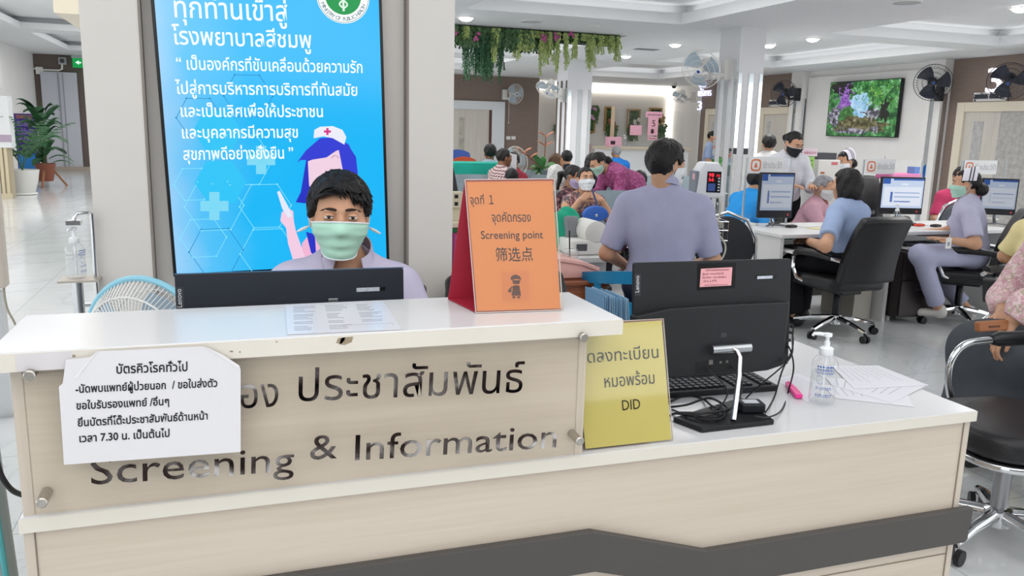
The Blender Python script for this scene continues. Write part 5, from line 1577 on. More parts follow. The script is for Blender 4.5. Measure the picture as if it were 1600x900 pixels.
frame_pic('plant frame behind the glass with pink sheet below it', 978, 1000, 171, 206, (-.1, .1, '#d8d0c8', .2, .35))
frame_pic('plant frame behind the pink sign numbered five', 1012, 1034, 169, 206, (.4, .2, '#c2a27a', .4, .5))
# ------------------------------------------------------------------ service counter under the plant frames
CY = 15.2
WG = mat('white_gloss_board', '#e6e8ea', .3)
a, b = at(946, 231, CY), at(1078, 236, CY)
ctz = a.z
o = thing('service_counter', 'white service counter with a beige top along the back of the hall', 'counter', ((a.x + b.x) / 2, CY + .3, 0))
g = G(); g.box(a.x + .05, b.x, CY + .05, CY + .6, 0, ctz - .03); bw(g, 'front_panel', WG, o)
g = G(); g.box(a.x, b.x + .05, CY - .02, CY + .65, ctz - .03, ctz + .02); bw(g, 'counter_top', mat('beige_top', '#cdbfa9', .4), o, bevel=.005)
g = G(); p = at(957, 200, CY + .3); g.box(p.x - .03, p.x + .03, CY + .28, CY + .34, ctz + .02, at(957, 166, CY + .3).z); bw(g, 'post', mat('beige_post', '#cdb89c', .5), o)
g = G(); g.box(p.x + .03, b.x, CY + .3, CY + .308, ctz + .02, at(957, 170, CY + .3).z); bw(g, 'glass_screen', glass_mat('screen_glass', (.97, .98, .98, 1), .4), o)
PINKP = mat('pink_sheet', '#eeb4c8', .7)
DARKINK = mat('dark_print', '#3b2530', .7)
def pinksheet(label, x0, y0, x1, y1, lines, Y=CY + .26):
    A_, B_ = at(x0, y1, Y), at(x1, y0, Y)
    w, h = B_.x - A_.x, B_.z - A_.z
    r = thing('pink_notice', label, 'notice', mw=flip((A_.x, Y, A_.z)))
    g = G(); g.box(0, w, 0, h, -.004, 0); g.build('sheet', PINKP, r)
    if lines: text([(s, w * fx, h * fy, h * fs, w * fw, 'LEFT') for s, fx, fy, fs, fw in lines], 'lettering', DARKINK, r, .0008, mw=Matrix.Translation((0, 0, .0008)))
    return r
pinksheet('pink header strip above the large number five', 1009, 175, 1035, 183, [('บริการชำระเงิน', .08, .3, .5, .84)])
r = pinksheet('pink sheet with a large number five and an arrow on the glass', 1011.5, 183.5, 1029, 211.5, [('5', .35, .5, .5, .32)])
g = G(); A_ = at(1020, 208, CY + .26); w = .22; g.prism([(w * .36, .07), (w * .64, .07), (w * .64, .1), (w * .78, .1), (w * .5, .14) if False else (w * .64, .1), (w * .64, .13), (w * .36, .13)], 0, .001); g.prism([(w * .25, .075), (w * .75, .075), (w * .5, .03)], 0, .001); g.build('arrow', DARKINK, r)
pinksheet('blank pink sheet hanging on the glass left of the number five', 984, 196, 1003, 211, None)
pinksheet('narrow pink strip low on the glass under the number five', 1012, 213.5, 1027, 218.5, [('ชำระเงิน', .1, .3, .5, .8)])
p = at(958, 231, CY + .1)
o = thing('pink_box', 'pink box standing on the beige counter top by the post', 'box', (p.x, CY + .1, ctz + .02)); g = G(); s_ = .16; g.box(-s_ * .9, s_ * .9, -.08, .08, 0, .2); g.build('box_body', PINKP, o, bevel=.004); g = G(); g.box(-.1, .0, -.083, -.08, .05, .12); g.build('print', DARKINK, o)
p = at(976, 232, CY + .1); pump_bottle('small pump bottle on the beige counter top beside the pink box', (p.x, CY + .1, ctz + .022), 1.25, words=False)
p = at(917, 231, YB - .05)
o = thing('fire_alarm_box', 'small red fire alarm box on the back wall by the far column', 'alarm', (p.x, YB - .05, p.z)); g = G(); g.box(-.07, .07, -.04, .05, -.12, .12); g.build('box_body', mat('alarm_red', '#d02c38', .4), o, bevel=.006); g = G(); g.box(-.035, .035, -.046, -.04, -.03, .05); g.build('window', mat('alarm_dark', '#5c1018', .3), o)
for px in (794, 802):
    p = at(px, 215.5, 19.1); o = thing('light_switch', 'white double light switch on the brown wall, %s' % ('left one' if px < 800 else 'right one'), 'switch', (p.x, 19.1, p.z)); g = G(); g.box(-.055, .055, -.015, 0, -.04, .04); g.build('plate', WPL, o, bevel=.003); g = G(); g.box(-.03, -.005, -.022, -.015, -.02, .02); g.box(.005, .03, -.022, -.015, -.02, .02); g.build('rocker', mat('rocker', '#f4f4f2', .3), o)
for px, py, lab in ((862, 119, 'small dark dome camera under the lit strip by the left fan'), (1053, 137, 'small dark dome camera under the lit strip by the right fan')):
    p = at(px, py, 18.5); o = thing('dome_camera', lab, 'camera', (p.x, 18.5, p.z)); g = G(); g.lathe([(.0, .12), (.07, .12), (.07, .05), (.05, .04)], seg=16); g.build('mount', WPL, o, smooth=True); g = G(); g.ball((0, 0, .03), (.055, .055, .05)); g.build('dome', BLACK, o, smooth=True)
# bright clinic nurse-in-mirror is a reflection; not built

# ------------------------------------------------------------------ waiting benches
SEATM = mat('bench_grey_blue', '#8b9aa2', .45, .2)
def bench(n, label, loc, rz, first=None):
    r = thing('waiting_bench', label, 'bench', loc, rz, 'grey metal waiting benches')
    w = .55
    for k in range(n):
        x = (k - (n - 1) / 2) * w
        g = G(); g.grid(lambda u, v: (x + (u - .5) * .49, .2 + .1 * v + .02 * math.cos(PI * 2 * (u - .5)), .44 + .45 * v), 6, 6, .012); g.build('backrest', SEATM, r, smooth=50)
        g = G(); g.grid(lambda u, v: (x + (u - .5) * .49, -.24 + .44 * v, .44 - .02 * math.sin(PI * v)), 4, 6, .012); g.build('seat', SEATM, r, smooth=50)
    for x in [(k - n / 2) * w for k in range(n + 1)]:
        g = G(); g.tube([(x, .22, .4), (x, .24, .66), (x, .0, .66), (x, -.22, .62)], .014, 8); g.build('armrest', CHROME, r, smooth=True)
    g = G(); g.box(-n * w / 2, n * w / 2, -.03, .03, .36, .41); g.build('beam', mat('beam_grey', '#6d7377', .4, .5), r)
    for x in (-n * w / 2 + .2, n * w / 2 - .2):
        g = G(); g.tube([(x, -.28, .03), (x, -.05, .08), (x, 0, .38), (x, .05, .08), (x, .28, .03)], .018, 8); g.build('leg', CHROME, r, smooth=True)
    return r
def on(px, Y, z=0): # floor place at depth Y below photo column px
    d = at(px, 300, Y); return (d.x, Y, z)
bench(3, 'grey waiting bench carrying the woman in the flowered blouse', on(905, 7.55), 0)
bench(4, 'grey waiting bench in the row behind the flowered blouse woman', on(890, 9.0), 0)
bench(4, 'grey waiting bench where the man in the checked shirt sits', on(775, 10.3), .0)
bench(4, 'grey waiting bench one row beyond the checked shirt man', on(850, 11.6), 0)
bench(3, 'grey waiting bench at the left by the pillar edge', on(722, 8.6), 0)
bench(4, 'grey waiting bench in the middle below the service counter', on(1060, 10.2), 0)
for c, px, py, Y, lab in (('#3f5fae', 723, 250, 12.2, 'blue plastic chair back by the wooden door'), ('#d2562e', 733, 262, 11.6, 'red plastic chair back in front of the blue one')):
    p = at(px, py, Y)
    o = thing('plastic_chair', lab, 'chair', (p.x, Y, 0)); M_ = mat('plastic' + c, c, .4)
    g = G(); h0 = p.z; g.grid(lambda u, v: ((u - .5) * (.46 - .1 * v ** 3), .2 + .06 * v + .03 * math.cos(PI * (u - .5)), .45 + (h0 + .15 - .45) * v - .05 * (2 * u - 1) ** 2 * v), 10, 8, .012); g.build('backrest', M_, o, smooth=50)
    g = G(); g.rrect(.46, .44, .05, .43, .45); g.build('seat', M_, o, bevel=.006)
    for sx in (-1, 1):
        for sy in (-1, 1): g = G(); g.cyl((sx * .19, sy * .18, .43), (sx * .23, sy * .22, 0), .02, .016); g.build('leg', M_, o)
p0, p1 = at(733, 268, 10.9), at(766, 268, 10.9)
o = thing('covered_table', 'table under a turquoise cloth behind the waiting benches', 'table', ((p0.x + p1.x) / 2, 11.2, 0))
zt = at(750, 255, 10.9).z
g = G(); g.grid(lambda u, v: (-.5 + u * 1.0, -.3 - .03 * math.sin(20 * u) * (1 - v), v * zt), 24, 4, .004); g.build('cloth_front', cloth('turquoise', '#2fb3a0'), o, smooth=True)
g = G(); g.box(-.5, .5, -.3, .3, zt - .02, zt); g.build('cloth_top', cloth('turquoise', '#2fb3a0'), o)
for sx in (-1, 1): g = G(); g.box(sx * .46 - .02, sx * .46 + .02, .24, .28, 0, zt - .02); g.build('leg', STEEL, o)
# floor fan behind the checked shirt man
q = at(806, 253, 11.2)
f_ = fan('grey floor fan behind the man in the checked shirt', (806, 253), 11.2, (.35, -.9, .1), (q.x, 11.35, q.z - .4), r=.22, name='pedestal_fan', mount=False)
g = G(); g.tube([(q.x, 11.32, q.z), (q.x, 11.33, .04)], .02, 8); g.lathe([(0, .05), (.2, .04), (.22, 0)], (q.x, 11.33, 0), 24); bw(g, 'stand', mat('fan_grey', '#8a8c88', .4), f_, smooth=True)
# heliconia in a pot
q = at(845, 262, 11.0)
o = thing('potted_heliconia', 'potted plant with broad green leaves and orange flower spikes', 'plant', (q.x, 11.0, 0))
g = G(); g.lathe([(.12, 0), (.17, .02), (.21, .4), (.22, .45), (.19, .45), (.18, .4), (0, .4)], seg=24); g.build('pot', mat('pot_white', '#d8d8d4', .4), o, smooth=True)
inv = o.matrix_basis.inverted()
LG = mat('leaf_bright', '#3f8f3a', .4, var=.2, vscale=10)
def leaf(root, base, tip, w, m, name='leaf', droop=.05, up=None):
    base, tip = V(base), V(tip); d = tip - base
    s = d.cross(V((0, 0, 1))); s = s.normalized() if s.length > 1e-5 else V((1, 0, 0))
    if up is not None: s = (s + V(up)).normalized()
    def f(u, v):
        c = base + d * u + V((0, 0, -droop * (2 * u - .6) ** 2))
        ww = w * math.sin(PI * min(1, .04 + u * .96)) ** .7
        return tuple(c + s * (v - .5) * ww + V((0, 0, -abs(v - .5) * ww * .3 + ww * .08)))
    g = G(); g.grid(f, 10, 4, .002); return bw(g, name, m, root, smooth=60)
B_ = lambda px, py: tuple(at(px, py, 11.0))
for a, b, w in (((848, 264), (834, 230), .3), ((847, 262), (850, 234), .24), ((845, 264), (828, 252), .16), ((846, 268), (830, 258), .14), ((850, 262), (869, 247), .2), ((846, 270), (838, 262), .14)):
    leaf(o, B_(*a), B_(*b), w, LG)
FO = mat('flower_orange', '#c97a55', .5)
for base, pts in (((846, 262), [(838, 256), (828, 246), (818, 238)]), ((850, 262), [(851, 245), (852, 228), (853, 213)])):
    g = G(); g.tube([B_(*base)] + [B_(*p) for p in pts], .007, 6); bw(g, 'flower_stem', mat('stem_red', '#8f5a3f', .6), o)
    for p in pts[1:]:
        for s in (-1, 1):
            c = V(B_(*p)); leaf(o, tuple(c), tuple(c + V((s * .13, 0, .1))), .09, FO, 'bract', .02)

# ------------------------------------------------------------------ office chairs, computer desks
LEA = mat('black_leather', '#1b1b1e', .38, bump=.1, bscale=120)
def office_chair(label, loc, rz, back_h=.66, seat_z=.5, arms=True, group=None, hub=.1, lean=.16):
    r = thing('office_chair', label, 'chair', loc, rz, group)
    g = G(); g.rrect(.52, .5, .08, seat_z - .1, seat_z, cy=-.02); s = g.build('seat', LEA, r, bevel=.03, bseg=3, smooth=60)
    def bf(u, v):
        w = .5 - .06 * v; zz = seat_z - .02 + back_h * v
        return ((u - .5) * w, .21 + lean * v + .03 * math.cos(PI * (u - .5) * 1.2) - .05 * math.sin(PI * v) * .6, zz - .012 * (2 * u - 1) ** 4 * (1 if v > .9 else 0))
    g = G(); g.grid(bf, 14, 14, .075); g.build('backrest', LEA, r, bevel=.02, bseg=3, smooth=50)
    if arms:
        for sx in (-1, 1):
            x = sx * .29
            g = G(); g.tube([(x, .2, seat_z + .16), (x, .02, seat_z + .175), (x, -.14, seat_z + .17), (x, -.195, seat_z + .13)], [.022, .03, .03, .02], 10); ap = g.build('arm_pad', LEA, r, smooth=True)
            g = G(); g.tube([(x * .92, .27, seat_z + .15), (x, .19, seat_z + .16)], .016, 8); g.tube([(x, -.19, seat_z + .14), (x, -.19, seat_z + .04), (x * .97, -.15, seat_z - .04), (x * .8, -.1, seat_z - .07)], .016, 8); g.build('arm_bracket', CHROME, ap, smooth=True)
    g = G(); g.cyl((0, 0, seat_z - .1), (0, 0, .3), .016); g.lathe([(.028, .12), (.028, .32), (.02, .33)], seg=16); g.build('gas_column', CHROME if hub > .5 else mat('column_black', '#1c1d20', .3, .4), r, smooth=True)
    g = G(); g.box(-.1, .1, -.14, .14, seat_z - .14, seat_z - .1); g.build('mechanism', BLACK, r, bevel=.01)
    g = G(); g.lathe([(.03, .07), (.045, .08), (.045, .15), (.03, .16)], seg=16)
    for k in range(5):
        a = 2 * PI * k / 5 + .3
        g.tube([(.03 * math.cos(a), .03 * math.sin(a), .125), (.18 * math.cos(a), .18 * math.sin(a), .105), (.31 * math.cos(a), .31 * math.sin(a), .075)], [.026, .022, .016], 8)
    g.build('star_base', CHROME, r, smooth=True)
    for k in range(5):
        a = 2 * PI * k / 5 + .3; x, y = .315 * math.cos(a), .315 * math.sin(a)
        t = V((-math.sin(a), math.cos(a), 0))
        g = G()
        for s in (-.018, .018): g.cyl(tuple(V((x, y, .028)) + t * (s - .009)), tuple(V((x, y, .028)) + t * (s + .009)), .028, seg=14)
        g.cyl((x, y, .03), (x, y, .07), .009, seg=8); g.build('caster', BLACK, r, smooth=True)
    return r
bob_rz = face_dir(-.06, 1); cap_rz = face_dir(-.72, .69)
office_chair('black high backed office chair of the nurse with bobbed hair', (4.41, 5.05, 0), bob_rz, .51, .47)
office_chair('black office chair under the nurse wearing a white cap', (5.71, 5.12, 0), cap_rz, .53, .47)
office_chair('dark green-black office chair standing empty behind the desks', on(1371, 7.0), face_dir(-.2, -1), .62, .5, arms=True)
office_chair('black office chair half hidden by the pillar edge', on(735, 5.6), face_dir(1, .4), .9, .55, arms=True)
office_chair('black chair back showing just left of the orange sign', (at(700, 412, 2.78).x + .24, 2.46, 0), face_dir(0, -1), at(705, 412, 2.85).z - .47, .47, arms=False)

DESKW = mat('desk_white', '#e3e3e2', .35)
DARKW = mat('dark_cabinet', '#2a2223', .45)
nx, ny = 4.02, 5.27
# left desk: white top, side panel, keyboard tray
def desk(label, x0, x1, y0, y1, side=True):
    r = thing('computer_desk', label, 'desk', ((x0 + x1) / 2, (y0 + y1) / 2, 0))
    g = G(); g.box(x0, x1, y0, y1, .72, .75); bw(g, 'desk_top', DESKW, r, bevel=.004)
    for x in (x0 + .015, x1 - .045): g = G(); g.box(x, x + .03, y0 + .03, y1 - .02, 0, .72); bw(g, 'side_panel', DESKW, r)
    g = G(); g.box(x0 + .05, x1 - .05, y1 - .08, y1 - .05, .1, .72); bw(g, 'back_panel', DESKW, r)
    g = G(); g.box(x0 + .06, x1 - .3, y0 - .06, y0 + .3, .61, .63); bw(g, 'keyboard_tray', DESKW, r)
    return r
desk('white computer desk where the nurse with bobbed hair works', 4.02, 5.15, 5.27, 6.02)
desk('white computer desk in front of the nurse wearing the cap', 5.17, 6.5, 5.3, 6.02)
o = thing('drawer_pedestal', 'dark brown drawer pedestal under the join of the two desks', 'cabinet', (5.35, 5.42, 0))
g = G(); g.box(-.2, .2, -.22, .25, .05, .6); g.build('body', DARKW, o)
g = G(); g.box(-.19, .19, -.235, -.22, .07, .36); d_ = g.build('drawer', DARKW, o, bevel=.003); g = G(); g.box(-.05, .05, -.25, -.235, .28, .3); g.build('handle', STEEL, d_)
g = G(); g.box(-.19, .19, -.235, -.22, .37, .59); d_ = g.build('drawer', DARKW, o, bevel=.003); g = G(); g.box(-.05, .05, -.25, -.235, .5, .52); g.build('handle', STEEL, d_)
o = thing('computer_tower', 'beige computer tower on the floor under the left desk', 'computer', (4.98, 5.6, 0)); g = G(); g.box(-.09, .09, -.2, .2, .0, .4); g.build('case', mat('tower_beige', '#b9b4aa', .5), o, bevel=.006); g = G(); g.box(-.06, .06, -.206, -.2, .25, .33); g.build('drive_bay', mat('tower_grey', '#8b877f', .5), o)
UI = [('ui_ground', '#c9d8f2'), ('ui_bar', '#2f5fb4'), ('ui_panel', '#e7eefb'), ('ui_line', '#8ba6d8')]
def monitor(label, px0, py0, px1, py1, Y, rz, dim=.75, zdesk=.75):
    A_, B_ = at(px0, py1, Y), at(px1, py0, Y)
    w = (B_ - A_).xy.length if False else abs(B_.x - A_.x) / max(.3, math.cos(rz)); h = B_.z - A_.z
    c = ((A_.x + B_.x) / 2, Y, A_.z)
    r = thing('monitor', label, 'monitor', c, rz)
    g = G(); g.box(-w / 2, w / 2, -.0, .035, 0, h); g.build('casing', mat('monitor_black', '#17191d', .4), r, bevel=.005)
    b0 = h * .17
    g = G(); g.box(-w / 2 + .012, w / 2 - .012, -.002, 0, b0, h - .014); s = g.build('screen', mat('ui_ground%.2f' % dim, '#060708', .3, emit=UI[0][1], es=dim), r)
    def R(x0, x1, z0, z1, k, nm):
        g = G(); H = h - .014 - b0; W2 = w - .024
        g.box(-W2 / 2 + W2 * x0, -W2 / 2 + W2 * x1, -.0032, -.002, b0 + H * z0, b0 + H * z1); return g.build(nm, mat('%s%.2f' % (UI[k][0], dim), '#060708', .3, emit=UI[k][1], es=dim), s)
    R(0, .18, .82, 1, 1, 'toolbar'); R(.25, 1, .94, 1, 1, 'title_bar'); R(.04, .96, .08, .72, 2, 'window'); R(.2, .26, .2, .55, 1, 'side_bar'); R(.3, .92, .5, .54, 3, 'table_row'); R(.3, .92, .36, .4, 3, 'table_row'); R(.3, .7, .2, .24, 1, 'table_row'); R(.45, .62, .78, .84, 2, 'field')
    g = G(); g.box(w * .35, w * .4, -.002, 0, b0 * .3, b0 * .6); g.build('badge', mat('monitor_badge', '#b0404a', .4), r)
    zz = zdesk - c[2]
    g = G(); g.tube([(0, .04, h * .35), (0, .06, zz + .06), (0, .02, zz + .012)], .015, 8); g.tube([(-.1, -.05, zz + .012), (0, .03, zz + .018), (.1, -.05, zz + .012)], .008, 8); g.build('stand', mat('stand_grey', '#7c7f84', .3, .8), r, smooth=True)
    return r
monitor('monitor with a dim blue form on the left desk, beside the clear screen', 1186, 270, 1241, 341, 5.75, -.12, .42)
monitor('bright monitor right of the nurse with bobbed hair', 1379, 277, 1440, 335, 5.8, -.25, .8)
monitor('monitor at the far right behind the cap wearing nurse', 1541, 279, 1581, 336, 5.6, -.6, .45)
# keyboards, mouse, papers on the desks
for lab, px, Y, z, w in (('black keyboard on the left pull-out tray', 1262, 5.33, .632, .34), ('black keyboard on the right pull-out tray', 1432, 5.33, .632, .36)):
    o = thing('keyboard', lab, 'keyboard', (at(px, 380, Y).x, Y, z)); g = G(); g.rrect(w, .14, .01, 0, .02); g.build('key_bed', BLACK, o, bevel=.003); g = G()
    for k in range(5):
        for c_ in range(12): g.bx((-w / 2 + .03 + c_ * (w - .05) / 12, -.05 + k * .024, .023), (.02, .017, .006))
    g.build('keys', mat('key_black', '#26282e', .45), o)
for lab, px, py, w, d_, c in (('dark green stapler on the keyboard tray edge', 1228, 374, .12, .04, '#2d6f64'),):
    p = atz(px, py, .632); o = thing('stapler', lab, 'stapler', (p.x, p.y, .632)); g = G(); g.rrect(w, d_, .01, 0, .02); g.build('base', mat('stapler_green', c, .4), o); g = G(); g.rrect(w * .95, d_ * .7, .008, .025, .05); g.build('top', mat('stapler_green', c, .4), o, bevel=.004)
random.seed(6)
for lab, px, py, w, d_, rz, c in (('white papers beside the bobbed nurse on the desk', 1262, 352, .3, .2, .2, '#e6e6e4'), ('pale yellow paper at the front of the left desk', 1283, 357, .22, .12, -.1, '#e8deb0'), ('white form lying on the right desk under the red pen', 1458, 350, .3, .2, .1, '#e4e4e2')):
    p = atz(px, py, .752); o = thing('paper_sheet', lab, 'paper', (p.x, p.y, .7515), rz); g = G(); g.box(-w / 2, w / 2, -d_ / 2, d_ / 2, 0, .002); g.build('page', mat('paper' + c, c, .7), o)
for lab, px, py, c in (('small black phone lying on the left desk front edge', 1236, 355, '#2c211e'), ('black stamp pad on the right desk', 1425, 352, '#2a2426'), ('bright red ink pad on the right desk', 1436, 353, '#d8482e'), ('black mouse pad object at the right desk edge', 1462, 354, '#1b1c20'), ('black mouse on the left desk below the dim monitor', 1210, 351, '#222327')):
    p = atz(px, py, .752); o = thing('desk_item' if False else 'stamp_pad' if 'pad' in lab else ('phone' if 'phone' in lab else 'computer_mouse'), lab, 'stationery', (p.x, p.y, .7515), .3); g = G(); g.rrect(.1, .06, .012, 0, .018); g.build('body', mat('item' + c, c, .4), o, bevel=.004); g = G(); g.rrect(.07, .035, .008, .018, .021); g.build('lid', mat('item2' + c, c, .25), o)
p = atz(1401, 325, .78); pump_bottle('small white pump bottle in front of the bright monitor', (at(1402, 330, 5.6).x, 5.6, .752), 1.0)
# clear partitions with service signs
CLEARP = glass_mat('partition_clear', (.985, .99, .99, 1), .25)
SIGNT = mat('sign_grey', '#b9b9bd', .6); SIGNO = mat('sign_orange', '#e2764a', .6); SIGNW = mat('sign_white', '#e9e9ea', .6)
def service_sign(label, px0, py0, px1, py1, Y, zb=.752, sc=1):
    A_, B_ = at(px0, py1, Y), at(px1, py0, Y); w, h = B_.x - A_.x, B_.z - A_.z
    r = thing('service_sign', label, 'sign', mw=flip((A_.x, Y, A_.z)))
    g = G(); g.box(0, w, 0, h, -.003, 0); g.build('board', SIGNW, r)
    g = G(); c = h * .5; s = h * .36
    for a, b in ((s, s * .75),):
        n = 24
        P_ = lambda rr: [(c + rr * math.copysign(abs(math.cos(t)) ** .6, math.cos(t)), c + rr * math.copysign(abs(math.sin(t)) ** .6, math.sin(t))) for t in [2 * PI * k / n for k in range(n)]]
        o_, i_ = P_(a), P_(b)
        for k in range(n): q = (k + 1) % n; g.add([(*o_[k], .001), (*o_[q], .001), (*i_[q], .001), (*i_[k], .001)], [(0, 1, 2, 3)])
    g.prism([(c - s * .35, c - s * .4), (c + s * .35, c - s * .4), (c + s * .2, c + s * .1), (c, c + s * .5), (c - s * .2, c + s * .1)], 0, .001)
    g.build('service_icon', SIGNO, r)
    text([('ซักประวัติ', h * 1.0, h * .32, h * .55, w - h * 1.12, 'LEFT')], 'lettering', SIGNT, r, .0005, mw=Matrix.Translation((0, 0, .0008)))
    return r
def partition(label, px0, px1, py0, Y, zb=.752):
    x0, x1 = at(px0, 300, Y).x, at(px1, 300, Y).x; zt = at((px0 + px1) / 2, py0, Y).z
    r = thing('clear_partition', label, 'partition', ((x0 + x1) / 2, Y, zb))
    g = G(); g.box(x0, x1, Y - .0025, Y + .0025, zb, zt); bw(g, 'clear_sheet', CLEARP, r)
    for x in (x0, x1): g = G(); g.box(x - .006, x + .006, Y - .006, Y + .006, zb, zt); bw(g, 'edge_post', mat('post_clear', '#dfe5ea', .1, trans=.4), r)
    for x in (x0 + .1, x1 - .1): g = G(); g.box(x - .02, x + .02, Y - .07, Y + .07, zb, zb + .012); bw(g, 'foot', WPL, r)
partition('clear partition standing on the left end of the left desk', 1163, 1232, 246, 5.93)
partition('clear partition on the right desk behind the bright monitor', 1345, 1436, 250, 5.98)
service_sign('white service sign on the left clear partition', 1169, 245.5, 1225, 271, 5.915)
service_sign('white service sign above the bright monitor', 1351, 249, 1400, 271.5, 5.96)
partition('clear partition on the right desk behind the cap wearing nurse', 1498, 1566, 250, 6.03)
service_sign('white service sign behind the cap wearing nurse', 1505, 251, 1559, 272, 6.02)

# printer station behind the desks
Y = 7.35
a, b = at(1272, 330, Y), at(1352, 330, Y)
o = thing('white_cabinet', 'white cabinet block under the printer behind the desks', 'cabinet', ((a.x + b.x) / 2, Y + .25, 0))
zt = at(1300, 291, Y).z
g = G(); g.box(a.x, b.x + .3, Y, Y + .5, 0, zt); bw(g, 'body', DESKW, o, bevel=.004)
g = G(); g.box(a.x + .02, (a.x + b.x) / 2, Y - .012, Y, .1, zt - .04); d_ = bw(g, 'door', DESKW, o); 
a, b = at(1276, 285, Y + .05), at(1314, 250, Y + .05)
o = thing('printer', 'white printer with dark top tray behind the desks', 'printer', ((a.x + b.x) / 2, Y + .25, zt))
g = G(); g.box(a.x, b.x, Y + .05, Y + .45, zt, b.z); bw(g, 'body', WPL, o, bevel=.01)
g = G(); zz = at(1290, 239, Y).z; g.box(a.x + .04, b.x, Y + .12, Y + .45, b.z, zz); bw(g, 'top_tray', mat('printer_dark', '#4b4c52', .4), o, bevel=.006)
g = G(); p = at(1304, 255.5, Y + .05); g.box(p.x - .04, p.x + .04, Y + .046, Y + .05, p.z - .015, p.z + .015); bw(g, 'red_label', mat('label_red', '#d77b80', .6), o)
g = G(); p = at(1285, 270, Y + .05); g.box(p.x - .025, p.x + .025, Y + .046, Y + .05, p.z - .01, p.z + .01); bw(g, 'brown_label', mat('label_brown', '#b5654a', .6), o)
g = G(); p = at(1296, 287, Y + .0); g.box(a.x + .02, b.x - .02, Y - .02, Y + .06, p.z - .01, p.z + .01); bw(g, 'paper_tray', mat('printer_dark', '#4b4c52', .4), o)
def board(name, label, px0, py0, px1, py1, Y, col, lines=(), tcol='#4f7a3a'):
    A_, B_ = at(px0, py1, Y), at(px1, py0, Y); w, h = B_.x - A_.x, B_.z - A_.z
    r = thing(name, label, 'notice', mw=flip((A_.x, Y, A_.z)))
    g = G(); g.box(0, w, 0, h, -.003, 0); g.build('sheet', mat('sheet' + col, col, .7), r)
    if lines: text([(s, w * .12, h * fy, h * fs, w * .76, 'LEFT') for s, fy, fs in lines], 'lettering', mat('ink' + tcol, tcol, .7), r, .0005, mw=Matrix.Translation((0, 0, .0008)))
    return r
board('green_notice', 'lime green notice sheet beside the white printer', 1251, 245, 1273, 268, Y - .03, '#a5d672', [('งดใช้เสียง', .68, .2), ('จุดบริการ', .4, .2), ('ผู้ป่วยนอก', .12, .2)])
board('pink_notice', 'white and pink label standing above the green notice', 1253, 232, 1278, 244, Y - .02, '#ecd9e2', [('หลังตรวจ 4', .3, .5)], '#c2456e')
board('white_notice', 'small white notice with blue print under the green one', 1251, 268.5, 1270, 280, Y - .03, '#dfe4ea', [('คิวที่', .3, .4)], '#4a63a0')
o = thing('file_tray', 'dark red and white striped file tray left of the green notice', 'tray', (at(1247, 250, Y).x, Y + .05, at(1247, 262, Y).z))
g = G()
for k in range(7): g.box(-.035, .035, -.05, .1, k * .026, k * .026 + .012)
g.build('trays', mat('tray_red', '#6b2436', .5), o)
g = G(); g.box(-.03, .03, -.045, .1, -.02, .19); g.build('paper_stack', WPL, o)
o = thing('shelf_stand', 'narrow grey shelf carrying the striped file tray', 'stand', (at(1247, 262, Y).x, Y + .05, 0)); zb = at(1247, 265, Y).z
g = G(); g.box(-.1, .1, -.08, .12, zb - .05, zb); g.build('shelf', mat('shelf_grey', '#6b7076', .5), o); g = G(); g.box(-.03, .03, 0, .04, 0, zb - .05); g.build('post', mat('shelf_grey', '#6b7076', .5), o)
p = at(1405, 272, 6.9)
o = thing('pink_tray', 'bright pink tray with a blue item behind the bright monitor', 'tray', (p.x, 6.9, 0)); zb = p.z
g = G(); g.box(-.2, .2, -.12, .12, zb - .05, zb + .01); g.build('tray', mat('tray_pink', '#e574b0', .5), o, bevel=.01); g = G(); g.box(.1, .17, -.1, .0, zb + .01, zb + .08); g.build('blue_item', mat('item_blue', '#4a78c8', .5), o); g = G(); g.box(-.1, .1, -.05, .05, 0, zb - .05); g.build('pedestal', WPL, o)

# banquet chairs
def banquet_chair(label, loc, rz, col='#202227'):
    r = thing('banquet_chair', label, 'chair', loc, rz); M_ = mat('chair_pad' + col, col, .6)
    g = G()
    pts = [(.23 * math.sin(t), .22 + .02 * math.cos(t), .62 + .27 * math.cos(t) ** 1 if math.cos(t) > 0 else .62 + .27 * math.cos(t) * .6) for t in [2 * PI * k / 32 for k in range(32)]]
    g.add(pts + [(x * .98, y + .05, z) for x, y, z in pts], [tuple(range(32))[::-1], tuple(range(32, 64))] + [(k, (k + 1) % 32, 32 + (k + 1) % 32, 32 + k) for k in range(32)]); g.build('backrest', M_, r, bevel=.012, smooth=60)
    g = G(); g.tube([(-.25, .25, 0), (-.245, .25, .5), (-.235, .25, .72), (-.16, .25, .86), (0, .25, .92), (.16, .25, .86), (.235, .25, .72), (.245, .25, .5), (.25, .25, 0)], .013, 10); g.build('chrome_hoop', CHROME, r, smooth=True)
    g = G(); g.rrect(.46, .44, .12, .43, .49); g.build('seat', M_, r, bevel=.02, smooth=60)
    for sx in (-1, 1): g = G(); g.tube([(sx * .2, -.18, .43), (sx * .22, -.2, 0)], .012, 8); g.build('leg', CHROME, r, smooth=True)
    return r
banquet_chair('black round backed chair with chrome hoop beside the blood pressure monitor', on(1124, 5.6), face_dir(.3, 1))
banquet_chair('grey round backed chair with chrome hoop between the monitors and cap nurse', on(1466, 6.55), face_dir(0, 1), '#54585e')

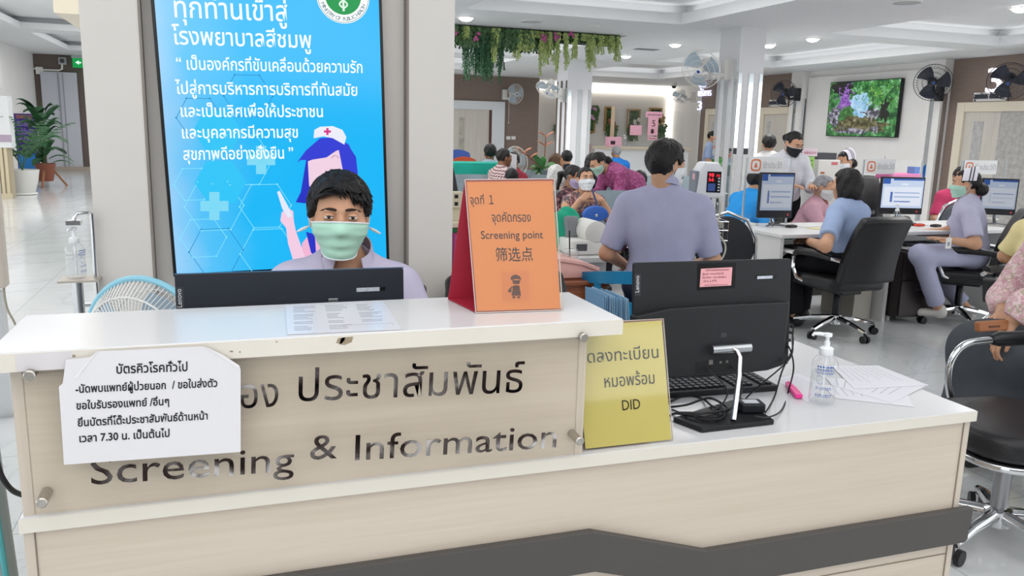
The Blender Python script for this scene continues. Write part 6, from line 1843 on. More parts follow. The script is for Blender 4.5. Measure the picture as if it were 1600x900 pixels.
# blood pressure monitor on its trolley
p = at(1104, 300, 4.95)
bp = thing('blood_pressure_monitor', 'digital blood pressure monitor on a pole with basket and coiled tubes', 'medical monitor', (p.x, 4.95, 0), -.3)
zt, zb = at(1108, 253, 4.95).z, at(1108, 308, 4.95).z
h = zt - zb
g = G(); prof = [(-.09, zb), (.09, zb), (.095, zb + h * .15), (.08, zt - .05), (.05, zt), (-.05, zt), (-.08, zt - .05), (-.095, zb + h * .15)]
g.prism(prof, -.1, .1, Matrix(((1, 0, 0, 0), (0, 0, 1, 0), (0, 1, 0, 0), (0, 0, 0, 1)))); g.build('housing', mat('device_white', '#dfe1e6', .4), bp, bevel=.015, bseg=3, smooth=50)
g = G(); g.box(-.102, -.085, -.09, .1, zb + .005, zt - .06); g.build('grey_side', mat('device_grey', '#7f8691', .5), bp, bevel=.004)
g = G(); g.box(-.03, .065, -.104, -.099, zb + .04, zt - .06); f_ = g.build('display', mat('display_black', '#15161b', .2), bp)
text([('98', -.022, zt - .095, .034, .036, 'LEFT'), ('56', -.022, zt - .125, .032, .036, 'LEFT'), ('72', .03, zt - .095, .022, .025, 'LEFT')], 'digits', mat('led_red', '#200000', .5, emit='#ff2a3c', es=2), f_, .0004, mw=Matrix.Translation((0, -.1045, 0)) @ Matrix.Rotation(PI / 2, 4, 'X'))
g = G(); g.box(-.022, .028, -.106, -.104, zb + .05, zb + .1); g.build('lcd', mat('lcd_blue', '#101428', .2, emit='#4a62a8', es=.5), f_)
g = G()
for k in range(5): g.box(.045, .058, -.106, -.104, zb + .05 + k * .02, zb + .06 + k * .02)
g.build('buttons', mat('button_pale', '#c7cbd3', .5), f_)
g = G(); g.box(-.05, .06, -.095, -.06, zt - .045, zt - .005); g.build('green_label', mat('label_green', '#7fc95a', .5), bp)
g = G(); g.box(-.105, -.1015, -.06, .0, zt - .12, zt - .08); g.build('pink_label', mat('label_pink2', '#e3b6be', .6), bp)
g = G(); g.cyl((0, 0, zb), (0, 0, .1), .016); g.build('pole', CHROME, bp, smooth=True)
g = G()
zk = at(1118, 372, 4.95).z
for z in (zk, zk + .07, zk + .13):
    g.tube([(.14 * sx, .1 * sy, z) for sx, sy in ((-1, -1), (1, -1), (1, 1), (-1, 1))], .004, 6, closed=True)
for k in range(9):
    x = -.14 + .28 * k / 8
    for y in (-.1, .1): g.tube([(x, y, zk), (x, y, zk + .13)], .0025, 4)
    g.tube([(x, -.1, zk), (x, .1, zk)], .0025, 4)
g.build('wire_basket', CHROME, bp)
g = G(); random.seed(9)
pts = [(.06, -.1, zb + .01), (.07, -.13, zb - .08), (.02, -.13, zb - .2), (-.05, -.12, zk + .16)]
for k in range(46): pts.append((.1 * math.sin(k * .9) + random.uniform(-.02, .02), -.06 + .05 * math.cos(k * 1.3), zk + .03 + .1 * abs(math.sin(k * .37))))
pts += [(.12, -.12, zk - .02), (.1, -.14, zk - .12), (.04, -.14, zk - .13), (.03, -.12, zk - .02)]
g.tube(bez(pts, 5), .006, 6); g.build('coiled_tube', mat('tube_grey', '#b9b7ae', .5), bp, smooth=True)
g = G()
for k in range(4):
    a = PI / 4 + k * PI / 2; g.tube([(0, 0, .11), (.24 * math.cos(a), .24 * math.sin(a), .06)], .014, 8)
g.build('foot_base', CHROME, bp)
for k in range(4):
    a = PI / 4 + k * PI / 2; g = G(); x, y = .24 * math.cos(a), .24 * math.sin(a); g.cyl((x - .012, y, .03), (x + .012, y, .03), .03, seg=14); g.build('caster', BLACK, bp)

# wooden side table, tray, cup and devices
c0 = atz(963, 437, .72)
tb = thing('wooden_table', 'varnished brown wooden table behind the counter', 'table', (c0.x - .5, c0.y + .35, 0))
WB = wood_mat('brown_varnish', [(.3, '#7a3f22'), (.55, '#8f4e2c'), (.8, '#a3603a')], 'x', .25)
x1, y0 = c0.x, c0.y
g = G(); g.box(x1 - 1.0, x1, y0, y0 + .7, .695, .72); bw(g, 'table_top', WB, tb, bevel=.006)
g = G(); g.box(x1 - .96, x1 - .04, y0 + .04, y0 + .66, .56, .68); bw(g, 'apron', WB, tb)
g = G(); g.box(x1 - .97, x1 - .03, y0 + .03, y0 + .67, .68, .695); bw(g, 'moulding', WB, tb, bevel=.004)
for x in (x1 - .93, x1 - .09):
    for y in (y0 + .05, y0 + .58): g = G(); g.box(x, x + .06, y, y + .06, 0, .68); bw(g, 'leg', WB, tb, bevel=.003)
g = G(); p = (x1 - .09, y0 + .048, .0); g.add([(p[0], p[1], .66), (p[0] + .06, p[1], .66), (p[0] + .03, p[1] - .012, .62)], [(0, 1, 2)]); bw(g, 'corner_inlay', mat('inlay', '#b98a66', .4), tb)
q0, q1 = at(880, 412, y0 + .1), at(928, 415, y0 + .1)
tr = thing('pink_tub_lid', 'pale pink plastic tub with a sloping lid on the wooden table', 'tub', (q1.x - .2, y0 + .2, .721))
PK = mat('tub_pink', '#e8b2ab', .45)
zt = .72
g = G()
za, zb_ = at(880, 385, y0 + .25).z - zt, at(928, 410, y0 + .25).z - zt
g.prism([(-.28, 0), (.19, 0), (.205, zb_), (.12, zb_ + .03), (-.28, za)], -.14, .14, Matrix(((1, 0, 0, 0), (0, 0, 1, 0), (0, 1, 0, 0), (0, 0, 0, 1)))); g.build('tub_body', PK, tr, bevel=.012, bseg=3, smooth=50)
g = G(); g.prism([(.205, zb_ - .015), (.215, zb_ + .004), (.12, zb_ + .038), (-.29, za + .012), (-.29, za - .004), (.11, zb_ + .02)], -.155, .155, Matrix(((1, 0, 0, 0), (0, 0, 1, 0), (0, 1, 0, 0), (0, 0, 0, 1)))); g.build('lid_rim', PK, tr, bevel=.004)
# white desk with arm-type gauge further back
p = at(905, 395, 4.9)
dz = .7
o = thing('white_side_desk', 'low white desk behind the wooden table', 'desk', (p.x + .0, 5.0, 0))
xa, xb = at(872, 390, 4.75).x, at(958, 390, 4.75).x
g = G(); g.box(xa - .3, xb, 4.75, 5.3, dz - .03, dz); bw(g, 'desk_top', DESKW, o)
g = G(); g.box(xa - .28, xb - .02, 4.8, 5.28, 0, dz - .03); bw(g, 'body', mat('desk_grey', '#b9bbbd', .5), o)
p0, p1 = at(888, 380, 4.9), at(944, 340, 4.9)
o = thing('arm_pressure_gauge', 'white arm-in blood pressure machine on the white desk', 'medical device', ((p0.x + p1.x) / 2, 5.0, dz + .001))
W2 = (p1.x - p0.x) / 2
g = G(); g.rrect(W2 * 2, .3, .04, 0, .1); g.build('base', WPL, o, bevel=.015, smooth=50)
hh_ = p1.z - dz
g = G(); g.lathe([(.06, 0), (.08, .01), (.08, .24), (.06, .25)], seg=24, m=Matrix.Translation((W2 * .45, .1, max(.14, hh_ - .1))) @ Matrix.Rotation(PI / 2, 4, 'X')); g.build('cuff_housing', WPL, o, smooth=50)
g = G(); g.box(-W2 * .7, -W2 * .1, -.152, -.148, .03, .075); g.build('slot_panel', mat('slot_dark', '#55585c', .4), o)
g = G(); g.box(-W2 * .75, -W2 * .05, -.02, .1, .1, .24, Matrix.Rotation(-.2, 4, 'X')); g.build('display_tilt', mat('display_tilt_grey', '#8a8d92', .3), o, bevel=.008)
p = at(892, 348, 5.05)
o = thing('green_cloth', 'crumpled green surgical cloth heaped by the white machine', 'cloth', (p.x, 5.15, dz + .001))
zz = at(892, 326, 5.05).z - dz
sdf_build('cloth_heap', lambda P: sm(ell(P, (0, 0, zz * .45), (.11, .12, zz * .55)), ell(P, (-.06, .02, zz * .3), (.1, .1, zz * .35)), .05) + wrinkle(P, .012, 60), (-.25, -.25, 0), (.25, .25, zz + .1), .01, cloth('surgical_green', '#2fa887'), o)
p = at(894, 400, 4.45)
o = thing('drink_cup', 'clear plastic cup of iced coffee with a black straw in a bag', 'cup', (at(894, 390, 4.1).x, 4.12, .721))
g = G(); g.lathe([(0, .002), (.034, 0), (.046, .11), (.047, .12), (.044, .12), (.032, .004)], seg=24); g.build('cup', glass_mat('cup_clear', (.96, .97, .97, 1), .4, .05, .12, (.9, .9, .88, 1)), o, smooth=True)
g = G(); g.lathe([(0, .005), (.032, .005), (.038, .05), (0, .05)], seg=20); g.build('coffee', mat('coffee', '#8a5a34', .4, var=.3), o, smooth=True)
g = G(); g.lathe([(.047, .12), (.04, .135), (.02, .14), (0, .14)], seg=24, cap=False); g.build('lid', glass_mat('cup_clear', (.96, .97, .97, 1), .4), o, smooth=True)
g = G(); g.tube([(0, 0, .02), (-.012, 0, .24)], .004, 8); g.build('straw', BLACK, o, smooth=True)
# blue plastic armchair of the seated man
BLUEC = mat('chair_blue', '#1f7fae', .35)
p = on(1000, 3.95)
bc = thing('blue_plastic_armchair', 'blue plastic armchair under the man with his back turned', 'chair', p, face_dir(.25, 1))
g = G()
def hoop(u, v):
    a = PI * (u - .5) * 1.25
    return (.3 * math.sin(a), .3 * math.cos(a) - .04, .5 + (.24 + .06 * math.cos(a)) * v)
g.grid(lambda u, v: hoop(u, .78 + .22 * v), 24, 3, .02); g.build('backrest', BLUEC, bc, smooth=50)
g = G(); g.grid(lambda u, v: hoop(.25 + .5 * u, .45 * v), 16, 3, .015); g.build('back_shell', BLUEC, bc, smooth=50)
for u in (.02, .27, .73, .98): g = G(); a_, b_ = V(hoop(u, .1)), V(hoop(u, .9)); g.tube([tuple(a_), tuple(b_)], .02, 8); g.build('upright', BLUEC, bc)
g = G(); g.rrect(.52, .5, .1, .5, .53); g.build('seat', BLUEC, bc, bevel=.008)
for sx in (-1, 1):
    for sy in (-1, 1): g = G(); g.cyl((sx * .22, sy * .2, .5), (sx * .26, sy * .24, 0), .025, .018); g.build('leg', BLUEC, bc)
# things showing between the pillar and the orange sign
p = at(708, 312, 4.4)
o = thing('power_strip', 'cream power socket box fixed at the pillar edge', 'socket', (p.x, 4.4, p.z)); g = G(); g.box(-.06, .05, -.03, .03, -.045, .045); g.build('box', mat('socket_cream', '#ded6bd', .5), o, bevel=.006)
g = G(); g.box(.0, .02, -.032, -.03, .01, .03); g.box(.0, .02, -.032, -.03, -.03, -.01); g.build('outlets', BLACK, o)
g = G(); g.box(-.05, .06, .0, .05, -p.z, -.045); g.build('post', mat('socket_cream', '#ded6bd', .5), o)
p0, p1 = at(708, 410, 4.3), at(730, 356, 4.3)
o = thing('green_crate', 'dark green storage box behind the orange sign', 'box', ((p0.x + p1.x) / 2, 4.45, 0)); g = G(); g.box(-.09, .12, -.14, .14, 0, p1.z); g.build('box_body', mat('crate_green', '#1d6b3f', .4), o, bevel=.01)
g = G(); g.box(-.1, .13, -.15, .15, p1.z, p1.z + .03); g.build('cream_lid', mat('socket_cream', '#ded6bd', .5), o, bevel=.006)
p0 = at(722, 395, 4.1)
o = thing('magenta_folder', 'magenta folder leaning against the green box', 'folder', (p0.x + .03, 4.2, 0)); g = G(); g.box(-.03, .04, -.1, .1, p0.z - .2, p0.z + .08); g.build('cover', mat('folder_magenta', '#9c2a6d', .5), o); g = G(); g.box(-.05, .06, -.08, .08, 0, p0.z - .2); g.build('support_block', mat('desk_grey', '#b9bbbd', .5), o)

# ------------------------------------------------------------------ near right: black chair with chrome arms
r = thing('clinic_chair', 'black cushioned chair with looped chrome arms beside the counter end', 'chair', (2.72, 2.14, 0), face_dir(-1, .12))
sz = .5
g = G(); g.rrect(.5, .5, .16, sz - .1, sz); g.build('seat', LEA, r, bevel=.035, bseg=4, smooth=60)
g = G(); g.rrect(.515, .515, .17, sz - .125, sz - .1); g.build('chrome_rim', CHROME, r, smooth=50, bevel=.006)
for sx in (-1, 1):
    x = sx * .27
    g = G(); g.tube(bez([(x, .1, sz - .1), (x, -.02, sz - .04), (x, -.06, sz + .1), (x, -.02, sz + .19), (x, .08, sz + .215), (x, .34, sz + .215)], 6), .0145, 10); a_ = g.build('arm_loop', CHROME, r, smooth=True)
    g = G(); g.tube([(x, .12, sz + .217), (x, .15, sz + .22), (x, .36, sz + .22), (x, .39, sz + .215)], [.02, .03, .03, .02], 12); g.build('arm_pad', LEA, a_, smooth=True)
g = G(); g.grid(lambda u, v: ((u - .5) * .46, .3 + .1 * v, sz + .1 + .4 * v), 8, 8, .05); g.build('backrest', LEA, r, bevel=.02, smooth=50)
g = G(); g.cyl((0, 0, sz - .125), (0, 0, .3), .018, seg=20); g.build('gas_column', CHROME, r, smooth=True)
g = G(); g.lathe([(.03, .1), (.03, .32), (.035, .325), (.035, .34), (.02, .345)], seg=20); g.build('column_sleeve', mat('grey_sleeve', '#9c9c9f', .3, .9), r, smooth=True)
g = G(); g.lathe([(.035, .06), (.05, .07), (.05, .13), (.035, .14)], seg=20)
for k in range(5):
    a = 2 * PI * k / 5 + .1
    g.tube([(.03 * math.cos(a), .03 * math.sin(a), .11), (.2 * math.cos(a), .2 * math.sin(a), .1), (.31 * math.cos(a), .31 * math.sin(a), .075)], [.028, .024, .018], 10)
g.build('star_base', CHROME, r, smooth=True)
for k in range(5):
    a = 2 * PI * k / 5 + .1; x, y = .31 * math.cos(a), .31 * math.sin(a); t = V((-math.sin(a), math.cos(a), 0)); g = G()
    for s in (-.02, .02): g.cyl(tuple(V((x, y, .03)) + t * (s - .01)), tuple(V((x, y, .03)) + t * (s + .01)), .03, seg=16)
    g.build('caster', BLACK, r, smooth=True)
r2 = thing('chrome_armchair', 'chrome framed chair behind the black clinic chair', 'chair', (3.6, 2.62, 0), face_dir(-1, 0))
for sx in (-1, 1):
    x = sx * .27
    g = G(); g.tube(bez([(x, -.22, 0), (x, -.24, .4), (x, -.22, .62), (x, -.12, .68), (x, .15, .68), (x, .24, .66)], 6), .0145, 10); g.build('arm_frame', CHROME, r2, smooth=True)
    g = G(); g.tube([(x, .2, .68), (x, .26, 0)], .0145, 10); g.build('leg', CHROME, r2, smooth=True)
g = G(); g.rrect(.5, .48, .06, .4, .46); g.build('seat', LEA, r2, bevel=.015, smooth=60)
g = G(); g.grid(lambda u, v: ((u - .5) * .48, .24 + .06 * v, .5 + .36 * v), 6, 6, .04); g.build('backrest', LEA, r2, bevel=.01, smooth=50)

# ------------------------------------------------------------------ left: hand rub stand, fan, corridor things
p = at(120, 430, 2.95); pz = at(120, 432, 2.95).z
st = thing('sanitizer_stand', 'steel pedal stand holding a sanitizer bottle by the pillar', 'stand', (p.x, 2.95, 0))
g = G(); g.tube([(-.0, 0, .02), (0, 0, pz - .012)], .017, 14); g.build('post', STEEL, st, smooth=True)
g = G(); g.box(-.05, .07, -.05, .05, pz - .012, pz - .006); g.build('platform', mat('platform_beige', '#b8b1a6', .4, .4), st); g = G(); g.box(.0, .09, -.01, .01, pz - .1, pz - .09); g.build('cross_bar', STEEL, st)
q = [at(x, y, 2.95) for x, y in ((154, 480), (149, 430), (145, 360), (143, 334), (137, 332), (121, 333), (116, 340), (115, 350))]
g = G(); g.tube([(q[0].x - p.x + .02, 0, .05)] + [(a.x - p.x, 0, a.z) for a in q], .006, 8); g.build('press_rod', STEEL, st, smooth=True)
g = G(); a = at(115, 347, 2.95); g.box(a.x - p.x - .02, a.x - p.x + .022, -.02, .02, a.z - .008, a.z + .006); g.build('press_pad', STEEL, st)
g = G(); g.box(-.16, .2, -.25, .02, 0, .02); g.build('base_plate', STEEL, st, bevel=.003)
pump_bottle('clear pump bottle of hand sanitizer in the steel stand by the pillar', (p.x, 2.95, pz - .0055), .98 * (at(117, 352, 2.95).z - pz) / .19, 1.2)
q = at(232, 545, 2.5)
f_ = fan('white desk fan with a pale blue rim behind the counter', (232, 545), 2.5, (.55, .8, .05), (q.x, 2.5, q.z), r=.205, name='pedestal_fan', mount=False, wires=90)
g = G(); g.tube([(.208 * math.cos(2 * PI * k / 48), .208 * math.sin(2 * PI * k / 48), 0) for k in range(48)], .009, 8, closed=True); g.build('blue_rim', mat('rim_blue', '#8fc9dc', .4), f_, smooth=True)
g = G(); g.tube([(q.x - .06, 2.42, q.z - .05), (q.x - .06, 2.42, .04)], .018, 10); g.lathe([(0, .05), (.17, .04), (.19, 0)], (q.x - .06, 2.42, 0), 24); bw(g, 'stand', WPL, f_, smooth=True)

# trolley and cable at the left edge
p = at(4, 720, 1.75)
o = thing('medical_trolley', 'grey and teal wheeled stand at the far left beside the counter', 'trolley', (p.x - .05, 1.8, 0))
g = G(); g.tube([(.03, 0, .12), (-.005, 0, 1.05)], .032, 16); g.build('pole', mat('trolley_grey', '#98a5a8', .3, .5), o, smooth=True)
g = G(); g.tube([(.048, -.028, .12), (.012, -.028, 1.05)], .006, 8); g.build('teal_stripe', mat('trolley_teal', '#4fa3a8', .4), o)
g = G(); g.rrect(.34, .4, .12, .06, .12); g.build('base_cover', WPL, o, bevel=.02, smooth=60)
for x, y in ((.12, -.1), (.12, .12), (-.12, -.1), (-.12, .12)): g = G(); g.cyl((x - .012, y, .032), (x + .012, y, .032), .032, seg=16); g.box(x - .02, x + .02, y - .01, y + .01, .032, .08); g.build('caster', mat('caster_grey', '#8d8f91', .4), o)
g = G(); g.tube(bez([tuple(at(-6, 715, 1.6)), tuple(at(0, 738, 1.6)), tuple(at(10, 756, 1.6)), tuple(at(22, 768, 1.62)), tuple(at(40, 775, 1.66))], 6), .005, 8); bw(g, 'black_cable', CABLE, o, smooth=True)
p = at(3, 400, 4.6)
o = thing('weighing_scale_post', 'cream upright of a scale at the left edge with a hanging cord', 'scale', (p.x - .04, 4.6, 0)); z1, z0 = at(3, 285, 4.6).z, at(3, 448, 4.6).z
g = G(); g.rrect(.11, .12, .03, z0, z1 + .1); g.build('upright', mat('scale_cream', '#ddd3c8', .5), o, bevel=.01, smooth=60); g = G(); g.box(-.05, .03, -.04, .04, 0, z0 - .02); g.build('post', STEEL, o)
g = G(); g.tube(bez([(.04, -.02, z0 + .01), (.05, -.04, z0 - .1), (.09, -.05, z0 - .25), (.06, -.05, .05)], 6), .006, 6); g.build('cord', mat('cord_grey', '#a9a493', .5), o, smooth=True)

# far left corridor
p0 = on(38, 18.3)
o = thing('potted_palm', 'tall potted palm in a white tapered pot', 'plant', p0); zt = at(38, 265, 18.3).z
g = G(); g.lathe([(.16, 0), (.19, .02), (.26, zt * .6), (.29, zt), (.25, zt), (.24, zt * .9), (0, zt * .9)], seg=28); g.build('pot', mat('pot_white', '#d8d8d4', .4), o, smooth=True)
g = G(); g.lathe([(.2, .0), (.24, .01), (.22, .04)], seg=24); g.build('saucer', mat('pot_white', '#d8d8d4', .4), o)
random.seed(12)
PALM = mat('palm_green', '#3f6b45', .55, var=.3, vscale=12)
for k in range(9):
    a = 2 * PI * k / 9 + random.uniform(-.2, .2); L_ = random.uniform(.9, 1.35)
    g = G(); pts = [V((0, 0, zt * .9)) + V((math.cos(a) * .75 * L_ * t ** 1.4, math.sin(a) * .75 * L_ * t ** 1.4, L_ * 1.25 * t - .45 * t * t * L_)) for t in [j / 12 for j in range(13)]]
    g.tube([tuple(p) for p in pts], .008, 4)
    for j in range(3, 13):
        t = (pts[j] - pts[j - 1]).normalized(); s = t.cross(V((0, 0, 1))).normalized(); up = s.cross(t)
        for sd in (-1, 1):
            l = .26 * (1 - .5 * abs(j - 7) / 6); c = pts[j]; e = c + s * sd * l * .8 + t * l * .5 - up * l * .25
            w = t * .025
            g.add([tuple(c - w), tuple(c.lerp(e, .5) - w * 1.2), tuple(e), tuple(c.lerp(e, .5) + w * 1.2), tuple(c + w)], [(0, 1, 2, 3, 4)])
    o2 = g.build('frond', PALM, o)
p0 = on(74, 20.4)
o = thing('potted_broadleaf', 'bushy broad leaved plant in a terracotta pot on a wooden stand', 'plant', p0)
g = G(); g.lathe([(.14, .12), (.2, .45), (.21, .5), (.17, .5), (.16, .45), (0, .45)], seg=20); g.build('pot', mat('terracotta', '#8a5240', .7), o, smooth=True)
for k in range(3):
    a = 2 * PI * k / 3 + .5; g = G(); g.tube([(.05 * math.cos(a), .05 * math.sin(a), .5), (.42 * math.cos(a), .42 * math.sin(a), 0)], .025, 6); g.build('stand_leg', mat('stand_wood', '#9a6a48', .6), o)
LD = mat('leaf_deep', '#2f5d38', .45, var=.35, vscale=8)
for k in range(44):
    a = random.uniform(0, 2 * PI); z = random.uniform(.5, 2.0); r0 = random.uniform(.35, .75) * (1 - .35 * abs(z - 1.1))
    b_ = V((p0[0] + .08 * math.cos(a), p0[1] + .08 * math.sin(a), z * .85)); t = V((p0[0] + r0 * math.cos(a), p0[1] + r0 * math.sin(a), z + random.uniform(-.15, .3)))
    leaf(o, b_, t, random.uniform(.14, .24), LD, 'leaf', .12)
g = G(); g.tube([(0, 0, .45), (.03, 0, 1.2), (0, .02, 1.8)], .03, 6); g.build('stem', mat('stem_green', '#4a5a38', .6), o)
a, b = at(30, 277, 21.6), at(56, 178, 21.6)
o = thing('roll_up_banner', 'purple and blue roll up banner behind the potted palm', 'banner', ((a.x + b.x) / 2, 21.6, 0))
zt = b.z; w = (b.x - a.x) / 2
g = G(); g.box(-w, w, -.005, .005, .1, zt); bn = g.build('banner_sheet', mat('banner_purple', '#3d2a86', .5, var=.25, vscale=4), o)
g = G(); g.box(-w * .9, w * .9, -.009, -.006, .15, zt * .42); g.build('blue_field', mat('banner_blue', '#2e86d8', .5, var=.15, vscale=4), bn)
text([('โรงพยาบาล', -w * .85, zt * .93, .14, w * 1.5, 'LEFT')], 'heading', mat('banner_orange', '#e09a3c', .6), bn, .001, mw=Matrix.Translation((0, -.008, 0)) @ Matrix.Rotation(PI / 2, 4, 'X'))
text([('ประชาสัมพันธ์', -w * .8, zt * .82, .2, w * 1.5, 'LEFT'), ('ยินดีต้อนรับ', -w * .8, zt * .7, .18, w * 1.4, 'LEFT'), ('ผู้รับบริการ', -w * .8, zt * .6, .16, w * 1.4, 'LEFT')], 'lettering', mat('banner_pale', '#b9a8e8', .6), bn, .001, mw=Matrix.Translation((0, -.008, 0)) @ Matrix.Rotation(PI / 2, 4, 'X'))
g = G(); g.box(-w - .03, w + .03, -.08, .08, 0, .1); g.build('banner_base', STEEL, o)
x1 = at(17, 300, 17.2).x; zt = at(10, 231, 17.2).z
o = thing('slatted_counter', 'cream slatted counter with a white upper panel at the left edge', 'counter', (x1 - .6, 17.3, 0))
g = G(); g.box(-.6, .6, .0, .3, 0, zt); g.build('core', mat('slat_gap', '#a89c84', .7), o)
g = G()
for k in range(16): g.box(-.6 + k * .075, -.6 + k * .075 + .05, -.025, 0, .1, zt)
g.box(-.6, .6, -.03, 0, 0, .1); g.build('slats', mat('slat_cream', '#d5c8aa', .6), o)
z2 = at(10, 150, 17.2).z
g = G(); g.box(-.6, .66, -.04, .3, zt, z2); g.build('upper_panel', WG, o)
p = at(6, 216, 17.15); g = G(); g.box(p.x - .12 - (x1 - .6), p.x + .1 - (x1 - .6), -.045, -.04, p.z - .07, p.z + .06); g.build('small_notice', mat('notice_mauve', '#b3a3b6', .6), o)
p = at(97, 95, 26.4)
o = thing('emergency_light', 'small round wall lamp with white conduit above the corridor door', 'lamp', (p.x, 26.48, p.z)); g = G(); g.box(-.1, .1, -.06, 0, -.1, .1); g.build('box', mat('grey_box', '#b9bcc0', .5), o, bevel=.01); g = G(); g.lathe([(0, 0), (.06, 0), (.06, .03), (0, .03)], seg=16, m=Matrix.Translation((0, -.06, 0)) @ Matrix.Rotation(PI / 2, 4, 'X')); g.build('lens', mat('lens_dark', '#4a4c52', .2), o)
q = [at(x, y, 26.46) for x, y in ((97, 99), (97, 108), (92, 110), (66, 109), (52, 107), (46, 100), (45, 86))]
g = G(); g.tube([(a.x - p.x, -.03, a.z - p.z) for a in q], .028, 8); g.build('conduit', WPL, o, smooth=True); a = at(61, 110, 26.4); g = G(); g.box(a.x - p.x - .09, a.x - p.x + .09, -.07, 0, a.z - p.z - .1, a.z - p.z + .1); g.build('junction_box', WPL, o, bevel=.01)
p = at(126, 98, 26.3)
o = thing('exit_sign', 'green emergency exit sign at the corridor end by the pillar', 'sign', (p.x, 26.3, p.z)); g = G(); g.box(-.2, .3, -.04, .04, -.14, .12); g.build('case', mat('exit_green', '#0f9a4a', .5, emit='#12b257', es=.35), o); g = G(); g.box(-.22, .32, -.05, .05, .12, .2); g.build('bracket', mat('grey_box', '#b9bcc0', .5), o)
g = G(); g.prism([(-.13, 0), (-.04, .06), (-.04, .02), (.02, .02), (.02, -.02), (-.04, -.02), (-.04, -.06)], 0, .002, Matrix.Translation((0, -.041, 0)) @ Matrix.Rotation(PI / 2, 4, 'X')); g.ball((.12, -.042, .07), .022); g.prism([(.06, -.1), (.09, -.1), (.12, -.03), (.15, -.1), (.18, -.1), (.15, .05), (.09, .05)], 0, .002, Matrix.Translation((0, -.041, 0)) @ Matrix.Rotation(PI / 2, 4, 'X')); g.build('running_figure', mat('exit_white', '#e8fff0', .5, emit='#e8fff0', es=.6), o)
# ------------------------------------------------------------------ people
def local(loc, rz, w):
    return tuple(Matrix.Rotation(-rz, 3, 'Z') @ (V(w) - V(loc)))
def T(px, py, Y): return at(px, py, Y)
LILAC = cloth('uniform_lilac', '#bdbbd2'); BLUEU = cloth('uniform_blue', '#9dafd2'); GREYL = cloth('shirt_grey_lilac', '#a9aac6'); BLK = cloth('cloth_black', '#1b1b20')
MGREEN = mat('mask_green', '#b4dfcb', .8); MWHITE = mat('mask_white', '#e9edf0', .7); MLIL = mat('mask_lilac', '#c9b8dc', .8); MBLACK = mat('mask_black', '#23262a', .8)
SHOE = mat('shoe_black', '#17171a', .4); SHOEW = mat('shoe_white', '#d8d5d0', .6)

# the man behind the counter
loc, rz = (.305, 2.46, 0), face_dir(-.22, -2.3)
b = Body(pelvis=(0, .03, .58), neck=(.02, -.07, 1.075), head=(.0, -.115, 1.24), sw=.156, bulk=1.0, hpitch=.0, hroll=.03, hs=.985, elL=(.26, -.16, .80), wrL=(.16, -.36, .83), elR=(-.26, -.16, .80), wrR=(-.16, -.36, .83), handL={'n': (0, 0, 1)}, handR={'n': (0, 0, 1)})
man = person('person behind the counter in a lilac shirt and pale green mask', loc, rz, b,
    [dict(name='shirt', m=cloth('shirt_lilac', '#c3bcd2'), sleeve=.8, collar=True, vneck=.11, h=.008, cr=.068, gap=1.1, neckr=.066), dict(name='trousers', m=BLK, torso=False, legs=1.95)],
    hair=('short', 0, .0045), head_h=.0042, mask=MGREEN, shoes=dict(m=SHOE), eye=.8)
random.seed(31)
g = G()
for k in range(230):
    u = random.uniform(-1, 1); v = random.uniform(-.9, 1)
    a0 = V((.07 * u, -.06 * max(0, v) ** .8 + .08 * max(0, -v) - .0, .118 - .035 * u * u - .03 * abs(v)))
    if v > .25:   # fringe, combed across to the person's left
        e = V((a0.x * .8 + random.uniform(.01, .035), -.088 - .008 * random.random() + .04 * max(0, a0.x + .02) / .1, .088 - .04 * max(0, min(1, (a0.x + .045) / .09)) + random.uniform(-.012, .016)))
    else:
        e = a0 + V((random.uniform(-.015, .03) + .03 * u, random.uniform(-.03, .02), random.uniform(.0, .018) - .045 * abs(u)))
        if abs(u) > .6: e = V((.088 * (1 if u > 0 else -1) + random.uniform(-.004, .004), a0.y + random.uniform(-.03, .01), .04 + random.uniform(-.02, .03)))
    mid = (a0 + e) / 2 + V((0, -.008 if v > .25 else 0, .012))
    pts = [b.hp(*((a0 * (1 - t) ** 2 + mid * 2 * t * (1 - t) + e * t * t)[:])) for t in (0, .2, .4, .6, .8, 1)]
    g.tube(pts, [.004, .0055, .005, .0042, .0028, .0008], 5)
g.build('hair_tufts', HAIRM(0), man, smooth='all')
for sx in (-1, 1):
    g = G(); c = [b.hp(sx * (.083 + .012 * k), .03 - .004 * k, -.03 - .006 * k) for k in range(4)]
    g.tube(c, [.001, .005, .005, .002], 6); g.build('mask_bow', MWHITE, man)
p = at(651, 456, 2.62)
o = thing('office_chair', 'black office chair the man behind the counter sits on', 'chair', (.33, 2.52, 0), rz)
g = G(); g.rrect(.5, .46, .06, .44, .5); g.build('seat', LEA, o, bevel=.02, smooth=60)
zt = p.z
g = G(); g.grid(lambda u, v: ((u - .5) * .56, .22 + .03 * math.cos(PI * (u - .5)), .55 + (zt - .55) * v), 12, 8, .05); g.build('backrest', LEA, o, bevel=.015, smooth=50)
g = G(); g.cyl((0, .0, .44), (0, 0, .1), .025); g.tube([(0, .1, .42), (0, .24, .6)], .02, 8); g.build('gas_column', BLACK, o)
g = G()
for k in range(5): a = 2 * PI * k / 5; g.tube([(0, 0, .09), (.24 * math.cos(a), .24 * math.sin(a), .06)], .022, 8)
g.build('star_base', BLACK, o)
for k in range(5): a = 2 * PI * k / 5; x, y = .24 * math.cos(a), .24 * math.sin(a); g = G(); g.cyl((x - .015, y, .028), (x + .015, y, .028), .028); g.build('caster', BLACK, o)

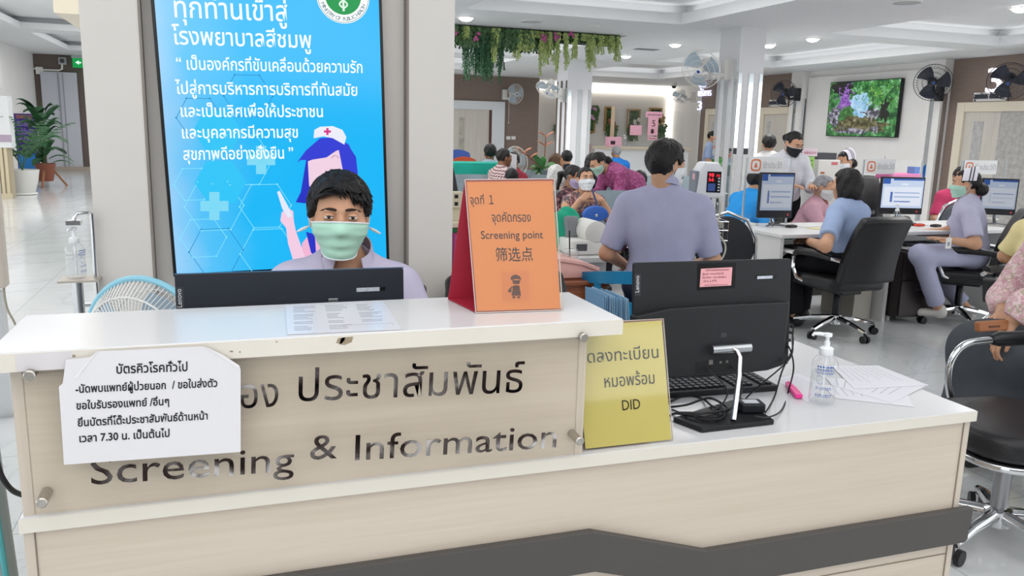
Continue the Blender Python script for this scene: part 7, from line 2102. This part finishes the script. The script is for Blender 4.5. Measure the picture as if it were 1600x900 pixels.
# the man with his back to us
rz = face_dir(.48, .88); loc = (2.27, 4.02, 0)
b = Body(pelvis=(0, .0, .66), neck=(0, -.02, 1.15), head=(0, -.02, 1.325), sw=.2, bulk=1.12, hyaw=-.75, hpitch=-.08, hs=1.06, elL=(.3, -.02, .82), wrL=(.2, -.24, .72), elR=(-.29, -.05, .80), wrR=(-.2, -.28, .74), knL=(.13, -.42, .58), anL=(.13, -.4, .08), knR=(-.13, -.42, .58), anR=(-.13, -.4, .08), handL={}, handR={})
person('person seated with back turned in a grey lilac short sleeved shirt', loc, rz, b,
    [dict(name='shirt', m=GREYL, sleeve=.86, collar=True, h=.009, cr=.07, cup=.055, wr=.0045, wf=26, hem=-.12, gap=.6, armk=.03), dict(name='trousers', m=cloth('trouser_navy', '#3c3f56'), torso=False, legs=1.95)],
    hair=('short', 0, .006), head_h=.006, mask=MWHITE, shoes=dict(m=SHOE), skin=0)

# nurse with bobbed hair
loc = (4.45, 5.06, 0); rz = face_dir(-.3, .95)
hand = local(loc, rz, atz(1252, 374, .665))
el = local(loc, rz, T(1290, 385, 4.78))
b = Body(pelvis=(0, .06, .585), neck=(0, -.02, .985), sw=.158, bulk=1.0, hs=.98, hyaw=.15, hpitch=-.1, elL=el, wrL=tuple(V(hand) + (V(el) - V(hand)).normalized() * .07), elR=(-.24, -.1, .74), wrR=(-.12, -.34, .7), handL={'curl': .5, 'n': (0, 0, 1)}, handR={'n': (0, 0, 1)}, knL=(.12, -.38, .5), anL=(.12, -.3, .09), knR=(-.1, -.38, .5), anR=(-.1, -.4, .09))
person('person with a black bob in a blue tunic typing at the left desk', loc, rz, b,
    [dict(name='tunic', m=BLUEU, sleeve=.75, h=.011, wr=.003, hem=-.14, armk=.03), dict(name='trousers', m=BLK, torso=False, legs=1.95)], hair=('bob', 0, .007), skin=0, shoes=dict(m=SHOE))

def nurse_cap(b, root):
    def f(u, v):
        a = (u - .5) * 2 * 1.5
        r = .112 + .022 * v
        return tuple(b.hp((.09 + .012 * v) * math.sin(a), -.03 + .105 * v + .015 * math.cos(a), .028 + r * math.cos(a)))
    g = G(); g.grid(f, 24, 4, .003); o = g.build('nurse_cap', mat('cap_white', '#e6e3ee', .6), root, smooth=60)
    for v in (.5, .72):
        g = G(); g.tube([f(u / 24, v) for u in range(25)], .004, 5); g.build('cap_stripe', BLK, o)
# nurse with white cap
loc = (5.7, 5.13, 0); rz = cap_rz
hw = local(loc, rz, T(1474, 374, 4.95)); el = local(loc, rz, T(1524, 382, 4.88))
b = Body(pelvis=(0, .06, .585), neck=(0, -.01, .985), sw=.158, hs=.98, hyaw=-.05, hpitch=-.05, elL=el, wrL=tuple(V(hw) + (V(el) - V(hw)).normalized() * .05), elR=(-.2, -.1, .74), wrR=(-.1, -.34, .72), handL={'curl': .15, 'n': (.3, -.5, .6), 'spread': .5}, handR={}, knL=tuple(local(loc, rz, T(1438, 398, 5.05))), anL=tuple(local(loc, rz, T(1466, 482, 5.1))), knR=(-.14, -.3, .52), anR=(-.12, .1, .1))
nr = person('person wearing a white nurse cap and lilac uniform seated in profile', loc, rz, b,
    [dict(name='tunic', m=LILAC, sleeve=.8, h=.011, collar=True, cr=.06, hem=-.14, armk=.03), dict(name='trousers', m=cloth('trouser_lilac', '#b3b5d0'), torso=False, legs=1.88)], hair=('lowbun', 0, .007), mask=MGREEN, shoes=dict(m=SHOEW))
nurse_cap(b, nr)
p = b.wrL
q = at(1482, 380, 4.9)
o = thing('name_badge', 'white name badge hanging by the hand of the cap wearing nurse', 'badge', (q.x, q.y, q.z)); g = G(); g.rrect(.055, .085, .008, -.002, .002, Matrix.Rotation(PI / 2, 4, 'X')); g.build('card', WPL, o); g = G(); g.box(-.012, .012, -.003, -.002, -.02, .01); g.build('print', mat('badge_print', '#9aa2b8', .5), o); g = G(); g.tube([(0, 0, .042), (.012, .005, .07)], .003, 5); g.build('lanyard', WPL, o)

# old woman in pink across the desk
loc, rz = (5.42, 6.75, 0), face_dir(.6, -.8)
b = Body(pelvis=(0, .05, .5), neck=(0, -.1, .85), sw=.15, bulk=1.05, hs=1.0, hpitch=-.15, elL=(.2, -.2, .58), wrL=(.1, -.42, .68), elR=(-.22, -.22, .58), wrR=(-.1, -.45, .68), handL={}, handR={})
person('old person with grey hair in a pink jacket and white mask across the desk', loc, rz, b, [dict(name='jacket', m=cloth('jacket_pink', '#cfa3b2'), sleeve=1.9, wr=.004), dict(name='skirt', m=cloth('skirt_olive', '#8b8262'), torso=False, skirt=.8)], hair=('tied', 1, .008), mask=MWHITE, skin=0, shoes=dict(m=SHOE), h=.014)
# person in bright blue behind the dim monitor
loc, rz = (4.42, 6.5, 0), face_dir(.85, .2)
b = Body(pelvis=(0, .08, .5), neck=(0, -.22, .93), sw=.17, bulk=1.1, elL=(.25, -.3, .68), wrL=(.1, -.5, .74), elR=(-.3, -.12, .62), wrR=(-.24, -.38, .6), handL={}, handR={})
person('person in a bright blue jacket leaning on the desk behind the dim monitor', loc, rz, b, [dict(name='jacket', m=cloth('jacket_azure', '#2f93dc'), sleeve=1.9, wr=.005), dict(name='trousers', m=BLK, torso=False, legs=1.95)], hair=('tied', 0, .01), mask=MWHITE, skin=0, shoes=dict(m=SHOE), h=.016)
def standing(lean=0, bend=0): return dict(knL=(.1, -.02, .48), anL=(.1, 0, .08), knR=(-.1, -.02, .48), anR=(-.1, 0, .08))
loc, rz = (*on(1224, 7.05)[:2], 0), face_dir(-.15, -1)
b = Body(pelvis=(0, .02, .86), neck=(0, -.06, 1.29), head=(.0, -.12, 1.42), sw=.155, hs=1.0, hpitch=-.4, hyaw=.2, elL=(.24, -.1, 1.0), wrL=(.12, -.32, 1.02), elR=(-.24, -.1, 1.0), wrR=(-.12, -.32, 1.02), handL={}, handR={}, **standing())
person('person standing with head bowed in a black mask behind the clear partition', loc, rz, b, [dict(name='blouse', m=cloth('blouse_white', '#d6d6dd'), sleeve=1.8), dict(name='trousers', m=BLK, torso=False, legs=1.95)], hair=('bun', 0, .008), mask=MBLACK, skin=0, shoes=dict(m=SHOE), h=.015, eye=.5)
loc, rz = (*on(1196, 9.3)[:2], 0), face_dir(.4, 1)
b = Body(pelvis=(0, .02, .84), neck=(0, -.01, 1.22), sw=.17, hs=.98, **standing())
person('person with short black hair seen from behind past the bowed standing one', loc, rz, b, [dict(name='shirt', m=cloth('shirt_white2', '#d9d8d8'), sleeve=.8), dict(name='trousers', m=BLK, torso=False, legs=1.95)], hair=('short', 0, .009), skin=0, h=.018, head_h=.01, shoes=dict(m=SHOE))
loc, rz = (*on(1322, 7.95)[:2], 0), face_dir(-1, -.1)
b = Body(pelvis=(0, .02, .62), neck=(0, -.04, 1.05), sw=.155, hpitch=-.2)
nr = person('person in a white nurse cap half hidden behind the white printer', loc, rz, b, [dict(name='tunic', m=LILAC, sleeve=.8), dict(name='trousers', m=LILAC, torso=False, legs=1.9)], hair=('lowbun', 0, .009), skin=0, h=.018, head_h=.01, mask=MWHITE, shoes=dict(m=SHOEW))
nurse_cap(b, nr)
loc, rz = (*on(1497, 7.0)[:2], 0), face_dir(-.7, -1)
b = Body(pelvis=(0, .02, .5), neck=(0, -.04, .93), sw=.16, hyaw=.1, elL=(.22, -.1, .65), elR=(-.22, -.1, .65))
person('person in a pink top and black mask behind the cap wearing nurse', loc, rz, b, [dict(name='top', m=cloth('top_pink', '#c9476f'), sleeve=.9), dict(name='trousers', m=BLK, torso=False, legs=1.9)], hair=('tied', 0, .009), skin=0, h=.018, head_h=.009, mask=MBLACK, shoes=dict(m=SHOE))

# right edge: yellow shirt, flowered blouse
loc, rz = (4.86, 3.74, 0), face_dir(.9, .3)
b = Body(pelvis=(0, .05, .54), neck=(0, -.04, .99), sw=.165, bulk=1.12, hyaw=.3, hpitch=-.15, elL=(.26, -.04, .76), wrL=(.14, -.28, .72), elR=(-.24, -.1, .76), wrR=(-.1, -.3, .72), handL={}, handR={}, anL=(.1, -.3, .08), anR=(-.1, -.4, .08))
person('person in a pale yellow shirt with tied black hair at the right edge', loc, rz, b, [dict(name='shirt', m=cloth('shirt_yellow', '#e4d6a0'), sleeve=.85, wr=.004, h=.011, hem=-.14), dict(name='trousers', m=BLK, torso=False, legs=1.9)], hair=('lowbun', 0, .008), skin=0, mask=MWHITE, shoes=dict(m=SHOE))
o = thing('black_stool', 'black seat with chrome arms under the person in the yellow shirt', 'chair', (4.86, 3.74, 0), rz)
g = G(); g.rrect(.48, .46, .1, .42, .48); g.build('seat', LEA, o, bevel=.02, smooth=60)
g = G(); g.grid(lambda u, v: ((u - .5) * .46, .26 + .05 * v, .5 + .16 * v), 6, 6, .04); g.build('backrest', LEA, o, bevel=.015, smooth=60)
for sx in (-1, 1):
    g = G(); g.tube(bez([(sx * .27, -.16, .44), (sx * .28, -.22, .55), (sx * .28, -.16, .66), (sx * .28, .1, .67), (sx * .27, .24, .66)], 6), .014, 8); a_ = g.build('arm_loop', CHROME, o, smooth=True); g = G(); g.tube([(sx * .28, -.12, .675), (sx * .28, .16, .68)], .024, 8); g.build('arm_pad', LEA, a_, smooth=True)
    for sy in (-1, 1): g = G(); g.cyl((sx * .2, sy * .2, .42), (sx * .24, sy * .24, 0), .013); g.build('leg', CHROME, o)
FLOR = pattern_mat('flowered_pink', '#dcb6bc', ['#e6cfce', '#d09fa9', '#b9b096', '#ead6d2', '#d7a9b2'], 75, lo=.3)
loc, rz = (3.74, 2.76, 0), face_dir(-1, .05)
kn = local(loc, rz, T(1522, 562, 2.8))
b = Body(pelvis=(0, .02, .56), neck=(0, -.02, 1.04), sw=.165, bulk=1.1, elL=tuple(local(loc, rz, T(1604, 476, 2.6))), wrL=tuple(local(loc, rz, T(1578, 508, 2.62))), elR=(-.24, -.12, .74), wrR=(-.06, -.3, .7), handL={'curl': .8}, handR={}, knL=(.12, kn[1] + .05, .53), knR=(-.1, kn[1] + .08, .53), anL=(.12, -.44, .1), anR=(-.1, -.42, .1))
person('person in a pink flowered blouse and long grey skirt at the right edge', loc, rz, b, [dict(name='blouse', m=FLOR, sleeve=1.75, wr=.005, h=.01, hem=-.2, wide=True), dict(name='skirt', m=cloth('skirt_grey', '#4d5157', var=.1), torso=False, skirt=.8, h=.012, wr=.006, wf=24)], hair=('long', 0, .008), skin=0, shoes=dict(m=SHOE))
a, c_ = T(1526, 512, 2.62), T(1572, 506, 2.62)
o = thing('leather_wallet', 'tan leather wallet held on the lap of the grey skirt', 'wallet', mw=Matrix.Translation((a + c_) / 2) @ Matrix.Rotation(math.atan2((c_ - a).y, (c_ - a).x), 4, 'Z')); g = G(); g.rrect((c_ - a).length, .045, .01, -.014, .014, Matrix.Rotation(PI / 2 - .2, 4, 'X')); g.build('body', mat('leather_tan', '#a5673d', .5, var=.1), o, bevel=.005); g = G(); g.box(-.03, .03, -.018, -.0145, -.004, .004); g.build('stitching', mat('leather_dark', '#6f4126', .5), o)
CAMO = pattern_mat('camouflage', '#3c4a30', ['#6b6a44', '#22261c', '#8a7f5a', '#4d5c38'], 13, lo=.35)
o = thing('camouflage_bundle', 'camouflage cloth bag on the floor behind the black clinic chair', 'bag', (3.28, 2.2, 0)); sdf_build('bundle_body', lambda P: sm(ell(P, (0, 0, .26), (.2, .16, .27)), ell(P, (.02, 0, .5), (.13, .1, .14)), .08) + wrinkle(P, .008, 40), (-.3, -.3, -.02), (.3, .3, .72), .015, CAMO, o)  # made-up bundle in place of a sitter's camouflage trousers
g = G(); g.tube(bez([(-.1, 0, .52), (-.06, 0, .7), (.08, 0, .72), (.14, 0, .52)], 6), .014, 6); g.build('strap', CAMO, o, smooth=True)

# the waiting room
PLAID = None
def plaid():
    m, nt, bb = newmat('plaid_shirt'); v = coords(nt, (1, 1, 1), (.3, .1, .6))
    w1 = nt.nodes.new('ShaderNodeTexWave'); w1.bands_direction = 'X'; w1.inputs['Scale'].default_value = 11; nt.links.new(v, w1.inputs[0])
    w2 = nt.nodes.new('ShaderNodeTexWave'); w2.bands_direction = 'Z'; w2.inputs['Scale'].default_value = 11; nt.links.new(v, w2.inputs[0])
    mu = N(nt, 'ShaderNodeMath', operation='ADD'); nt.links.new(w1.outputs[1], mu.inputs[0]); nt.links.new(w2.outputs[1], mu.inputs[1])
    mh = N(nt, 'ShaderNodeMath', operation='MULTIPLY'); mh.inputs[1].default_value = .5; nt.links.new(mu.outputs[0], mh.inputs[0])
    nt.links.new(ramp(nt, mh.outputs[0], [(.1, '#5a2f38'), (.4, '#8f6a6e'), (.6, '#c9b3b2'), (.9, '#e2d6d2')]), bb.inputs['Base Color']); bb.inputs['Roughness'].default_value = .9
    return m
PLAID = plaid()
FLOR2 = pattern_mat('flowered_dark', '#5e4a48', ['#a06b66', '#c9a27c', '#4a5a70', '#8a4c58', '#b89aa0'], 60, lo=.3)
STRIPE = pattern_mat('striped_plum', '#4a2b38', ['#7a4350', '#2e1c26', '#9a6a68'], 30, lo=.4)
def sit(label, px, Y, ztop, face, garments, hair, skin=0, mask=None, h=.02, pelz=None, eye=True, **kw):
    loc = on(px, Y); rz = face_dir(*face)
    hs = kw.pop('hs', 1.0); L_ = kw.pop('L', .45)
    nz = ztop - .285 * hs
    fw = kw.pop('fw', .05)
    b = Body(pelvis=(0, .04, nz - L_), neck=(0, -fw, nz), hs=hs, **{**dict(sw=.165, knL=(.1, -.4, nz - L_ - .08), knR=(-.1, -.4, nz - L_ - .08), anL=(.1, -.4, max(.08, nz - L_ - .5)), anR=(-.1, -.4, max(.08, nz - L_ - .5))), **kw})
    return person(label, loc, rz, b, garments, hair=hair, skin=skin, mask=mask, h=h, head_h=.009, hh=.008, eye=eye, shoes=dict(m=SHOE)), b
def zt(py, px, Y):
    return at(px, py, Y).z
def top(m, sl=.85, **k): return dict(name='shirt', m=m, sleeve=sl, **k)
def pants(m=None): return dict(name='trousers', m=m or BLK, torso=False, legs=1.95)
Y = 7.45
nz = zt(262, 912, Y) - .285
r, b = sit('person in a dark flowered blouse with both hands at the white mask', 914, Y, zt(262, 912, Y), (-.1, -1), [top(FLOR2, 1.35, wr=.004, h=.014), pants()], ('tied', 0, .008), mask=MWHITE, h=.016, hpitch=.12, sw=.17, bulk=1.12, fw=-.02,
    elL=(.27, -.16, nz - .25), wrL=(.11, -.19, nz - .015), elR=(-.27, -.16, nz - .25), wrR=(-.11, -.19, nz - .015), handL={'curl': .7, 'dir': (-.8, .25, .45), 'n': (.2, -1, .3)}, handR={'curl': .7, 'dir': (.8, .25, .45), 'n': (-.2, -1, .3)})
p = at(930, 336, 7.1)
o = thing('shoulder_bag', 'royal blue shoulder bag on the flowered blouse', 'bag', (p.x, p.y, p.z)); g = G()
pts = [(.13 * math.cos(t), .09 * math.sin(t) if math.sin(t) > 0 else .06 * math.sin(t)) for t in [2 * PI * k / 24 for k in range(24)]]
g.prism(pts, -.03, .03, Matrix.Rotation(PI / 2, 4, 'X')); g.build('pouch', mat('bag_blue', '#2f5fb4', .5), o, bevel=.012, smooth=60); g = G(); g.ball((0, -.033, .0), (.014, .004, .014)); g.build('clasp', STEEL, o); q = at(925, 296, 7.25) - p; g = G(); g.tube(bez([(0.03, 0, .06), tuple(V(q) * .5 + V((.02, -.02, 0))), tuple(q)], 6), .01, 6); g.build('strap', mat('strap_navy', '#2a3a66', .6), o, smooth=True)
sit('person with a lilac mask and black ponytail beside the flowered blouse', 884, 7.95, zt(258, 884, 7.95), (.75, -.75), [top(STRIPE, .9), pants()], ('pony', 0, .009), mask=MLIL, hpitch=-.2, skin=1)
sit('person with white grey hair seen from behind near the green plant', 868, 8.75, zt(258, 868, 8.75), (.3, 1), [top(cloth('shirt_beige', '#b9a89a')), pants()], ('bob', 2, .01))
sit('person in profile wearing a checked shirt with short grey hair', 778, 10.15, zt(232, 778, 10.15), (1, .25), [top(PLAID, .9, wr=.004), pants()], ('crop', 4, .008), skin=2, h=.018, sw=.18, bulk=1.1)
sit('person in a pale blue shirt behind the checked shirt man', 766, 11.4, zt(226, 766, 11.4), (.1, 1), [top(cloth('shirt_paleblue', '#aebfd0'), 1.8), pants()], ('short', 0, .009), skin=2, elL=(.3, -.0, .62), elR=(-.3, 0, .62))
r, b = sit('person in red holding a white paper up beside the checked shirt man', 806, 10.75, zt(238, 806, 10.75), (-.9, -.4), [top(cloth('shirt_red', '#a03a48'), .9), pants()], ('crop', 0, .01), skin=2, elL=(.2, -.2, .72), wrL=(.05, -.3, 1.0), handL={'curl': .9, 'dir': (0, -.2, 1)})
p = at(795, 250, 10.35)
o = thing('folded_paper', 'white folded paper held up beside the checked shirt man', 'paper', (p.x, p.y, p.z), .3); g = G(); g.grid(lambda u, v: ((u - .5) * .26, .03 * math.sin(PI * u), (v - .5) * .24 - .05 * u), 6, 4, .003); g.build('sheet', mat('paper_bright', '#e9e9ec', .7), o); g = G(); g.grid(lambda u, v: ((u - .5) * .2, -.015, -.12 + (v - .5) * .1), 4, 3, .003); g.build('fold', mat('paper_bright', '#e9e9ec', .7), o)
sit('child with black hair, only the head showing above a bench', 800, 9.45, zt(265, 800, 9.45), (.2, 1), [top(cloth('shirt_grey3', '#6f6a72')), pants()], ('short', 0, .009), skin=1, hs=.9, L=.36, sw=.13)
sit('person with brown hair sitting behind the flowering plant', 860, 11.7, zt(240, 858, 11.7), (1, -.3), [top(cloth('dark_blouse', '#3a2a2c')), pants()], ('bob', 3, .01), skin=1)
sit('person with long black hair leaning in by the white mask wearer', 916, 9.3, zt(240, 914, 9.3), (.9, -.3), [top(cloth('navy_top', '#24222e'), 1.2), pants()], ('long', 0, .01), L=.5, hpitch=-.3)
sit('person in dark clothes standing beside the far mirrored column', 886, 12.6, zt(236, 886, 12.6), (0, 1), [top(cloth('charcoal_top', '#2a2d36'), 1.6), pants()], ('short', 0, .012), L=.52)
sit('person in a blue shirt with grey hair at the service counter', 962, 13.7, zt(228, 961, 13.7), (.1, 1), [top(cloth('shirt_royal', '#2a78cc'), .9), pants()], ('crop', 1, .01), skin=1, sw=.185, bulk=1.1)
sit('person with a white vest half hidden behind the grey lilac shirt', 1052, 8.2, zt(262, 1050, 8.2), (-.4, -1), [top(cloth('vest_white', '#d6d4cf'), .5), pants(cloth('brown_pants', '#5a4438'))], ('short', 0, .01), mask=MWHITE)
sit('person in a blue shirt behind the shoulder of the grey lilac shirt man', 1000, 9.1, zt(268, 1000, 9.1), (.3, 1), [top(cloth('shirt_royal', '#2a78cc'), .9), pants()], ('short', 0, .01))
# standing by the far door
loc = on(1104, 15.3); zz = zt(205, 1104, 15.3)
b = Body(pelvis=(0, 0, .88), neck=(0, -.02, max(1.2, zz - .285)), sw=.155, **standing())
person('person in a pale blue uniform standing at the far door behind the column', loc, face_dir(.6, -.6), b, [top(cloth('uniform_blue', '#9dafd2')), pants(cloth('uniform_blue', '#9dafd2'))], hair=('tied', 0, .012), skin=0, h=.022, head_h=.011, shoes=dict(m=SHOEW))
# bending over in magenta
Y = 8.7
loc = on(978, Y); rz = face_dir(-1, -.12)
hz = zt(237, 935, Y)
fwd = (at(978, 280, Y).x - at(938, 255, Y).x)
b = Body(pelvis=(0, .06, .86), neck=(0, -fwd + .1, hz - .21), head=(0, -fwd - .06, hz - .13), sw=.165, bulk=1.1, hpitch=-.55, elL=(.2, -fwd + .12, hz - .48), wrL=(.1, -fwd - .12, hz - .5), elR=(-.2, -fwd + .1, hz - .48), wrR=(-.1, -fwd - .12, hz - .5), handL={}, handR={}, knL=(.1, .05, .48), anL=(.1, .1, .08), knR=(-.1, 0, .48), anR=(-.1, .02, .08))
MAG = pattern_mat('magenta_knit', '#9c4678', ['#a9578a', '#8f3a68', '#b56a98'], 60, lo=.35)
person('person in a magenta cardigan bending over the seated patient', loc, rz, b, [dict(name='cardigan', m=MAG, sleeve=1.85, wr=.005, hem=-.12, wide=True), pants(cloth('plum_trousers', '#5a2f48'))], hair=('lowbun', 0, .008), mask=MGREEN, skin=0, h=.016, head_h=.008, shoes=dict(m=SHOE))
